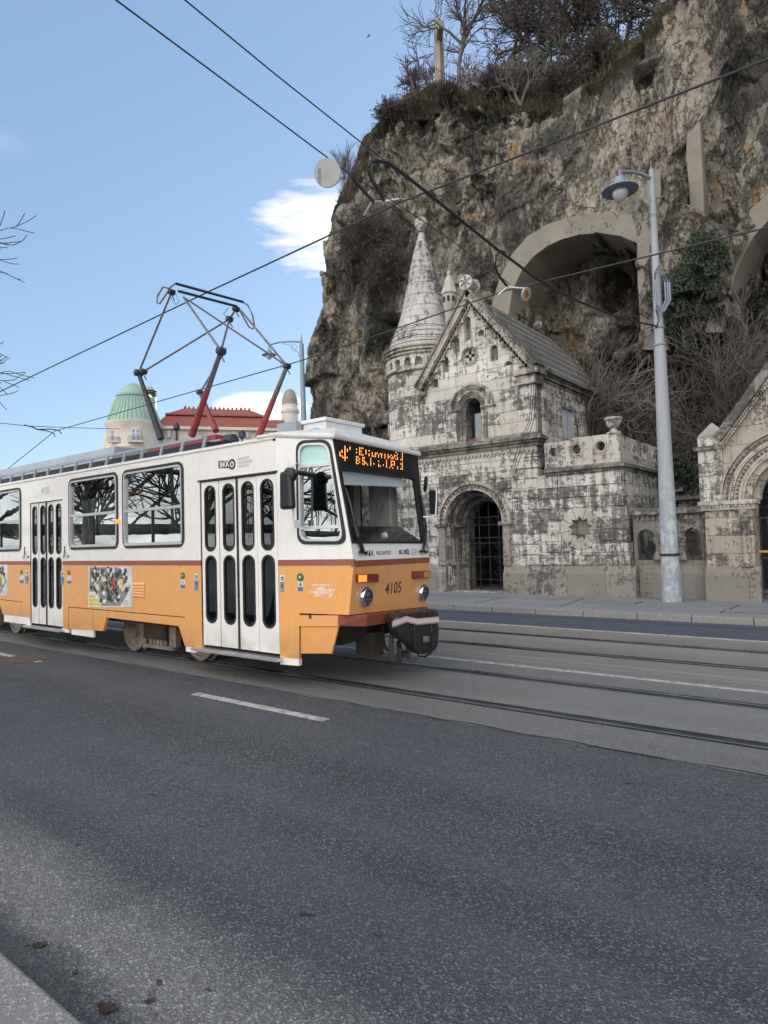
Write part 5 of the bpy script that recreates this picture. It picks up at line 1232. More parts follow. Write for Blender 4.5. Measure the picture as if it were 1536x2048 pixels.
skin_figure('hair', [((0,0,2.20), (.09,.082)), ((.02,0,2.245), (.07,.07)), ((-.04,0,2.15), (.06,.07))], [(0,1),(0,2)], M['black_plastic'], drv)
for s in (-1, 1):
    hnd = MB()
    for k in range(4): hnd.tube([(dp.x+.38, dp.y+.18*s+(k-1.5)*.017, 1.585), (dp.x+.43, dp.y+.18*s+(k-1.5)*.018, 1.60), (dp.x+.46-.004*abs(k-1.5), dp.y+.18*s+(k-1.5)*.018, 1.575)], [.012, .010, .007], 6)
    hnd.tube([(dp.x+.37, dp.y+.15*s, 1.58), (dp.x+.42, dp.y+.13*s, 1.57)], [.012, .008], 6); hnd.build('hand', M['skin'], drv)
MB().box(-6.25, -5.8, 6.4, 6.85, 1.28, 1.36).box(-6.28, -6.2, 6.42, 6.83, 1.36, 1.95).box(-6.1, -5.95, 6.55, 6.7, .9, 1.28).build('driver_seat', M['rubber'], tram, bev=.03)
# ------------------------------------------------------------------ chapel gatehouse with round turret
def W(x, y, Y=YW): p = PY(x, y, Y); return (p.x, p.z)
XC1 = (W(1083, 1185)[0]+W(1066, 745)[0])/2
XL0 = W(775, 880)[0]-.1
zpl = W(1070, 1131)[1]; zco = W(1070, 884)[1]
ch = thing('chapel', 'weathered pale stone chapel with stepped gable, conical turret and dark arched doorway', 'chapel', ((XC1+XL0)/2, 19.5, .13))
def cpart(mb, name, mat, parent=None, **k): return mb.build(name, M[mat], parent or ch, **k)
xo0, xo1 = W(877, 1048)[0], W(1023, 1042)[0]; xdc = (xo0+xo1)/2; ro = (xo1-xo0)/2
zs = W(950, 1046)[1]; r1 = ro*.79; r2 = ro*.68; r3 = ro*.56
print('door', xdc, ro, zs, 'top', W(957, 957.5)[1])
# lower wall, with the receding doorway
MB().yslab([(XL0, .13), (XC1, .13), (XC1, zco), (XL0, zco)], [archpoly(xdc-r1, xdc+r1, .135, zs)], YW, .42).build('lower_wall', M['stone_rough'], ch)
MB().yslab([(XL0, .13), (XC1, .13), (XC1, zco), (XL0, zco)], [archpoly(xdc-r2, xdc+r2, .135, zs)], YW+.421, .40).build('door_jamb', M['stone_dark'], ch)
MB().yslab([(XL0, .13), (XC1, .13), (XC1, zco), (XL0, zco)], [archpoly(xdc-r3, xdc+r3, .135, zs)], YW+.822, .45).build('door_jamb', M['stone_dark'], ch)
def archring(xc, zs_, ra, rb, Y, th, mat, name, parent, a0=0, a1=180, n=24):
    return MB().yslab(arc(xc, zs_, ra, a0, a1, n)+arc(xc, zs_, rb, a1, a0, n), [], Y, th).build(name, mat, parent, bev=.006)
archring(xdc, zs, ro, ro*.93, YW-.10, .12, M['stone_trim'], 'arch_moulding', ch)
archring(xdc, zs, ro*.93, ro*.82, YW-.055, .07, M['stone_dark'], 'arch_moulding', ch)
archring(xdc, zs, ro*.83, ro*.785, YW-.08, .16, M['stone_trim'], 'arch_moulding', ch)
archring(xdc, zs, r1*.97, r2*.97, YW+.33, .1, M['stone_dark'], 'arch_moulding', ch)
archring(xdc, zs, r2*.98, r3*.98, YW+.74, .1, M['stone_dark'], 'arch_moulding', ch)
mb = MB()
for k in range(26):                       # carved zigzag round the arch
    a = math.pi*(k+.5)/26; rr = ro*.875; s = .05
    c = Vector((xdc+rr*math.cos(a), YW-.055, zs+rr*math.sin(a))); t_ = Vector((-math.sin(a), 0, math.cos(a))); n_ = Vector((math.cos(a), 0, math.sin(a)))
    mb.add([c-t_*s*.9-n_*s, c+t_*s*.9-n_*s, c+n_*s, c+Vector((0, -.05, 0))], [(0,1,3),(1,2,3),(2,0,3)])
cpart(mb, 'arch_carving', 'stone_trim')
for k in range(18):
    pass
mb = MB()
for sx in (-1, 1):
    for rr, yy in ((r1*.94, YW+.30), (r2*.93, YW+.70)):
        mb.lathe((xdc+sx*rr, yy, zpl), [(.10, 0), (.10, .06), (.065, .10), (.058, zs-zpl-.30), (.075, zs-zpl-.26), (.06, zs-zpl-.22), (.11, zs-zpl-.05), (.11, zs-zpl)], 12)
cpart(mb, 'door_column', 'stone_dark', smooth=True)
mb = MB(); 
for sx in (-1, 1):
    a, b = sorted((xdc+sx*r1*.9, xdc+sx*ro*1.06)); mb.box(a, b, YW-.14, YW+.02, zs-.09, zs+.01); a, b = sorted((xdc+sx*r3*.96, xdc+sx*r1)); mb.box(a, b, YW+.25, YW+.9, zs-.10, zs+.005)
cpart(mb, 'impost', 'stone_dark', bev=.012)
for sx in (-1, 1):
    a, b = sorted((xdc+sx*r1, xdc+sx*ro*.98)); MB().hexa([(a, YW-.09, zpl), (b, YW-.09, zpl), (b, YW+.01, zpl), (a, YW+.01, zpl)], [(a, YW-.07, zs-.09), (b, YW-.07, zs-.09), (b, YW+.01, zs-.09), (a, YW+.01, zs-.09)]).build('pilaster', M['stone_plinth'], ch, bev=.01)
# plinth: left of the door and right of it
def plinth(xa, xb, Y, parent, mat='stone_plinth', ztop=None, proud=.14):
    z = ztop or zpl
    mb = MB(); mb.box(xa, xb, Y-proud, Y+.05, .12, z-.22); mb.hexa([(xa, Y-proud+.025, z-.22), (xb, Y-proud+.025, z-.22), (xb, Y+.05, z-.22), (xa, Y+.05, z-.22)], [(xa, Y-.03, z), (xb, Y-.03, z), (xb, Y+.05, z), (xa, Y+.05, z)])
    return mb.build('plinth', M[mat], parent, bev=.008)
plinth(XL0, xdc-r1*1.0, YW, ch); plinth(xdc+r1*1.0, XC1+.02, YW, ch)
cut = MB().box(xdc-r3*.99, xdc+r3*.99, YW+1.27, YW+1.30, .13, zs+r3).box(xdc-1.2, xdc+1.2, YW+3.2, YW+3.25, .13, 3.4)
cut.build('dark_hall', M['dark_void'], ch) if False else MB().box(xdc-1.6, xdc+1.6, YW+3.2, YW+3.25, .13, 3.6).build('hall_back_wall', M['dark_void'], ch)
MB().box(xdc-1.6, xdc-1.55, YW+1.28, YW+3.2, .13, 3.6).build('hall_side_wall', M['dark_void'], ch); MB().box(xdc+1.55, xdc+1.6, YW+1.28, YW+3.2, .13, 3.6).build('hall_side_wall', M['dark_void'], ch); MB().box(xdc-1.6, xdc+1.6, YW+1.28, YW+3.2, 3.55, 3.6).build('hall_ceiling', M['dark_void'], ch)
# wrought iron gate
gate = thing('iron_gate', 'dark wrought iron gate with diamond lattice inside the chapel doorway', 'gate', (xdc, YW+.95, .13))
mb = MB(); yg = YW+.95; h1 = zs
for x in np.linspace(xdc-r3+.02, xdc+r3-.02, 5): mb.box(x-.014, x+.014, yg-.012, yg+.012, .15, zs+math.sqrt(max(0, r3*r3-(x-xdc)**2))-.01)
for z in (.2, .45, zs-1.05, zs-.62, zs-.45, zs-.05, zs+.2): mb.box(xdc-r3, xdc+r3, yg-.010, yg+.010, z-.014, z+.014)
mb.build('gate_frame', M['iron'], gate)
mb = MB()
for k in range(3):
    for j in range(2):
        cx0 = xdc-r3*.5+j*r3; cz0 = .68+k*.42; s = .19
        q = [(cx0-s, yg-.02, cz0), (cx0, yg-.02, cz0+s), (cx0+s, yg-.02, cz0), (cx0, yg-.02, cz0-s), (cx0-s, yg-.02, cz0)]; mb.tube(q, .011, 4)
        mb.tube([(cx0+.07*math.cos(a), yg-.02, cz0+.07*math.sin(a)) for a in np.linspace(0, 6.3, 10)], .008, 4)
for k in range(5): mb.tube([(xdc+.09*math.cos(a)+(k-2)*.18, yg-.02, zs+.1+.09*math.sin(a)) for a in np.linspace(0, 6.3, 10)], .009, 4)
mb.build('lattice', M['iron'], gate)
a, b = W(842, 948, YW-.03), W(870, 966, YW-.03)
sg = thing('street_sign', 'small white plate with black lettering on the chapel wall', 'sign', ((a[0]+b[0])/2, YW-.02, b[1]))
MB().box(a[0], b[0], YW-.035, YW-.005, b[1], a[1]).build('plate', M['sign_white'], sg, bev=.01)
text_mesh('SZT. GELLÉRT', .115, ((a[0]+b[0])/2, YW-.036, b[1]+(a[1]-b[1])*.66), (1,0,0), (0,0,1), M['text_dark'], sg, 'lettering', sx=.8)
text_mesh('RAKPART', .12, ((a[0]+b[0])/2, YW-.036, b[1]+(a[1]-b[1])*.30), (1,0,0), (0,0,1), M['text_dark'], sg, 'lettering', sx=1.0)
# string course with carved frieze
mb = MB(); ov = .24
for d_, z0_, z1_ in ((.10, zco-.10, zco-.0), (.17, zco, zco+.07), (ov, zco+.07, zco+.17)):
    mb.box(XL0, XC1+d_, YW-d_, YW+.2, z0_, z1_); mb.box(XC1-.1, XC1+d_+.001, YW+.2, YW+.35, z0_, z1_)
mb.hexa([(XL0, YW-ov, zco+.172), (XC1+ov, YW-ov, zco+.172), (XC1+ov, YW+.2, zco+.172), (XL0, YW+.2, zco+.172)], [(XL0, YW-.1, zco+.27), (XC1+.1, YW-.1, zco+.27), (XC1+.1, YW+.2, zco+.27), (XL0, YW+.2, zco+.27)])
cpart(mb, 'cornice', 'stone_dark', bev=.012)
mb = MB(); x = XL0; top_z = zco-.10; pts = [(XC1+.04, top_z), (XL0, top_z)]; k = 0
pts2 = []
while x < XC1+.02: pts2 += [(x, top_z-.10), (x+.05, top_z-.20), (x+.10, top_z-.10)]; x += .13
mb.yslab([(XL0-.01, top_z)]+[(p[0], p[1]) for p in pts2]+[(XC1+.04, top_z-.1), (XC1+.04, top_z)], [], YW-.05, .06); cpart(mb, 'frieze', 'stone_trim')
# quoin blocks at the corner
mb = MB(); z = zpl; k = 0; r = random.Random(8)
while z < zco-.35:
    h = r.uniform(.28, .36); l = .62 if k % 2 else .42; d_ = r.uniform(.015, .05)
    mb.box(XC1-l, XC1+d_, YW-d_, YW+.4, z+.01, min(z+h, zco-.3)-.01); z += h; k += 1
cpart(mb, 'quoin', 'stone_rough', bev=.03)
# rusticated courses right and left of the doorway
mb = MB(); z = zpl+.02
while z < zco-.45:
    h = r.uniform(.29, .35)
    def row(xa, xb):
        x = xa
        while x < xb-.1:
            l = min(r.uniform(.45, .95), xb-x); d_ = r.uniform(.006, .035); mb.box(x+.006, x+l-.006, YW-d_, YW+.01, z+.006, z+h-.006); x += l
    zz_ = z+h/2; hw = ro*1.03 if zz_ < zs else (math.sqrt(max(0, (ro*1.03)**2-(zz_-zs)**2)) if zz_ < zs+ro else 0)
    if z+h > zs and z < zs+ro*1.03: hw = max(hw, math.sqrt(max(0, (ro*1.03)**2-(max(z, zs)-zs)**2)))
    row(XL0, xdc-hw); row(xdc+hw, XC1-.62); z += h
    if hw == 0 and False: row(xdc-hw, xdc+hw)
cpart(mb, 'ashlar_courses', 'stone_rough', bev=.014)
# upper storey
yu = YW+.06
apx = W(935, 582, yu); fr = W(1066, 738, yu); fl = W(838, 772, yu)
XLU = fl[0]+.25; zeave = fr[1]; half = (fr[0]-fl[0])/2; xg = apx[0]
zb0_ = zco+.2
wxl, wxr = W(935, 850, yu)[0], W(968, 850, yu)[0]; wxc = (wxl+wxr)/2; wr = (wxr-wxl)/2
wo = (W(989, 817, yu)[0]-W(901, 817, yu)[0])/2; wxc = (W(989, 817, yu)[0]+W(901, 817, yu)[0])/2
zws = W(950, 815, yu)[1]; zwb = W(950, 884, yu)[1]; wr = wo*.40
print('win', wxc, wo, wr, zws, zwb, 'top', W(950, 763, yu)[1], 'gable', apx, fr, fl)
def nich(x, y0_, y1_, wpx):
    a, b = W(x-wpx/2, (y0_+y1_)/2, yu), W(x+wpx/2, (y0_+y1_)/2, yu); zb, zt = W(x, y1_, yu)[1], W(x, y0_, yu)[1]; rr = (b[0]-a[0])/2
    return archpoly(a[0], b[0], zb, zt-rr, 8)
niches = [nich(935, 633, 680, 13), nich(912, 674, 706, 14), nich(988, 690, 722, 16), nich(962, 659, 672, 12), nich(891, 714, 745, 13), nich(1016, 722, 731, 16), nich(870, 757, 775, 12)]
circ = W(940, 712, yu); cr_ = (W(940, 694, yu)[1]-W(940, 731, yu)[1])/2
win_hole = archpoly(wxc-wr, wxc+wr, zwb, zws)
outl = [(XLU-.3, zb0_), (XC1, zb0_), (XC1, zeave-.02), (xg, apx[1]-.05), (fl[0]+.02, fl[1]-.1)]
MB().yslab(outl, niches+[win_hole, arc(circ[0], circ[1], cr_*.72, 0, 360, 24)[:-1]], yu, .14).build('gable_wall', M['stone'], ch)
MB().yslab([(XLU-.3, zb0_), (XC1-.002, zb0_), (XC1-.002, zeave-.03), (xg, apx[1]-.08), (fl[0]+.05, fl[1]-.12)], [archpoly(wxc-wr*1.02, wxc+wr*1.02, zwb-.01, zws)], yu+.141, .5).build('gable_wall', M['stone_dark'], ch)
# quatrefoil oculus
oc = MB().yslab(arc(circ[0], circ[1], cr_, 0, 360, 28)[:-1], [arc(circ[0], circ[1], cr_*.7, 0, 360, 28)[:-1]], yu-.05, .08).build('oculus', M['stone_trim'], ch, bev=.006)
mb = MB()
for k in range(20): a = 2*math.pi*k/20; mb.lathe((circ[0]+cr_*.86*math.cos(a), yu-.05, circ[1]+cr_*.86*math.sin(a)), [(.02, 0), (.012, .02)], 6, (0,-1,0))
mb.build('oculus_beads', M['stone_dark'], oc)
lob = []
for k in range(48):
    a = 2*math.pi*k/48; lob.append((circ[0]+cr_*(.22+.42*abs(math.cos(2*a))**1.4)*math.cos(a), circ[1]+cr_*(.22+.42*abs(math.cos(2*a))**1.4)*math.sin(a)))
MB().yslab(arc(circ[0], circ[1], cr_*.72, 0, 360, 28)[:-1], [lob], yu+.0, .06).build('quatrefoil', M['stone_pale'], oc)
MB().lathe((circ[0], yu+.02, circ[1]), [(.05, 0), (.03, .04)], 10, (0,-1,0)).build('boss', M['stone_pale'], oc)
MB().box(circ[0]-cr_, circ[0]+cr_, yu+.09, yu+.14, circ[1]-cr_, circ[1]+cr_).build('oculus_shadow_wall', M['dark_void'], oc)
# arched window
wn = MB().yslab(arc(wxc, zws, wo, 0, 180, 24)+arc(wxc, zws, wo*.90, 180, 0, 24), [], yu-.09, .1).build('window', M['stone_trim'], ch, bev=.006)
archring(wxc, zws, wo*.74, wo*.62, yu-.06, .08, M['stone_trim'], 'window_arch', wn)
archring(wxc, zws, wo*.58, wr, yu-.02, .1, M['stone_dark'], 'window_arch', wn)
mb = MB()
for k in range(30):
    a = math.pi*(k+.5)/30; ra, rb = wo*.90, wo*.75; da = math.pi/30*.30
    q = lambda rr, a_, y: (wxc+rr*math.cos(a_), y, zws+rr*math.sin(a_)); mb.hexa([q(ra, a-da, yu), q(rb, a-da, yu), q(rb, a+da, yu), q(ra, a+da, yu)], [q(ra, a-da, yu-.06), q(rb, a-da, yu-.045), q(rb, a+da, yu-.045), q(ra, a+da, yu-.06)])
mb.build('window_carving', M['stone_trim'], wn)
mb = MB()
for sx in (-1, 1):
    for rr in (wo*.5, wo*.66): mb.lathe((wxc+sx*rr, yu-.03, zwb), [(.06, 0), (.06, .05), (.04, .08), (.036, zws-zwb-.14), (.065, zws-zwb-.04), (.065, zws-zwb)], 10)
mb.build('window_column', M['stone_trim'], wn, smooth=True)
for sx in (-1, 1):
    a, b = sorted((wxc+sx*wo*.45, wxc+sx*wo*1.08)); MB().box(a, b, yu-.12, yu, zws-.05, zws).build('window_impost', M['stone_trim'], wn, bev=.006)
    a, b = sorted((wxc+sx*wo*.72, wxc+sx*wo*.98)); MB().box(a, b, yu-.05, yu+.01, zb0_, zws-.05).build('window_pilaster', M['stone'], wn, bev=.01)
MB().box(wxc-wr*.35, wxc+wr*1.0, yu+.34, yu+.37, zwb, zws-.12).build('window_board', M['board'], wn)
MB().box(wxc-wr*.42, wxc-wr*.36, yu+.30, yu+.34, zwb, zws+.1).build('window_frame', M['rubber'], wn)
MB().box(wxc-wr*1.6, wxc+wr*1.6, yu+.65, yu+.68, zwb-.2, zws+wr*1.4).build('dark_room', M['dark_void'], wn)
mb = MB(); r = random.Random(2)
for k in range(26): x = wxc-wr*1.1+r.random()*wr*2.1; y = yu-.06+r.random()*.3; z = zwb+r.random()*.08; mb.box(x, x+.09, y, y+.07, z, z+.05)
mb.build('loose_bricks', M['brick_red'], wn, bev=.004)
# coping and stepped corbels
def rake(A, B, name, mat, d0, d1, y0, y1):
    A, B = Vector((A[0], 0, A[1])), Vector((B[0], 0, B[1])); d = (B-A).normalized(); n_ = Vector((-d.z, 0, d.x)); 
    if n_.z < 0: n_ = -n_
    p = [A+n_*d0, B+n_*d0, B+n_*d1, A+n_*d1]
    return MB().hexa([(q.x, y0, q.z) for q in p], [(q.x, y1, q.z) for q in p]).build(name, M[mat], ch, bev=.015)
apC = W(935, 577, YW-.1); frC = W(1073, 728, YW-.1); flC = W(832, 776, YW-.1)
for e in (frC, flC):
    rake(apC, e, 'coping', 'stone_trim', -.20, -.02, yu-.20, yu+.35); rake(apC, e, 'coping', 'stone_dark', -.02, .05, yu-.26, yu+.38); rake(apC, e, 'coping', 'stone_trim', -.31, -.205, yu-.10, yu+.1)
mb = MB()
for e in (frC, flC):
    for k in range(1, 24):
        t_ = k/24; x, z = apC[0]+(e[0]-apC[0])*t_, apC[1]+(e[1]-apC[1])*t_-.42
        mb.box(x-.035, x+.035, yu-.10, yu+.01, z-.10-(.12 if k % 3 == 0 else 0), z+.06)
    cpart(mb, 'stepped_corbels', 'stone_trim'); mb = MB()
mb = MB()
for e in (frC, flC):
    n_ = 34
    for k in range(1, n_):
        t_ = k/n_; x, z = apC[0]+(e[0]-apC[0])*t_, apC[1]+(e[1]-apC[1])*t_-.155
        mb.lathe((x, yu-.205, z), [(.032, 0), (.02, .02)], 6, (0,-1,0))
    cpart(mb, 'coping_beads', 'stone_trim'); mb = MB()
# shoulder block at the right foot, turned into the eaves
a, b = W(1026, 735, YW-.1), W(1072, 748, YW-.1)
mb = MB().box(a[0], XC1+.22, YW-.16, YW+.5, zeave-.16, zeave+.02).box(a[0]+.1, XC1+.10, YW-.08, YW+.5, zeave-.42, zeave-.16); cpart(mb, 'shoulder', 'stone_trim', bev=.02)
mb = MB().lathe((apC[0], YW-.22, apC[1]+.16), [(.225, 0), (.225, .06), (.185, .08), (.185, .45), (.225, .47), (.225, .52)], 20, (0, 1, 0)).box(apC[0]-.07, apC[0]+.07, YW-.1, YW+.2, apC[1]-.1, apC[1]+.05)
ac = cpart(mb, 'acroterion', 'stone_pale', smooth=True)
mb = MB()
for k in range(3): a = math.pi*k/3+math.pi/2; mb.tube([(apC[0]-.19*math.cos(a), YW-.225, apC[1]+.16-.19*math.sin(a)), (apC[0]+.19*math.cos(a), YW-.225, apC[1]+.16+.19*math.sin(a))], .022, 5)
mb.lathe((apC[0], YW-.215, apC[1]+.16), [(.06, 0), (.04, .03)], 10, (0,-1,0)); mb.build('acroterion_cross', M['stone_dark'], ac)
# side wall, eaves and roof
yb = PX(1205, 800, XC1).y
print('side depth', yb)
MB().slab([(YW+.72, zb0_-1), (yb, zb0_-1), (yb, zeave-.01), (YW+.72, zeave-.01)], [[(PX(1124, 845, XC1).y, PX(1124, 872, XC1).z), (PX(1152, 845, XC1).y, PX(1124, 872, XC1).z), (PX(1152, 845, XC1).y, PX(1138, 818, XC1).z), (PX(1124, 845, XC1).y, PX(1138, 818, XC1).z)]], (XC1, 0, 0), (0,1,0), (0,0,1), -.45, 0).build('side_wall', M['stone'], ch)
MB().box(XC1-.14, XC1-.10, PX(1122, 845, XC1).y, PX(1154, 845, XC1).y, PX(1124, 875, XC1).z, PX(1138, 816, XC1).z).build('side_window_board', M['rusty_board'], ch)
MB().box(XL0+.2, XC1, yb-.3, yb, .13, zeave).build('back_wall', M['stone_dark'], ch)
MB().box(XC1-.35, XC1-.001, YW+1.3, yb-.31, .13, zb0_-1.0).build('side_wall', M['stone_rough'], ch)
mb = MB()
for d_, z0_, z1_ in ((.07, zeave-.30, zeave-.2), (.14, zeave-.2, zeave-.1), (.20, zeave-.1, zeave-.005)): mb.box(XC1-.05, XC1+d_, YW+.5, yb+.05, z0_, z1_)
cpart(mb, 'eaves_cornice', 'stone_dark', bev=.01)
mb = MB(); y = YW+.6
while y < yb-.3:
    pl = [(y, zeave-.30), (y, zeave-.52)]+[(y+.17-.11*math.cos(a), zeave-.52+.11*math.sin(a)) for a in np.linspace(0, math.pi, 7)]+[(y+.34, zeave-.52), (y+.34, zeave-.30)]
    mb.slab(pl, [], (XC1, 0, 0), (0,1,0), (0,0,1), 0, .05); y += .34
cpart(mb, 'arched_corbel_table', 'stone_trim')
for yy in (PX(1083, 830, XC1).y, PX(1160, 840, XC1).y, PX(1190, 850, XC1).y): MB().box(XC1, XC1+.08, yy, yy+.28, zb0_, zeave-.55).build('side_pilaster', M['stone'], ch, bev=.015)
zr = apC[1]-.12; NC = 7
for sgn, xe in ((1, XC1+.24), (-1, 2*xg-(XC1+.24))):
    for k in range(NC):
        t0, t1 = k/NC, (k+1)/NC+.03
        x0_, z0_ = apC[0]+(xe-apC[0])*t0, zr+(zeave+.0-zr)*t0; x1_, z1_ = apC[0]+(xe-apC[0])*min(t1, 1.02), zr+(zeave-zr)*min(t1, 1.02)
        y0_, y1_ = YW+.36, yb+.15
        mb = MB().hexa([(x0_, y0_, z0_-.1), (x1_, y0_, z1_-.02), (x1_, y1_, z1_-.02), (x0_, y1_, z0_-.1)], [(x0_, y0_, z0_+.0), (x1_, y0_, z1_+.09), (x1_, y1_, z1_+.09), (x0_, y1_, z0_+.0)])
        mb.build('roof_course', M['stone_roof'], ch, bev=.01)
MB().lathe((apC[0], yb-.8, zr+.2), [(.01, -.2), (.13, -.12), (.18, 0), (.13, .12), (.01, .2)], 14, (0, 1, 0)).build('ridge_knob', M['stone_trim'], ch, smooth=True)
# round turret
YD = YW+1.35
Xd = PY(832, 727, YD).x; Rd = (PY(905, 727, YD).x-PY(764, 727, YD).x)*.5*.93
zb_c = PY(830, 722, YD-.6).z
def zc_at(y, x=848): return PY(x, y, YD).z
Xd = PY(849, 640, YD).x-.02
zt_c = zc_at(452); prof_px = [(722, 84), (700, 74), (667, 60), (635, 48.5), (602, 40), (565, 31.5), (527, 23.5), (490, 13), (462, 4.5)]
k_ = abs(PY(850, 600, YD).x-PY(830, 600, YD).x)/20*.80
lx = 0.0
zbase = zc_at(724)-.05
pr = [((w_*k_), zc_at(y)-zbase) for y, w_ in prof_px]
print('turret', Xd, 'Rbase', pr[0], zbase, 'top', zt_c)
Rb = pr[0][0]
dm = MB().lathe((Xd, YD, 0), [(Rb*.93, .13), (Rb*.93, zbase-.42)], 40).build('turret_drum', M['stone'], ch, smooth=True)
MB().lathe((Xd, YD, 0), [(Rb*.93, zbase-.42), (Rb*.90, zbase-.42), (Rb*.90, zbase-.0), (Rb*.6, zbase)], 40).build('turret_drum', M['stone_dark'], ch)  # darker stone backs the arcade: the recess shade is put into the colour
mb = MB(); NA = 22
for k in range(NA):
    a = 2*math.pi*k/NA; u = Vector((-math.sin(a), math.cos(a), 0)); n_ = Vector((math.cos(a), math.sin(a), 0)); wd = Rb*.95*math.tan(math.pi/NA)
    o = Vector((Xd, YD, 0))+n_*Rb*.90
    mb.slab([(-wd, zbase-.46), (wd, zbase-.46), (wd, zbase-.02), (-wd, zbase-.02)], [archpoly(-wd*.62, wd*.62, zbase-.40, zbase-.40+.16, 8)], o, u, (0,0,1), 0, Rb*.07)
cpart(mb, 'turret_arcade', 'stone')
mb = MB(); mb.lathe((Xd, YD, zbase-.5), [(Rb*.97, -.06), (Rb*1.0, -.03), (Rb*1.0, .03), (Rb*.97, .04)], 40); mb.lathe((Xd, YD, zbase), [(Rb*.98, -.04), (Rb*1.03, 0), (Rb*1.03, .05), (Rb*1.0, .07), (Rb*1.06, .10), (Rb*1.06, .15), (Rb*1.02, .18), (Rb*1.07, .21), (Rb*1.07, .25), (Rb*.98, .30)], 44); mb.lathe((Xd, YD, zco), [(Rb*1.05, -.02), (Rb*1.05, .1), (Rb*.95, .2)], 40)
cpart(mb, 'turret_cornice', 'stone_trim')
mb = MB()
for k in range(64): a = 2*math.pi*k/64; mb.lathe((Xd+Rb*1.035*math.cos(a), YD+Rb*1.035*math.sin(a), zbase+.08), [(.03, 0), (.02, .03)], 5, (math.cos(a), math.sin(a), 0))
cpart(mb, 'cornice_beads', 'stone_dark')
# lapped courses of the cone: each ring oversails the one above
zt0_ = pr[-1][1]
def rad_at(h):
    for (ra, ha), (rb, hb) in zip(pr, pr[1:]):
        if ha <= h <= hb: return ra+(rb-ra)*(h-ha)/(hb-ha)
    return pr[-1][0]
mb = MB(); nc = 22; P_ = []
h0 = .24
for k in range(nc):
    ha = h0+(zt0_-h0)*k/nc; hb = h0+(zt0_-h0)*(k+1)/nc; lip = .035*(1-k/nc)+.004 if k < 5 else .004
    P_ += [(rad_at(ha)+lip, ha), (rad_at(hb), hb)]
mb.lathe((Xd, YD, zbase), P_, 44, lean=(0, 0)); cone = cpart(mb, 'conical_roof', 'stone_cone', smooth=True)
ft = zbase+zt0_
mb = MB().lathe((Xd, YD, ft), [(.07, -.08), (.13, 0), (.09, .05), (.10, .10), (.20, .20), (.23, .32), (.19, .44), (.06, .52)], 16); cpart(mb, 'finial', 'stone_pale', smooth=True)
a, b = PY(779, 845, YD-Rb*.8), PY(790, 868, YD-Rb*.8)
ag = math.atan2(-Rb*.6, -(Rb*.72)); 
n_ = Vector((math.cos(ag), math.sin(ag), 0)); u = Vector((-math.sin(ag), math.cos(ag), 0)); o = Vector((Xd, YD, 0))+n_*Rb*.925
mb = MB(); mb.slab(archpoly(-.12, .12, b.z, a.z-.12, 8), [archpoly(-.08, .08, b.z+.03, a.z-.14, 8)], o, u, (0,0,1), 0, .05); cpart(mb, 'turret_slit', 'stone_trim')
MB().slab(archpoly(-.08, .08, b.z+.03, a.z-.14, 8), [], o, u, (0,0,1), 0, .012).build('turret_slit', M['dark_void'], ch)
# little pinnacle between turret and gable
yp = YW+.9; c = PY(899, 600, yp); zA, zB, zC, zD_ = PY(899, 640, yp).z, PY(899, 590, yp).z, PY(899, 578, yp).z, PY(899, 548, yp).z
rp = abs(PY(916, 600, yp).x-PY(882, 600, yp).x)/2*.8
pin = MB().lathe((c.x, yp, 0), [(rp*.62, zA-.6), (rp*.62, zA+.3), (rp*.85, zB-.30), (rp*.85, zB), (rp*1.05, zB+.03), (rp*1.0, zB+.1), (rp*.62, zB+.42), (.03, zD_)], 8).build('pinnacle', M['stone_pale'], ch)
MB().lathe((c.x, yp, zD_), [(.03, -.04), (.07, .02), (.05, .08), (.01, .12)], 10).build('pinnacle_finial', M['stone_pale'], pin, smooth=True)
mb = MB()
for k in range(8):
    a = math.pi*(k+.5)/4+math.pi/8*0; n_ = Vector((math.cos(a), math.sin(a), 0)); u = Vector((-math.sin(a), math.cos(a), 0)); o = Vector((c.x, yp, 0))+n_*rp*.80
    mb.slab(archpoly(-rp*.16, rp*.16, zB-.27, zB-.12, 6), [], o, u, (0,0,1), 0, .02)
mb.build('pinnacle_opening', M['dark_void'], pin)
# old cables hanging down the chapel corner
mb = MB(); r = random.Random(5)
for dx in (0, 5, 9):
    mb.tube([PY(1073-dx, 762, YW-.2), PY(1068-dx, 840, YW-.2), PY(1052-dx*1.5, 884, YW-.42), PY(1032-dx, 940, YW-.2), PY(1006-dx*.5, 987, YW-.15)], .010, 4)
tag(mb.build('hanging_cable', M['cable'], None), 'black cables drooping down the chapel corner to the doorway arch', 'cable')
# ------------------------------------------------------------------ terrace bastion
XT1, XT2 = W(1266, 1180)[0], W(1242, 935)[0]
yT = YW-.02; zt1 = W(1160, 945)[1]; zpt = W(1115, 884)[1]; zpr = W(1215, 868)[1]; 
te = thing('terrace', 'stone terrace block with star shaped window and parapet pierced by round openings', 'terrace', ((XC1+XT1)/2, yT+2, .13))
sc0 = W(1161, 1057, yT); sr = (W(1161, 1017, yT)[1]-W(1161, 1100, yT)[1])/2
print('terrace', XT1, XT2, zt1, zpt, zpr, sr)
def star(r0, r1_, n=9): return [(sc0[0]+(r0 if k % 2 == 0 else r1_)*math.cos(math.pi*k/n+.2), sc0[1]+(r0 if k % 2 == 0 else r1_)*math.sin(math.pi*k/n+.2)) for k in range(2*n)]
MB().yslab([(XC1+.02, .13), (XT1, .13), (XT2, zt1), (XC1+.02, zt1)], [arc(sc0[0], sc0[1], sr*.9, 0, 360, 28)[:-1]], yT, .5).build('front_wall', M['stone_rough'], te)
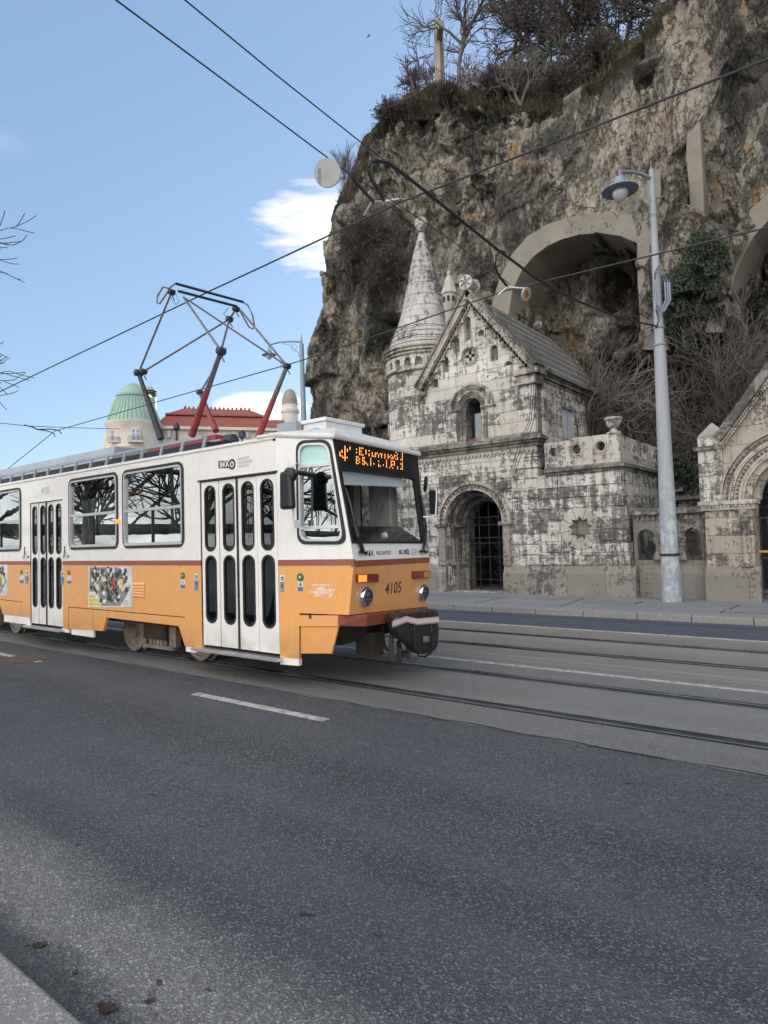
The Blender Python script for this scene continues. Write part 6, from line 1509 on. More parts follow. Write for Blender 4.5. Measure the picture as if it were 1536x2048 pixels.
MB().hexa([(XT1-.5, yT+.02, .13), (XT1, yT+.02, .13), (XT1, yT+5, .13), (XT1-.5, yT+5, .13)], [(XT2-.5, yT+.02, zt1), (XT2, yT+.02, zt1), (XT2, yT+5, zt1), (XT2-.5, yT+5, zt1)]).build('side_wall', M['stone_rough'], te)
MB().box(XC1+.03, XT2-.3, yT+.3, yT+5, zt1-.1, zt1+.05).build('terrace_floor', M['stone_plinth'], te)
sw = MB().yslab(arc(sc0[0], sc0[1], sr, 0, 360, 36)[:-1], [star(sr*.60, sr*.42)], yT-.035, .16).build('star_window', M['stone_pale'], te, bev=.008)
mb = MB()
for k in range(9): a = 2*math.pi*k/9+.2+math.pi/9; mb.tube([(sc0[0]+sr*.46*math.cos(a), yT-.036, sc0[1]+sr*.46*math.sin(a)), (sc0[0]+sr*.98*math.cos(a), yT-.036, sc0[1]+sr*.98*math.sin(a))], .006, 4)
mb.build('voussoir_joint', M['groove'], sw)
MB().lathe((sc0[0], yT+.12, sc0[1]), [(sr*.62, 0), (sr*.50, .22), (sr*.40, .26), (sr*.34, .5)], 26, (0, 1, 0)).build('splayed_reveal', M['stone_dark'], sw)
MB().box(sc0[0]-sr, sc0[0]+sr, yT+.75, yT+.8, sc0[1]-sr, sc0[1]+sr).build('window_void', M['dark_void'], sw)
mb = MB(); s = sr*.22; cx0, cz0 = sc0[0]+.06, sc0[1]-.02
mb.tube([(cx0-s, yT+.5, cz0-s), (cx0+s, yT+.5, cz0-s), (cx0+s, yT+.5, cz0+s), (cx0-s, yT+.5, cz0+s), (cx0-s, yT+.5, cz0-s)], .014, 4)
mb.tube([(cx0-s*2, yT+.5, cz0), (cx0+s*2, yT+.5, cz0)], .01, 4); mb.build('window_grille', M['iron'], sw)
mb = MB(); z = zpl+.02; r = random.Random(23)
def xR(z): return XT1+(XT2-XT1)*(z-.13)/(zt1-.13)
while z < zt1-.22:
    h = r.uniform(.27, .34); x = XC1+.05
    while x < xR(z)-.12:
        l = min(r.uniform(.5, .95), xR(z)-x-.0); d_ = r.uniform(.012, .055); xa, xb = x, x+l
        zz_ = z+h/2; hw = math.sqrt(max(0, (sr*1.03)**2-(zz_-sc0[1])**2)); a_, b_ = sc0[0]-hw, sc0[0]+hw
        segs = [(xa, xb)] if hw == 0 or xb < a_ or xa > b_ else [(xa, a_), (b_, xb)]
        for q0, q1 in segs:
            if q1-q0 > .08: mb.box(q0+.005, q1-.005, yT-d_, yT+.01, z+.006, z+h-.006)
        x += l
    z += h
mb.build('ashlar_courses', M['stone_rough'], te, bev=.016)
mb = MB(); z = zpl; r = random.Random(24)
while z < zt1-.2:
    h = r.uniform(.28, .36); y = yT+.02
    while y < yT+4.8: l = r.uniform(.4, .8); mb.box(xR(z)-.02, xR(z)+r.uniform(.0, .03), y+.005, y+l-.005, z+.006, z+h-.006); y += l
    z += h
mb.build('ashlar_courses', M['stone_rough'], te, bev=.014)
plinth(XC1+.02, XT1+.12, yT, te); 
mb = MB().box(XT1-.02, XT1+.125, yT-.10, yT+3, .12, zpl-.2).hexa([(XT1-.02, yT-.08, zpl-.2), (XT1+.10, yT-.08, zpl-.2), (XT1+.10, yT+3, zpl-.2), (XT1-.02, yT+3, zpl-.2)], [(XT1-.02, yT, zpl), (XT1+.02, yT, zpl), (XT1+.02, yT+3, zpl), (XT1-.02, yT+3, zpl)]); mb.build('plinth', M['stone_plinth'], te, bev=.008)
mb = MB().box(XC1+.25, XT2+.06, yT-.06, yT+5, zt1-.02, zt1+.06).box(XC1+.25, XT2+.13, yT-.13, yT+5, zt1+.06, zt1+.14).hexa([(XC1+.25, yT-.13, zt1+.141), (XT2+.13, yT-.13, zt1+.141), (XT2+.13, yT+5, zt1+.141), (XC1+.25, yT+5, zt1+.141)], [(XC1+.25, yT-.02, zt1+.2), (XT2+.02, yT-.02, zt1+.2), (XT2+.02, yT+5, zt1+.2), (XC1+.25, yT+5, zt1+.2)])
mb.build('cornice', M['stone_dark'], te, bev=.012)
zp0 = zt1+.19
hol = [W(1107, 905, yT), W(1153, 899, yT), W(1201, 892, yT)]; hr = .125
xstep = W(1140, 880, yT)[0]
MB().yslab([(XC1+.26, zp0), (XT2, zp0), (XT2, zpr), (xstep, zpr), (xstep, zpt), (XC1+.26, zpt)], [arc(a, b, hr, 0, 360, 18)[:-1] for a, b in hol], yT, .26).build('parapet', M['stone_pale'], te, bev=.015)
y0s = [PX(1293, 905, XT2).y, PX(1276, 902, XT2).y]
MB().slab([(yT+.26, zp0), (yT+4.6, zp0), (yT+4.6, zpr-.05), (yT+.26, zpr-.05)], [arc(yT+1.15+k*.95, (zp0+zpr)/2, hr, 0, 360, 18)[:-1] for k in range(4)], (XT2, 0, 0), (0,1,0), (0,0,1), -.24, 0).build('parapet', M['stone'], te, bev=.015)
for a, b in hol:
    mb = MB()
    for r_, t_ in ((hr*1.75, .05), (hr*1.35, .07)): mb.yslab(arc(a, b, r_, 0, 360, 28)[:-1], [arc(a, b, r_-.035, 0, 360, 28)[:-1]], yT-t_+.03, .05)
    mb.build('opening_ring', M['stone_pale'], te, bev=.006)
for k in range(4):
    MB().slab(arc(yT+1.15+k*.95, (zp0+zpr)/2, hr*1.5, 0, 360, 24)[:-1], [arc(yT+1.15+k*.95, (zp0+zpr)/2, hr*1.2, 0, 360, 24)[:-1]], (XT2, 0, 0), (0,1,0), (0,0,1), 0, .03).build('opening_ring', M['stone'], te, bev=.005)
uc = PY(1228, 868, yT+.13); ur = abs(PY(1250, 840, yT+.13).x-PY(1208, 840, yT+.13).x)/2*.8; zu0, zu1 = zpr, PY(1228, 834, yT+.13).z
urn = thing('stone_urn', 'fluted pale stone urn standing on the corner of the terrace parapet', 'urn', (uc.x, yT+.13, zpr))
hU = zu1-zpr
MB().lathe((uc.x, yT+.13, zpr-.01), [(ur*.85, 0), (ur*.85, hU*.10), (ur*.45, hU*.2), (ur*.38, hU*.32), (ur*.62, hU*.42), (ur*.80, hU*.62), (ur*.86, hU*.80), (ur*1.05, hU*.86), (ur*1.08, hU*.97), (ur*.9, hU), (ur*.8, hU*.9), (ur*.1, hU*.86)], 22).build('bowl', M['stone_pale'], urn, smooth=True)
mb = MB()
for k in range(16): a = 2*math.pi*k/16; mb.tube([(uc.x+ur*.62*math.cos(a), yT+.13+ur*.62*math.sin(a), zpr+hU*.44), (uc.x+ur*.82*math.cos(a), yT+.13+ur*.82*math.sin(a), zpr+hU*.64), (uc.x+ur*.87*math.cos(a), yT+.13+ur*.87*math.sin(a), zpr+hU*.80)], .014, 5)
mb.build('fluting', M['stone_pale'], urn)
# ------------------------------------------------------------------ low arcade wall
yA = YW+.22
XA1 = XT1; XA2 = W(1413, 1190, YW-.1)[0]
aw = thing('arcade_wall', 'low stone wall with small round arched openings between terrace and gabled portal', 'wall', ((XA1+XA2)/2, yA+.2, .13))
zat, zab, zah = W(1390, 1024, yA)[1], W(1390, 1120, yA)[1], W(1386, 1056, yA)[1]
ops = [(1275, 1311), (1322, 1358), (1369, 1402)]
hl = []
for a, b in ops:
    x0_, x1_ = W(a, 1090, yA)[0], W(b, 1090, yA)[0]; rr = (x1_-x0_)/2; hl.append(archpoly(x0_, x1_, zab, zah-rr, 12))
MB().yslab([(XA1+.0, .13), (XA2+.1, .13), (XA2+.1, zat), (XA1+.0, zat)], hl, yA, .34).build('pierced_wall', M['stone_plinth'], aw, bev=.01)
plinth(XA1+.13, XA2, yA, aw, ztop=zpl+.0, proud=.10)
mb = MB()
for (a, b), (c_, d_) in zip(ops, ops[1:]):
    xm_ = (W(b, 1090, yA)[0]+W(c_, 1090, yA)[0])/2; mb.lathe((xm_, yA-.02, zab), [(.13, 0), (.13, .05), (.10, .14), (.065, .22), (.06, zah-zab-.42), (.10, zah-zab-.32), (.12, zah-zab-.26), (.12, zah-zab-.2)], 14)
mb.build('column', M['stone_plinth'], aw, smooth=True)
mb = MB(); x = XA1+.1
while x < XA2: mb.box(x, x+.07, yA-.05, yA+.01, zat-.16, zat-.03); x += .13
mb.build('dentils', M['stone_plinth'], aw)
MB().hexa([(XA1, yA-.14, zat-.02), (XA2, yA-.14, zat-.02), (XA2, yA+.46, zat-.02), (XA1, yA+.46, zat-.02)], [(XA1, yA-.02, zat+.14), (XA2, yA-.02, zat+.14), (XA2, yA+.34, zat+.14), (XA1, yA+.34, zat+.14)]).build('coping', M['stone_dark'], aw, bev=.03)
# little dark outbuildings behind it
ys = YW+3.2
for k, (x0_, x1_, y0_, y1_, yr) in enumerate(((1336, 1358, 985, 1025, 950), (1358, 1397, 1000, 1025, 982))):
    a, b, z0_, z1_ = W(x0_, 1010, ys)[0], W(x1_, 1010, ys)[0], .13, W(x0_, y0_, ys)[1]
    t = thing('stone_shed', ['taller dark stone shed behind the arcade wall next to the terrace', 'lower dark stone shed behind the arcade wall next to the portal pier'][k], 'shed', ((a+b)/2, ys, .13), 'dark sheds behind the arcade wall')
    xw = (a+b)/2; MB().yslab([(a, z0_), (b, z0_), (b, z1_), (a, z1_)], [[(xw-.14, z1_-.75), (xw+.14, z1_-.75), (xw+.14, z1_-.3), (xw-.14, z1_-.3)]], ys, 1.5).build('wall', M['stone_dark'], t)
    MB().hexa([(a-.15, ys-.15, z1_), (b+.15, ys-.15, z1_), (b+.15, ys+1.7, z1_), (a-.15, ys+1.7, z1_)], [(a-.1, ys+.7, z1_+.6), (b+.1, ys+.7, z1_+.5), (b+.1, ys+.9, z1_+.5), (a-.1, ys+.9, z1_+.6)]).build('roof', M['stone_roof'], t)
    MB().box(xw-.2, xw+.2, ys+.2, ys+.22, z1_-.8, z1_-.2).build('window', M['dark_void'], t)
# ------------------------------------------------------------------ gabled portal at right
yP = YW-.12
xp0, xp1 = W(1413, 1100, yP)[0], W(1478, 1100, yP)[0]
zsp = W(1440, 1002, yP)[1]; xpc = W(1600, 1000, yP)[0]
pt = thing('stone_portal', 'tan stone gabled portal with a carved round arch beside the arcade wall', 'portal', (xpc, yP+.5, .13))
Rpo = xpc-W(1441, 1000, yP)[0]; Rpi = xpc-W(1504, 1000, yP)[0]
print('portal', xp0, xpc, Rpo, Rpi, zsp, 'top@1536 outer', W(1536, 862, yP), 'model z', zsp+math.sqrt(max(0, Rpo**2-(W(1536, 862, yP)[0]-xpc)**2)))
xo = W(1397, 950, yP)[0]; gl = W(1434, 878, yP); g2 = W(1536, 738, yP); sl = (g2[1]-gl[1])/(g2[0]-gl[0]); ga = (xpc, gl[1]+sl*(xpc-gl[0]))
mir = lambda x: 2*xpc-x
jx = xpc-Rpi*1.0
MB().yslab([(xp0, .13), (jx, .13), (jx, zsp), (xp0, zsp)], [], yP, .9).build('pier', M['stone_portal'], pt)
MB().yslab([(mir(jx), .13), (mir(xp0), .13), (mir(xp0), zsp), (mir(jx), zsp)], [], yP, .9).build('pier', M['stone_portal'], pt)
MB().yslab([(xo, zsp), (xpc-Rpi, zsp)]+arc(xpc, zsp, Rpi, 180, 0, 28)+[(mir(xo), zsp), (mir(xo), gl[1]-.25), (mir(gl[0]), gl[1]), ga, gl, (xo, gl[1]-.25)], [], yP+.02, .86).build('gable_wall', M['stone_portal'], pt)
plinth(xp0-.02, jx+.12, yP, pt, proud=.2); plinth(mir(jx)-.12, mir(xp0), yP, pt, proud=.2)
for f0, f1, d_, m_ in ((1.0, .96, .12, 'stone_portal'), (.95, .80, .05, 'stone_pale'), (.79, .75, .10, 'stone_portal'), (.74, .60, .04, 'stone_pale'), (.59, .54, .08, 'stone_portal')):
    ra, rb = Rpi+(Rpo-Rpi)*(f0*1.7-.7), Rpi+(Rpo-Rpi)*(f1*1.7-.7)
    archring(xpc, zsp, ra, max(rb, Rpi), yP-d_+.02, d_, M[m_], 'arch_band', pt, n=40)
mb = MB(); mb2 = MB()
for k in range(40):
    a = math.pi*(k+.5)/40
    for rr, s in ((Rpi+(Rpo-Rpi)*.79, .062), (Rpi+(Rpo-Rpi)*.46, .045)):
        c = Vector((xpc+rr*math.cos(a), yP-.032, zsp+rr*math.sin(a)))
        for j in range(3):
            b_ = a+j*2.094; mb.lathe(c+Vector((math.cos(b_)*s*.5, 0, math.sin(b_)*s*.5)), [(s*.45, 0), (s*.4, .004)], 6, (0,-1,0))
for k in range(88):
    a = math.pi*(k+.5)/88; rr = Rpi+(Rpo-Rpi)*.955; t_ = .028; mb2.lathe((xpc+(rr-.07)*math.cos(a), yP-.04, zsp+(rr-.07)*math.sin(a)), [(.022, 0), (.018, .04)], 5, (0,-1,0))
mb.build('arch_carving', simple('dark discs for carved hollows', (.10, .07, .05), .9), pt); mb2.build('arch_teeth', M['stone_portal'], pt)  # flat dark discs: shade of the carved hollows put into colour
archring(xpc, zsp, Rpi*1.0, Rpi*.86, yP+.32, .3, M['stone_portal'], 'inner_arch', pt, n=40)
mb = MB(); mb.box(xp0-.12, jx+.10, yP-.12, yP+.5, zsp-.10, zsp).box(xp0-.07, jx+.06, yP-.07, yP+.5, zsp-.22, zsp-.10); mb.build('capital_band', M['stone_pale'], pt, bev=.012)
mb = MB(); x = xp0-.05
while x < jx+.05: mb.box(x, x+.04, yP-.10, yP-.06, zsp-.16, zsp-.10); x += .08
mb.build('capital_dentils', M['stone_pale'], pt)
xcol = W(1494, 1070, yP+.1)[0]
MB().lathe((xcol, yP+.02, zpl), [(.15, 0), (.15, .07), (.11, .12), (.115, .5), (.10, zsp-zpl-.55), (.13, zsp-zpl-.5), (.10, zsp-zpl-.46), (.15, zsp-zpl-.26), (.16, zsp-zpl-.22)], 16).build('column', M['stone_portal'], pt, smooth=True)
# corner pinnacle and coping
px0, px1 = W(1397, 870, yP)[0], W(1442, 870, yP)[0]; zpb = W(1420, 876, yP)[1]; zpa = W(1420, 868, yP)[1]; zpt_ = W(1419, 843, yP)[1]
MB().box(px0-.03, px1, yP-.04, yP+.62, zsp+.0, zpb).build('corner_shaft', M['stone_rough'], pt, bev=.02)
zcr = W(1410, 898, yP)[1]
MB().box(px0-.12, px1+.04, yP-.12, yP+.68, zcr-.05, zcr+.06).build('corner_band', M['stone_dark'], pt, bev=.02)
MB().lathe(((px0+px1)/2, yP+.29, zpb), [((px1-px0)*.70, 0), ((px1-px0)*.70, .08), (.02, zpt_-zpb)], 4, a0=math.pi/4, a1=math.pi/4+2*math.pi).build('pyramid_cap', M['stone_pale'], pt)
def rake2(A, B, d0, d1, y0, y1, nm, mt):
    A, B = Vector((A[0], 0, A[1])), Vector((B[0], 0, B[1])); d = (B-A).normalized(); n_ = Vector((-d.z, 0, d.x)); n_ = n_ if n_.z > 0 else -n_
    p = [A+n_*d0, B+n_*d0, B+n_*d1, A+n_*d1]; MB().hexa([(q.x, y0, q.z) for q in p], [(q.x, y1, q.z) for q in p]).build(nm, M[mt], pt, bev=.015)
for e in (gl, (mir(gl[0]), gl[1])): rake2(ga, e, -.12, .08, yP-.16, yP+.95, 'coping', 'stone_dark'); rake2(ga, e, -.22, -.12, yP-.08, yP+.2, 'coping', 'stone_portal')
mb = MB()
for k in range(1, 40):
    t_ = k/40; x, z = gl[0]+(ga[0]-gl[0])*t_, gl[1]+(ga[1]-gl[1])*t_-.30; mb.box(x-.03, x+.03, yP-.10, yP+.03, z-.07, z+.05)
mb.build('coping_dentils', M['stone_portal'], pt)
gp = thing('iron_gate', 'dark iron gate with a small yellow tag in the gabled portal', 'gate', (xpc, yP+.7, .13))
mb = MB()
for x in np.arange(jx+.05, mir(jx), .15): mb.tube([(x, yP+.7, .15), (x, yP+.7, 2.1)], .012, 5)
for z in (.25, 1.1, 2.05): mb.box(jx, mir(jx), yP+.68, yP+.72, z-.02, z+.02)
mb.build('bars', M['iron'], gp)
tg = W(1524, 1103, yP+.65); MB().box(tg[0]-.12, tg[0]+.2, yP+.66, yP+.68, tg[1]-.025, tg[1]+.025).build('tag', simple('yellow tag', (.5, .38, .06), .6), gp)
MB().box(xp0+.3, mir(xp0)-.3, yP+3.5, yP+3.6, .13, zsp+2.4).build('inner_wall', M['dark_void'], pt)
# ------------------------------------------------------------------ street lamps
def lamp_head(c, s, parent, mount):
    h = MB().lathe(c, [(s*.10, s*.62), (s*.30, s*.58), (s*.32, s*.42), (s*.36, s*.36), (s*.36, s*.30), (s*.45, s*.24), (s*.62, s*.02), (s*.98, -s*.10), (s*1.0, -s*.16), (s*.62, -s*.14), (s*.3, -.08*s)], 28).build('lamp_shade', M['post_grey'], parent, smooth=True)
    MB().lathe(c, [(s*.42, -s*.13), (s*.44, -s*.30), (s*.38, -s*.50), (s*.24, -s*.68), (s*.03, -s*.80)], 22).build('lamp_globe', M['globe'], h, smooth=True)
    MB().tube([(c[0], c[1], c[2]+s*.55), mount], .02, 6).build('hanger', M['post_grey'], h)
M['post_grey'] = simple('blue grey lamp enamel', (.20, .245, .31), .45, .1)
M['globe'] = simple('frosted lamp globe', (.42, .42, .38), .25, 0, .12, 6, .6, 0, .6)
YL = 16.28
lb_ = PZ(1344, 1203, .13); tp = PY(1303, 352, YL)
lamp = thing('street_lamp', 'tall blue grey street lamp with flaking paint in front of the arcade wall', 'street lamp', (lb_.x, YL, .13), 'street lamps')
def LP(y): t = (y-352)/(1203-352); x = 1303+(1344-1303)*t; return PY(x, y, YL)
def hwid(y, w_): return abs(PY(700+w_/2, y, YL).x-PY(700-w_/2, y, YL).x)/2*.62
ax_ = [(1203, 38), (1110, 33), (900, 28.5), (690, 23)]
mb = MB(); mb.tube([LP(y) for y, w_ in ax_], [.225, .20, .165, .135], 16); mb.build('post', M['post_paint'], lamp, smooth=True)
MB().tube([LP(690), LP(655), LP(500), LP(400), LP(340)], [.115, .11, .085, .07, .055], 14).build('upper_post', M['post_paint'], lamp, smooth=True)
for y, r_ in ((1109, .215), (690, .15), (655, .125), (430, .085)): p_ = LP(y); MB().lathe(p_, [(r_, -.03), (r_*1.05, -.01), (r_*1.05, .01), (r_, .03)], 20).build('collar', M['rubber'] if y in (1109,) else M['post_grey'], lamp, smooth=True)
MB().tube([LP(340), LP(322)], [.018, .008], 6).build('spike', M['post_grey'], lamp)
e1 = PY(1240, 344, YL-.9)
MB().tube([LP(358), PY(1285, 349, YL-.25), PY(1262, 343, YL-.6), e1], [.045, .04, .035, .03], 8).build('arm', M['post_grey'], lamp, smooth=True)
MB().tube([LP(425), PY(1296, 395, YL-.1), PY(1287, 365, YL-.25), PY(1270, 348, YL-.5)], .018, 6).build('arm_brace', M['post_grey'], lamp, smooth=True)
lc = PY(1240, 378, YL-.9); lamp_head((lc.x, lc.y, lc.z+.02), .42, lamp, e1)
mb = MB()
for k, (dx, top_) in enumerate(((0, 532), (5, 538), (9, 545))):
    mb.tube([LP(545)+Vector((.02, -.12, 0)), PY(1318+dx, top_, YL-.2), PY(1330+dx, 565, YL-.2), PY(1332+dx, 600, YL-.2), PY(1320+dx, 628-k*3, YL-.2), PY(1312, 618-k*4, YL-.2), PY(1310, 560, YL-.2)], .022, 6)
mb.build('cable_coil', M['post_grey'], lamp, smooth=True)
MB().tube([PY(1310, 545, YL-.16), PY(1309, 580, YL-.14), PY(1312, 620, YL-.15), PY(1318, 640, YL-.15), PY(1312, 656, YL-.18)], .016, 6).build('cable_drop', M['cable'], lamp)
# farther lamp beyond the tram
YL2 = 16.4
b2_ = PY(609, 880, YL2)
l2 = thing('street_lamp', 'distant blue grey street lamp rising behind the tram roof by the cliff edge', 'street lamp', (b2_.x, YL2, .13), 'street lamps')
q1, q2 = PY(603, 688, YL2), PY(608, 860, YL2); dd = (q1-q2)/(q1.z-q2.z); base = q2+dd*(.13-q2.z)
l2.location = (base.x, YL2, .13)
MB().tube([base, q2, q1], [.17, .10, .075], 12).build('post', M['post_grey'], l2, smooth=True)
MB().tube([q1, q1+dd*.35], [.05, .008], 8).build('spike', M['post_grey'], l2)
e2 = PY(538, 690, YL2-.6)
MB().tube([PY(603, 684, YL2), PY(585, 683, YL2-.2), PY(560, 684, YL2-.4), e2], .032, 8).build('arm', M['post_grey'], l2)
MB().tube([PY(602, 722, YL2), PY(596, 705, YL2-.1), PY(580, 690, YL2-.25), PY(566, 687, YL2-.35)], .012, 6).build('arm_brace', M['post_grey'], l2)
c_ = PY(588, 695, YL2-.15); MB().tube([(c_.x+.13*math.cos(a), c_.y, c_.z+.13*math.sin(a)) for a in np.linspace(0, 6.28, 14)], .009, 5).build('scroll', M['post_grey'], l2)
lc = PY(538, 708, YL2-.6); lamp_head((lc.x, lc.y, lc.z), .26, l2, e2)
# ------------------------------------------------------------------ overhead line
XS_ = -4.3
def sx(x, y): return PX(x, y, XS_)
def wire(name, pts, r_, label, mat='wire', grp=None, cat='wire', sag=0):
    return tag(MB().tube(pts, r_, 6).build(name, M[mat], None, smooth=True), label, cat, grp)
a, b = sx(232, 0), sx(370, 0)
wire('span_wire', [a+(a-sx(668, 325))*.9, a, sx(450, 162), sx(668, 325), sx(703, 352)], .007, 'thin span wire carrying the round disc, the left one of two', 'wire', 'span wires over the street')
wire('span_wire', [b+(b-sx(735, 295))*.9, b, sx(550, 148), sx(735, 295), sx(775, 325)], .007, 'thin span wire meeting the thick black cable, the right one of two', 'wire', 'span wires over the street')
wire('insulator_rod', [sx(703, 352), sx(712, 366), sx(733, 388), sx(747, 404)], .018, 'dark insulated rod linking span wire and registration arm', 'cable', None, 'insulator')
wire('span_wire', [sx(706, 353), sx(755, 382), sx(815, 422), sx(900, 478), sx(1000, 553), sx(1020, 568)], .006, 'very thin steady wire crossing in front of the turret tip', 'wire', 'span wires over the street')
postp = LP(655)+Vector((0, -.1, 0))
wire('feeder_cable', [sx(775, 325), sx(812, 352), sx(850, 382), sx(925, 443), sx(1000, 503), sx(1075, 558), sx(1150, 600), PY(1240, 636, 13.6), postp], .021, 'thick black feeder cable running from the spans to the street lamp', 'cable', None, 'cable')
wire('feeder_hook', [sx(775, 325), sx(755, 322), sx(741, 324), sx(735, 338), sx(742, 358), sx(756, 378), sx(768, 402)], .021, 'curved black feeder loop beside the disc and cliff edge', 'cable', 'feeder loops down to the contact wires', 'cable')
wire('feeder_hook', [sx(1010, 505), sx(1000, 502), sx(992, 512), sx(990, 535), sx(1000, 555), sx(1014, 572)], .021, 'curved black feeder loop in front of the concrete vault', 'cable', 'feeder loops down to the contact wires', 'cable')
Y1 = 6.8
cw_ = [(-60, 813), (0, 783), (424, 580), (800, 405), (1536, 118), (1650, 74)]
wire('contact_wire', [PY(x, y, Y1) for x, y in cw_], .0125, 'contact wire passing over the pantograph of the tram', 'wire', 'tram contact wires')
wire('contact_wire', [PY(x, y, 10.0) for x, y in ((-40, 990), (0, 950), (110, 862), (600, 722), (770, 665), (1015, 580), (1536, 455), (1640, 431))], .0125, 'lower contact wire over the far track crossing before the chapel', 'wire', 'tram contact wires')
wire('registration_arm', [sx(747, 404), PY(770, 402, 6.6), PY(797, 398, Y1)], .013, 'pale registration arm holding the near contact wire', 'white_metal', 'registration arms of the overhead line', 'bracket')
wire('registration_arm', [sx(745, 400), PY(728, 430, 6.9)], .010, 'slanting stay from the rod down to the near contact wire', 'white_metal', 'registration arms of the overhead line', 'bracket')
wire('registration_arm', [PY(996, 590, 9.6), PY(1014, 574, 9.7), PY(1052, 577, 10.0)], .013, 'pale registration arm at the far contact wire beside the vault', 'white_metal', 'registration arms of the overhead line', 'bracket')
XB = -24
wire('span_wire', [PX(-30, 843, XB), PX(57, 852, XB), PX(130, 855, XB), PX(240, 858, XB)], .012, 'distant span wire low in the sky left of the green dome', 'wire', 'span wires over the street')
wire('registration_arm', [PX(48, 850, XB), PX(62, 853, XB), PX(75, 859, XB), PX(100, 858, XB), PX(118, 861, XB), PX(123, 867, XB)], .022, 'distant dark registration arm left of the green dome', 'cable', 'registration arms of the overhead line', 'bracket')
wire('registration_arm', [PX(75, 859, XB), PX(95, 862, XB), PX(108, 867, XB), PX(110, 874, XB)], .018, 'second distant registration arm just under the other one', 'cable', 'registration arms of the overhead line', 'bracket')
dc = sx(655, 346); Rr = .20; dn = Vector((.55, -.95, -.25)).normalized()
dc = PX(655, 346, XS_+.02)
rdisc = (sx(655, 320)-sx(655, 372)).length/2
ds = MB().lathe(dc, [(rdisc, -.012), (rdisc, .012)], 40, dn).build('disc', M['sign_white2'] if 'sign_white2' in M else M['sign_white'], None)
tag(ds, 'round grey white advertising disc hanging from a span wire in the sky', 'disc')
uu = Vector((0.8, .5, 0)); uu = (uu-dn*uu.dot(dn)).normalized(); vv_ = dn.cross(uu)
ru = (uu*.05+vv_*1.0).normalized(); rv = dn.cross(ru)
text_mesh('mium', rdisc*.50, dc-uu*rdisc*.62-vv_*rdisc*.2, ru, rv, M['blue_dot'], ds, 'lettering', 'CENTER', .014)
for k in range(6): text_mesh('-----------', rdisc*.16, dc-uu*rdisc*(.38-k*.13)-vv_*rdisc*.2, ru, rv, M['blue_dot'] if k == 2 else M['text_grey'], ds, 'lettering', 'CENTER', .014)
MB().tube([sx(668, 325), sx(662, 332)], .02, 6).build('clip', M['cable'], ds)
oc_ = PY(1052, 588, 9.9); on_ = Vector((.93, -.15, -.42)).normalized(); orr = (PY(1052, 573, 9.9)-PY(1052, 603, 9.9)).length*.44
od = MB().lathe(oc_, [(orr, -.012), (orr, .012)], 32, on_).build('hanging_sign', M['sign_white2'])
tag(od, 'small round grey sign with an orange middle hanging from the far contact wire', 'sign')
MB().lathe(oc_, [(orr*.72, 0), (orr*.72, .016)], 28, on_).build('orange_centre', simple('orange sign paint', (.55, .25, .06), .5), od)
ou = Vector((0, .3, 1)); ou = (ou-on_*ou.dot(on_)).normalized(); ov_ = on_.cross(ou); mb = MB()
def ost(pts):
    for a, b in zip(pts, pts[1:]):
        A, B = oc_+ou*a[0]*orr+ov_*a[1]*orr+on_*.018, oc_+ou*b[0]*orr+ov_*b[1]*orr+on_*.018; mb.tube([A, B], orr*.07, 5)
ost([(-.3, -.4), (-.3, .1), (.1, .1), (.1, -.4), (-.1, -.2)]); ost([(-.1, .2), (.3, .2), (.3, .5), (0, .4)])
mb.build('sign_mark', M['text_dark'], od)
MB().tube([oc_+Vector((0, 0, orr)), PY(1054, 577, 10.0)], .01, 5).build('clip', M['cable'], od)
# ------------------------------------------------------------------ hotel in the distance
XH = -110.0; DH = 118.0
_hd = Vector(ray(400, 850)); _hd.z = 0; _hd.normalize(); HE2 = -_hd; HE1 = Vector((_hd.y, -_hd.x, 0))
def PX_(x, y, xp):      # point in the hotel's own frame, on the plane at local depth xp
    d = Vector(ray(x, y)); c = Vector(CP); q = c+d*((xp-XH-DH-c.dot(HE2))/d.dot(HE2)); return Vector((xp, q.dot(HE1), q.z))
def HP(x, y, d=0.0): p = PX_(x, y, XH-d); return p
pxm = abs(PX_(300, 850, XH).y-PX_(299, 850, XH).y)*.98
def hz(x, y): return HP(x, y).z
hc = HP(268, 850); yc_ = hc.y
base_z = .0
ho = thing('hotel', 'pale distant hotel with green copper corner dome and red tiled mansard roof', 'building', (XH, yc_, 0))
R0h = 56*pxm
MB().lathe((XH, yc_, 0), [(R0h*.98, 0), (R0h*.98, hz(268, 905)), (R0h*1.02, hz(268, 900)), (R0h*.98, hz(268, 893)), (R0h*.98, hz(268, 858)), (R0h*1.06, hz(268, 852)), (R0h*1.06, hz(268, 848)), (R0h*.9, hz(268, 846))], 36).build('corner_tower', M['hotel_wall'], ho, smooth=True)
dz_ = hz(268, 847)
dp_ = [(847, 54), (838, 51), (825, 46), (808, 40), (797, 34), (795, 36.5), (791, 36.5), (790, 32), (783, 27), (776, 20), (770, 12), (766, 2)]
dome = MB().lathe((XH, yc_, dz_), [(w_*pxm, hz(268, y)-dz_) for y, w_ in dp_], 40).build('dome', M['copper_green'], ho, smooth=True)
mb = MB()
for k in range(40):
    a = 2*math.pi*k/40; mb.tube([(XH+w_*pxm*1.01*math.cos(a), yc_+w_*pxm*1.01*math.sin(a), hz(268, y)) for y, w_ in dp_[:5]], .10, 4)
mb.build('dome_seams', M['copper_green'], dome)
tyc = PX_(298, 800, XH-R0h*1.3).y; rt_ = 16.5*pxm
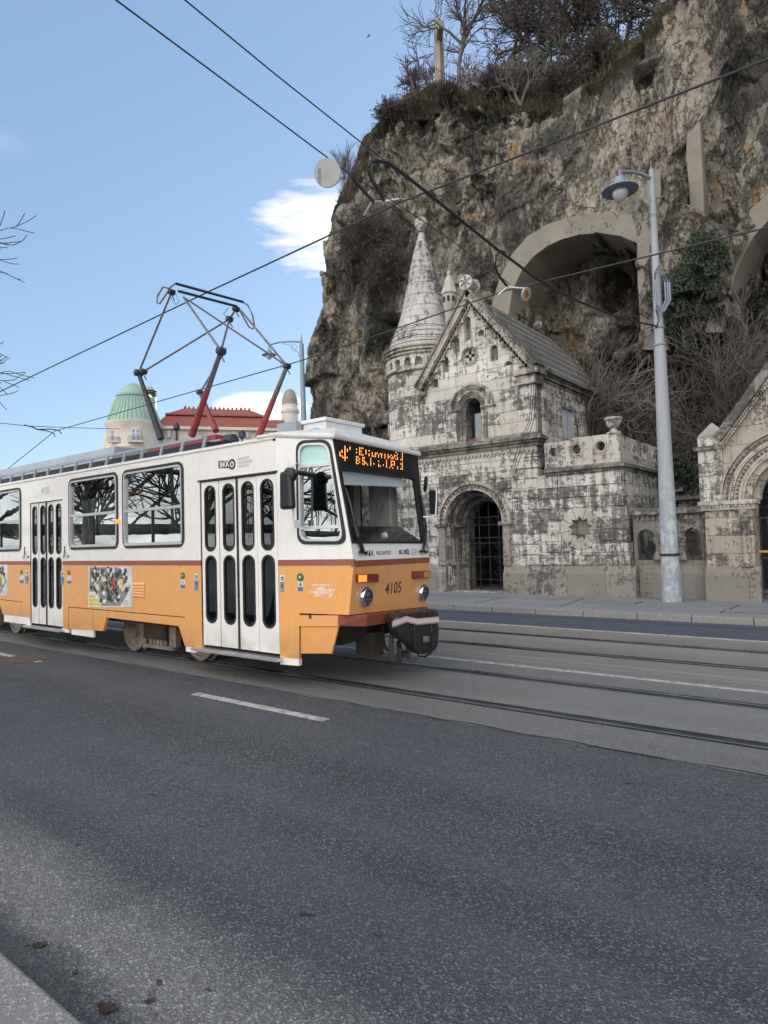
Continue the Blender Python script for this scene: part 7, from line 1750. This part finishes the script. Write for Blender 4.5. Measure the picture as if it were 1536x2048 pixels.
tur = MB().lathe((XH-R0h*1.3, tyc, hz(295, 850)), [(rt_, 0), (rt_, hz(295, 771)-hz(295, 850)), (rt_*.93, hz(295, 764)-hz(295, 850)), (rt_*.6, hz(295, 759)-hz(295, 850)), (.1, hz(295, 757)-hz(295, 850))], 24).build('turret', M['copper_green'], ho, smooth=True)
mb = MB()
for j, yy in enumerate((769, 773.5, 778)):
    for k in range(16):
        a = -1.2+2.4*k/15; x_, y_ = XH-R0h*1.3+rt_*1.0*math.cos(a), tyc+rt_*1.0*math.sin(a); z = hz(295, yy); mb.box(x_-.10, x_+.10, y_-.12, y_+.12, z-.13, z+.13)
mb.build('turret_openings', M['dark_void'], tur); mb = MB(); z = hz(298, 797); mb.box(XH-R0h*1.3+rt_*.9, XH-R0h*1.3+rt_*1.02, tyc+.1, tyc+.5, z-.5, z+.4)
mb.build('turret_window', M['dark_void'], tur)
def hwindow(x, y, w_, h_, parent=ho, bal=False, off=0.0):
    c = PX_(x, y, XH+off); cx0 = XH+.05+off; ww, hh = w_*pxm/2, h_*pxm/2
    f = MB().box(cx0-.1, cx0+.10, c.y-ww*1.2, c.y+ww*1.2, c.z-hh*1.1, c.z+hh*1.12).build('window', M['hotel_trim'], parent)
    MB().box(cx0+.101, cx0+.14, c.y-ww, c.y+ww, c.z-hh, c.z+hh).build('pane', M['hotel_glass'], f)
    mb = MB(); mb.box(cx0+.141, cx0+.18, c.y-.06, c.y+.06, c.z-hh, c.z+hh); mb.box(cx0+.141, cx0+.18, c.y-ww, c.y+ww, c.z+hh*.25, c.z+hh*.35); mb.build('glazing_bars', M['white_metal'], f)
    if bal:
        MB().box(cx0, cx0+1.0, c.y-ww*2, c.y+ww*2, c.z-hh*1.35, c.z-hh*1.1).build('balcony', M['hotel_wall'], f)
        mb = MB()
        for k in range(9): yy = c.y-ww*1.9+ww*3.8*k/8; mb.box(cx0+.9, cx0+.96, yy-.04, yy+.04, c.z-hh*1.1, c.z-hh*.4)
        mb.box(cx0+.88, cx0+.98, c.y-ww*1.95, c.y+ww*1.95, c.z-hh*.45, c.z-hh*.35); mb.build('balcony_rail', M['dome_grey'], f)
hwindow(229, 872, 12, 22, bal=True, off=.70*R0h); hwindow(272, 870, 15, 24, bal=True, off=.985*R0h); hwindow(232, 902, 11, 12, off=.70*R0h); hwindow(271, 903, 14, 14, off=.985*R0h)
# small side pavilion at the far left edge of the hotel
MB().lathe((XH-6, HP(208, 880).y, 0), [(11*pxm, 0), (11*pxm, hz(208, 868)), (7*pxm, hz(208, 860)), (.1, hz(208, 856))], 16).build('side_pavilion', M['hotel_wall'], ho)
ya_, yb_ = HP(318, 870).y, HP(572, 870).y; zev = hz(440, 852)
MB().box(XH-20, XH-1.5, ya_-3, yb_, 0, zev).build('wall', M['hotel_wall'], ho)
MB().box(XH-1.5, XH-.6, ya_-2, yb_+.2, zev-.55, zev-.05).build('cornice', M['hotel_trim'], ho)
ym0, ym1 = HP(336, 822).y, HP(534, 822).y; zm = hz(440, 822)
rf = MB().hexa([(XH-1, ya_-1, zev), (XH-20, ya_-1, zev), (XH-20, yb_, zev), (XH-1, yb_, zev)][::-1], [(XH-5, ym0-.5, zm), (XH-17, ym0, zm), (XH-17, ym1, zm), (XH-5, ym1, zm)][::-1]).build('roof', M['roof_tile'], ho)
MB().box(XH-17.2, XH-4.4, ym0-.7, ym1+.3, zm, zm+.3).build('roof_break', M['roof_tile'], rf)
yr0, yr1 = HP(365, 806).y, HP(508, 806).y; zr_ = hz(440, 807)+.8
MB().hexa([(XH-4.8, ym0-.3, zm+.3), (XH-17, ym0, zm+.3), (XH-17, ym1, zm+.3), (XH-4.8, ym1, zm+.3)][::-1], [(XH-9, yr0, zr_), (XH-13, yr0, zr_), (XH-13, yr1, zr_), (XH-9, yr1, zr_)][::-1]).build('upper_roof', M['roof_tile'], rf)
mb = MB(); y = yr0
while y < yr1: mb.box(XH-9.2, XH-8.8, y, y+.35, zr_, zr_+.35); y += .8
mb.build('ridge_tiles', M['roof_tile'], rf)
for px in (370, 490): c = HP(px, 806); MB().tube([(XH-9, c.y, c.z), (XH-9, c.y, hz(px, 788))], .09, 5).build('lightning_rod', M['dome_grey'], rf)
yq0, yq1 = HP(541, 840).y, HP(578, 840).y
MB().hexa([(XH-.5, yq0, zev), (XH-12, yq0, zev), (XH-12, yq1, zev), (XH-.5, yq1, zev)][::-1], [(XH-4, yq0+.5, hz(560, 832)), (XH-9, yq0+.5, hz(560, 832)), (XH-9, yq1-.5, hz(560, 832)), (XH-4, yq1-.5, hz(560, 832))][::-1]).build('pavilion_roof', M['roof_tile'], rf)
for x in (338, 352): hwindow(x, 868, 8, 16, off=-1.3)
for x in (468, 495, 543, 560): hwindow(x, 869, 11, 14, off=-1.3)
yd_ = HP(592, 800).y; rd_ = 21*pxm
MB().lathe((XH-8, yd_, 0), [(rd_*1.0, 0), (rd_*1.0, hz(592, 812)), (rd_*1.12, hz(592, 808)), (rd_*1.12, hz(592, 803)), (rd_*.95, hz(592, 800)), (rd_*.95, hz(592, 793)), (rd_*1.04, hz(592, 791))], 20).build('far_tower', M['hotel_trim'], ho)
MB().lathe((XH-8, yd_, hz(592, 791)), [(rd_*math.cos(a), (hz(592, 758)-hz(592, 791))*math.sin(a)) for a in np.linspace(0, 1.5, 9)], 24).build('far_dome', M['dome_grey'], ho, smooth=True)
_t = math.atan2(HE2.y, HE2.x); _l = ho.location.copy(); _q = HE2*(_l.x-XH-DH)+HE1*_l.y
ho.location = (_q.x, _q.y, 0); ho.rotation_euler = (0, 0, _t)
# ------------------------------------------------------------------ bare trees
def grow_branch(T, Bm, p, d, L, r_, depth, rg, P):
    nseg = 7 if depth < 2 else 5; pts = [p.copy()]; rs = [r_]; q = p.copy(); dd = d.copy()
    for k in range(nseg):
        dd = (dd+Vector((rg.gauss(0, 1), rg.gauss(0, 1), rg.gauss(0, 1)))*P['wig']*.62+Vector((0, 0, P['up']*.6))+Vector(P.get('bias', (0,0,0)))*.25).normalized()
        q = q+dd*L/nseg; pts.append(q.copy()); rs.append(max(P['rmin'], r_*(1-.55*(k+1)/nseg)))
    (T if depth < P['trunkd'] else Bm).tube(pts, rs, 7 if r_ > .06 else (4 if r_ > .015 else 3), cap=False)
    if depth >= P['maxd']: return
    nc_ = P['kids'][min(depth, len(P['kids'])-1)]
    for j in range(nc_):
        t_ = rg.uniform(.30, 1.0) if j else 1.0; i = min(nseg-1, int(t_*nseg)); f = t_*nseg-i; b_ = pts[i].lerp(pts[i+1], min(1, f)) if i < nseg else pts[-1]
        loc = (pts[i+1]-pts[i]).normalized(); s = loc.orthogonal().normalized(); s.rotate(Matrix.Rotation(rg.uniform(0, 6.28), 3, loc))
        an = rg.uniform(*P['ang']); nd = (loc*math.cos(an)+s*math.sin(an)).normalized()
        nd = (nd+Vector(P.get('bias', (0, 0, 0)))).normalized()
        grow_branch(T, Bm, b_, nd, L*rg.uniform(*P['len']), max(P['rmin'], r_*rg.uniform(.45, .68)), depth+1, rg, P)
def tree(base, hgt, r_, seed, label, mt='bark', mb_='twig', group=None, kids=(5, 5, 5, 5), maxd=4, lean=(0, 0, 1), ang=(.35, .95), ln=(.55, .85), stems=1, rmin=.006, up=.06, leaves=0, wig=.16, cat='tree', bias=(0,0,0), name='bare_tree', lmat='leaf_dry', reach=None):
    rg = random.Random(seed); T, Bm = MB(), MB(); P = dict(kids=kids, maxd=maxd, ang=ang, len=ln, rmin=rmin, up=up, wig=wig, trunkd=1, bias=bias)
    for s in range(stems):
        d = Vector(lean)+Vector((rg.gauss(0, .28), rg.gauss(0, .28), 0))*(1 if stems > 1 else .3)
        grow_branch(T, Bm, Vector(base)+Vector((rg.gauss(0, .12), rg.gauss(0, .12), -.1))*(stems > 1), d.normalized(), hgt*.42, r_, 0, rg, P)
    if reach is not None:
        P_ = (np.array(Bm.v)-CP)@RM; pxs = 768+FPX*P_[:, 0]/P_[:, 2]; pys = 1024+FPX*P_[:, 1]/P_[:, 2]; ok = (P_[:, 2] > 1) & (pys > 320) & (pys < 760)
        dl = (reach-np.sort(pxs[ok])[-8])*float(np.median(P_[ok][:, 2]))/FPX; sh = Vector((RM[0, 0], RM[1, 0], 0)).normalized()*dl
        print('tree shift', sh, base); base = tuple(Vector(base)+sh)
        for q in (T, Bm): q.v = [(v_[0]+sh.x, v_[1]+sh.y, v_[2]) for v_ in q.v]
    t = thing(name, label, cat, base, group)
    T.build('trunk', M[mt], t, smooth=True); Bm.build('crown', M[mb_], t)
    if leaves:
        lf = MB(); n_ = len(Bm.v)
        for k in range(leaves):
            c = Vector(Bm.v[rg.randrange(n_)])+Vector((rg.gauss(0, .05), rg.gauss(0, .05), rg.gauss(0, .05))); a = Vector((rg.gauss(0, 1), rg.gauss(0, 1), rg.gauss(0, 1))).normalized()*.055; b_ = a.orthogonal().normalized()*.035
            lf.add([c-a, c+b_, c+a, c-b_], [(0,1,2,3)])
        lf.build('foliage', M[lmat], t)
    return t
def rock_y(x, z):
    fm_ = co[:NV*C_]; i = np.argmin((fm_[:, 0]-x)**2+(fm_[:, 2]-z)**2); return float(fm_[i, 1])
def topbase(px, py, dy): Y = YC+dy; x = PY(px, py, Y).x; return (x, Y, surfZ(x, Y)-.08)
G = 'bare trees along the cliff top'
specs = [((925, 150), 3.6, 6.6, 11, 'tallest spreading bare tree on the cliff top just right of the cross', 1, (0, 0, 1), 'bark_grey', 'twig', 0, 5),
 ((880, 155), 3.6, 3.6, 12, 'low bare tree leaning left in front of the cross', 1, (-.9, 0, .5), 'bark', 'twig', 0, 4),
 ((1010, 140), 3.8, 5.8, 13, 'brownish bare tree third along the cliff top from the left', 2, (.1, 0, 1), 'bark', 'twig', 500, 5),
 ((1080, 135), 3.6, 5.6, 14, 'dark bare tree with withered leaves above the middle of the cliff', 2, (-.1, 0, 1), 'bark', 'twig', 1500, 5),
 ((1100, 150), 2.6, 4.2, 15, 'dark crooked tree on the slope edge below the others', 1, (.3, 0, 1), 'bark', 'twig', 900, 5),
 ((1165, 110), 3.8, 5.6, 16, 'dark dense bare tree left of the highest rock', 3, (0, 0, 1), 'bark', 'twig', 1100, 5),
 ((1245, 60), 4.0, 4.6, 17, 'brown tangled tree at the top edge beside the highest rock', 3, (0, 0, 1), 'bark', 'twig', 1300, 5),
 ((965, 190), 1.4, 2.6, 18, 'small pale leaning tree rooted on the rim below the tall bare tree', 3, (-.5, 0, 1), 'bark_grey', 'twig_pale', 0, 4),
 ((1045, 215), 1.0, 2.4, 19, 'small thin pale tree rooted on the rim below the dark trees', 3, (-.3, 0, 1), 'bark_grey', 'twig_pale', 0, 4),
 ((835, 190), 2.6, 1.9, 20, 'low leafless shrub at the left rim of the cliff top', 4, (-.5, 0, 1), 'bark', 'twig', 0, 4),
 ((1320, 20), 3.0, 4.0, 33, 'brown shrub at the top edge of the view on the highest rock', 3, (-.2, 0, 1), 'bark', 'twig', 1000, 5)]
for (px, dy, h_, sd_, lab, st, ln_, m1_, m2_, lv, md_) in specs:
    tree(topbase(px[0], px[1], dy), h_, .05+h_*.014, sd_, lab, m1_, m2_, G, (5, 5, 5, 4), 4 if md_ == 5 else 3, ln_, stems=st, leaves=lv//2, rmin=.0065, wig=.19)
for k, (px, py, dy, h_, lab) in enumerate(((785, 215, .8, 1.5, 'low dark shrub clinging to the left shoulder of the cliff'), (900, 190, .6, 1.2, 'low brown shrub on the rim straight below the cross'), (1000, 195, .9, 1.6, 'brown shrub on the rim between two thin pale trees'), (1120, 175, 1.0, 1.8, 'dark brown shrub on the rim right of the thin pale trees'), (1205, 130, 1.2, 1.9, 'dark shrub on the rim where the rock climbs steeply'))):
    tree(topbase(px, py, dy), h_, .03, 140+k, lab, 'bark', 'twig', 'low shrubs along the cliff rim', (6, 6, 5), 3, (0, -.3, 1), stems=6, leaves=700, rmin=.009, cat='bush', name='bush')
xb_ = PY(692, 396, YC+.4); tree((xb_.x, YC+.5, xb_.z-.1), 2.7, .03, 41, 'small bare sapling growing from the ledge at the cliff edge near the disc', 'bark_grey', 'twig_pale', None, (5, 5, 4), 3, (0, 0, 1), stems=5, rmin=.007, ang=(.2, .5))
for k, (px, py, h_, sd_, lab) in enumerate(((770, 520, 3.0, 51, 'dark leafless bush on the rock face left of the turret tip'), (800, 570, 2.4, 52, 'dark leafless bush on the rock face touching the turret cone'), (735, 500, 2.0, 53, 'dark leafless bush on the rock face closest to the cliff edge'))):
    c = PY(px, py, YC-.2); y = rock_y(c.x, c.z); tree((c.x, y+.1, c.z-.3), h_, .035, sd_, lab, 'bark', 'twig', 'bushes on the rock face', (6, 6, 5, 4), 4, (0, -.6, .8), stems=5, leaves=500, rmin=.006, cat='bush', name='bush')
# thicket behind the chapel and arcade
G2 = 'bare trees in the thicket below the concrete vaults'
th = [((1120, 23.0, 4.3), 8.6, 61, 'bare tree of the thicket nearest the chapel roof', 'twig'), ((1205, 22.8, 3.0), 8.2, 62, 'bare tree of the thicket above the terrace urn', 'twig'),
      ((1275, 22.0, 1.5), 8.4, 63, 'bare grey branched tree of the thicket left of the street lamp', 'twig_pale'), ((1335, 22.4, 1.0), 7.8, 64, 'bare tree of the thicket right behind the street lamp', 'twig'),
      ((1395, 21.6, 1.0), 7.2, 65, 'bare tree of the thicket right of the street lamp', 'twig_pale'), ((1460, 22.2, 1.0), 8.0, 66, 'bare dark tree of the thicket behind the portal pinnacle', 'twig'), ((1530, 22.0, 1.0), 8.6, 67, 'bare dark tree of the thicket behind the portal gable', 'twig')]
for (px, Y, z0_), h_, sd_, lab, mt in th:
    x = PY(px, 900, Y).x; tree((x, Y, .1), h_+1.6, .09, sd_, lab, 'bark_grey' if mt == 'twig_pale' else 'bark', mt, G2, (7, 7, 6, 5), 4, (0, .05, 1), ang=(.3, 1.0), stems=2, rmin=.0085, up=.03, ln=(.45, .74), wig=.20, bias=(0, .10, .05))
def ivy(px, py, rx, rz, n_, seed, label, Y=None, name='ivy', depth=.5, size=.06):
    rg = random.Random(seed); c = PY(px, py, Y or YC-1.5); m_ = MB()
    bx_ = [(rg.gauss(0, .55), rg.gauss(0, .55)) for _ in range(16)]
    for k in range(n_):
        b_ = bx_[rg.randrange(16)]; x = c.x+(b_[0]+rg.gauss(0, .28))*rx; z = c.z+(b_[1]+rg.gauss(0, .28))*rz
        y = c.y+rg.uniform(-depth, depth) if Y else rock_grid(x, z)-rg.uniform(.0, depth)
        q = Vector((x, y, z)); a = Vector((rg.gauss(0, 1), rg.gauss(0, .6), rg.gauss(0, 1))).normalized()*size*rg.uniform(.6, 1.2); b2 = a.cross(Vector((rg.gauss(0, .5), -1, rg.gauss(0, .5)))).normalized()*size*.7
        m_.add([q-a, q+b2, q+a, q-b2], [(0,1,2,3)])
    return tag(m_.build(name, M['leaf_dark'], None), label, 'ivy', 'evergreen growth on the rock')
_gx = {}
def rock_grid(x, z):
    k = (round(x*3), round(z*3))
    if k not in _gx: _gx[k] = rock_y(x, z)
    return _gx[k]
ivy(1395, 585, 1.1, 1.1, 9000, 1, 'dark green ivy mass on the rock right of the street lamp')
ivy(1372, 955, .75, .9, 2200, 2, 'dark ivy hanging low behind the arcade wall', 20.6)
ivy(1295, 855, .45, .8, 1300, 3, 'dark evergreen growth left of the lamp above the terrace', 22.0)
ivy(1515, 930, .9, 1.0, 1600, 4, 'dark ivy behind the portal opening', 19.8)
ivy(1000, 150, 2.4, .5, 1500, 5, 'low greenery on the cliff rim', YC+2.2, size=.06)
# dry grass on the upper slope
rg = random.Random(77); m_ = MB(); topm = co[NV*C_:]
sel = topm[(topm[:, 0] < 0)]
for k in range(7000):
    p_ = sel[rg.randrange(len(sel))]
    if p_[1] > YC+5: continue
    q = Vector(p_)+Vector((rg.uniform(-.1, .1), rg.uniform(-.1, .1), -.03)); h_ = rg.uniform(.12, .38); dx = rg.gauss(0, .12); dy = -abs(rg.gauss(0, .12))
    m_.add([q+Vector((-.012, 0, 0)), q+Vector((.012, 0, 0)), q+Vector((dx, dy, h_))], [(0,1,2)])
tag(m_.build('dry_grass', M['grass_dry'], None), 'tufts of dry grass on the slope above the rock face', 'grass', None, 'stuff')
# ------------------------------------------------------------------ cross, fence, bird
Yx = YC+3.8; cb = PY(880, 160, Yx); ct = PY(875, 42, Yx); zb2 = surfZ(cb.x, Yx)
cr = thing('stone_cross', 'tall pale stone cross seen edge-on behind the cliff top trees', 'cross', (cb.x, Yx, zb2))
MB().hexa([(cb.x-.20, Yx-.2, zb2-.2), (cb.x+.20, Yx-.2, zb2-.2), (cb.x+.20, Yx+.2, zb2-.2), (cb.x-.20, Yx+.2, zb2-.2)], [(cb.x-.16, Yx-.2, ct.z), (cb.x+.16, Yx-.2, ct.z), (cb.x+.16, Yx+.2, ct.z), (cb.x-.16, Yx+.2, ct.z)]).build('shaft', M['cross_stone'], cr, bev=.02)
za = ct.z-(ct.z-zb2)*.28
ar = MB().box(-.15, .15, -1.0, 1.0, -.20, .20); an_ = math.atan2(cb.x, -Yx)*1.0+math.radians(8)+math.pi
ar.v = [(cb.x+x*math.cos(an_)-y*math.sin(an_), Yx+x*math.sin(an_)+y*math.cos(an_), za+z) for x, y, z in ar.v]; ar.build('cross_arm', M['cross_stone'], cr, bev=.02)
fp = [topbase(x, y, 2.6) for x, y in ((805, 170), (835, 162), (870, 156), (905, 153), (935, 150))]
fe = thing('iron_fence', 'thin spiked iron fence at the foot of the cross', 'fence', fp[2])
mb = MB()
for a, b in zip(fp, fp[1:]):
    a, b = Vector(a), Vector(b)
    for k in range(9): q = a.lerp(b, k/9); mb.tube([q, q+Vector((0, 0, 1.0))], .012, 4)
mb.build('pickets', M['iron'], fe)
mb = MB(); mb.tube([Vector(p_)+Vector((0, 0, .85)) for p_ in fp], .016, 4); mb.tube([Vector(p_)+Vector((0, 0, .2)) for p_ in fp], .016, 4); mb.build('rails', M['iron'], fe)
bp = PY(737, 72, 18)
bd = MB().lathe(bp, [(.003, -.09), (.02, -.03), (.024, .02), (.01, .07), (.002, .09)], 8, (.8, .2, .5)); bd.add([bp+Vector((0, 0, 0)), bp+Vector((-.07, .05, .05)), bp+Vector((.01, .03, .01)), bp+Vector((.06, -.08, .04))], [(0,1,2),(0,2,3)])
tag(bd.build('bird', M['cable'], None), 'tiny dark bird flying high in the sky left of the cliff', 'bird')
# ------------------------------------------------------------------ river side behind the camera: seen in the tram windows
G3 = 'bare plane trees on the river side pavement'
tree((-11.5, .9, .13), 7.7, .12, 71, 'bare riverside tree farthest left whose fine twig tips show against the sky', 'bark_grey', 'twig', G3, (6, 6, 6, 5, 3), 5, (.0, .0, 1), reach=60, rmin=.005, ang=(.4, .9), ln=(.5, .72), bias=(0, 0, .05))
tree((-17.5, -1.2, .13), 9.0, .17, 72, 'bare riverside tree mirrored in the wide tram window', 'bark', 'twig', G3, (6, 6, 5, 4), 4, (.1, 0, 1), rmin=.008)
tree((-24.0, -1.6, .13), 9.5, .18, 73, 'bare riverside tree mirrored in the second tram window', 'bark', 'twig', G3, (6, 6, 5, 4), 4, (-.1, 0, 1), rmin=.008)
M['bridge'] = simple('dark green bridge iron', (.05, .075, .06), .6, .2)
br_ = thing('truss_bridge', 'dark green iron truss bridge over the river mirrored in the tram windows', 'bridge', (-71, -60, 0))
for x in (-76, -66):
    mb = MB(); mb.box(x-.3, x+.3, -160, -4, 3.6, 4.3)
    top_ = []
    for k in range(17): y = -4-k*9.75; z = 5.4+6.5*abs(math.sin((k+1.5)*.33))**1.3; top_.append((x, y, z))
    for a, b in zip(top_, top_[1:]): mb.tube([a, b], .38, 4); mb.tube([(a[0], a[1], 4), b], .20, 4); mb.tube([a, (a[0], a[1], 4)], .18, 4)
    mb.build('truss', M['bridge'], br_)
MB().box(-76, -66, -160, -4, 3.3, 3.6).build('deck', M['bridge'], br_)
for y in (-10, -60, -110): MB().box(-76.5, -65.5, y-2, y+2, -.1, 3.3).build('pier', M['stone_plinth'], br_)
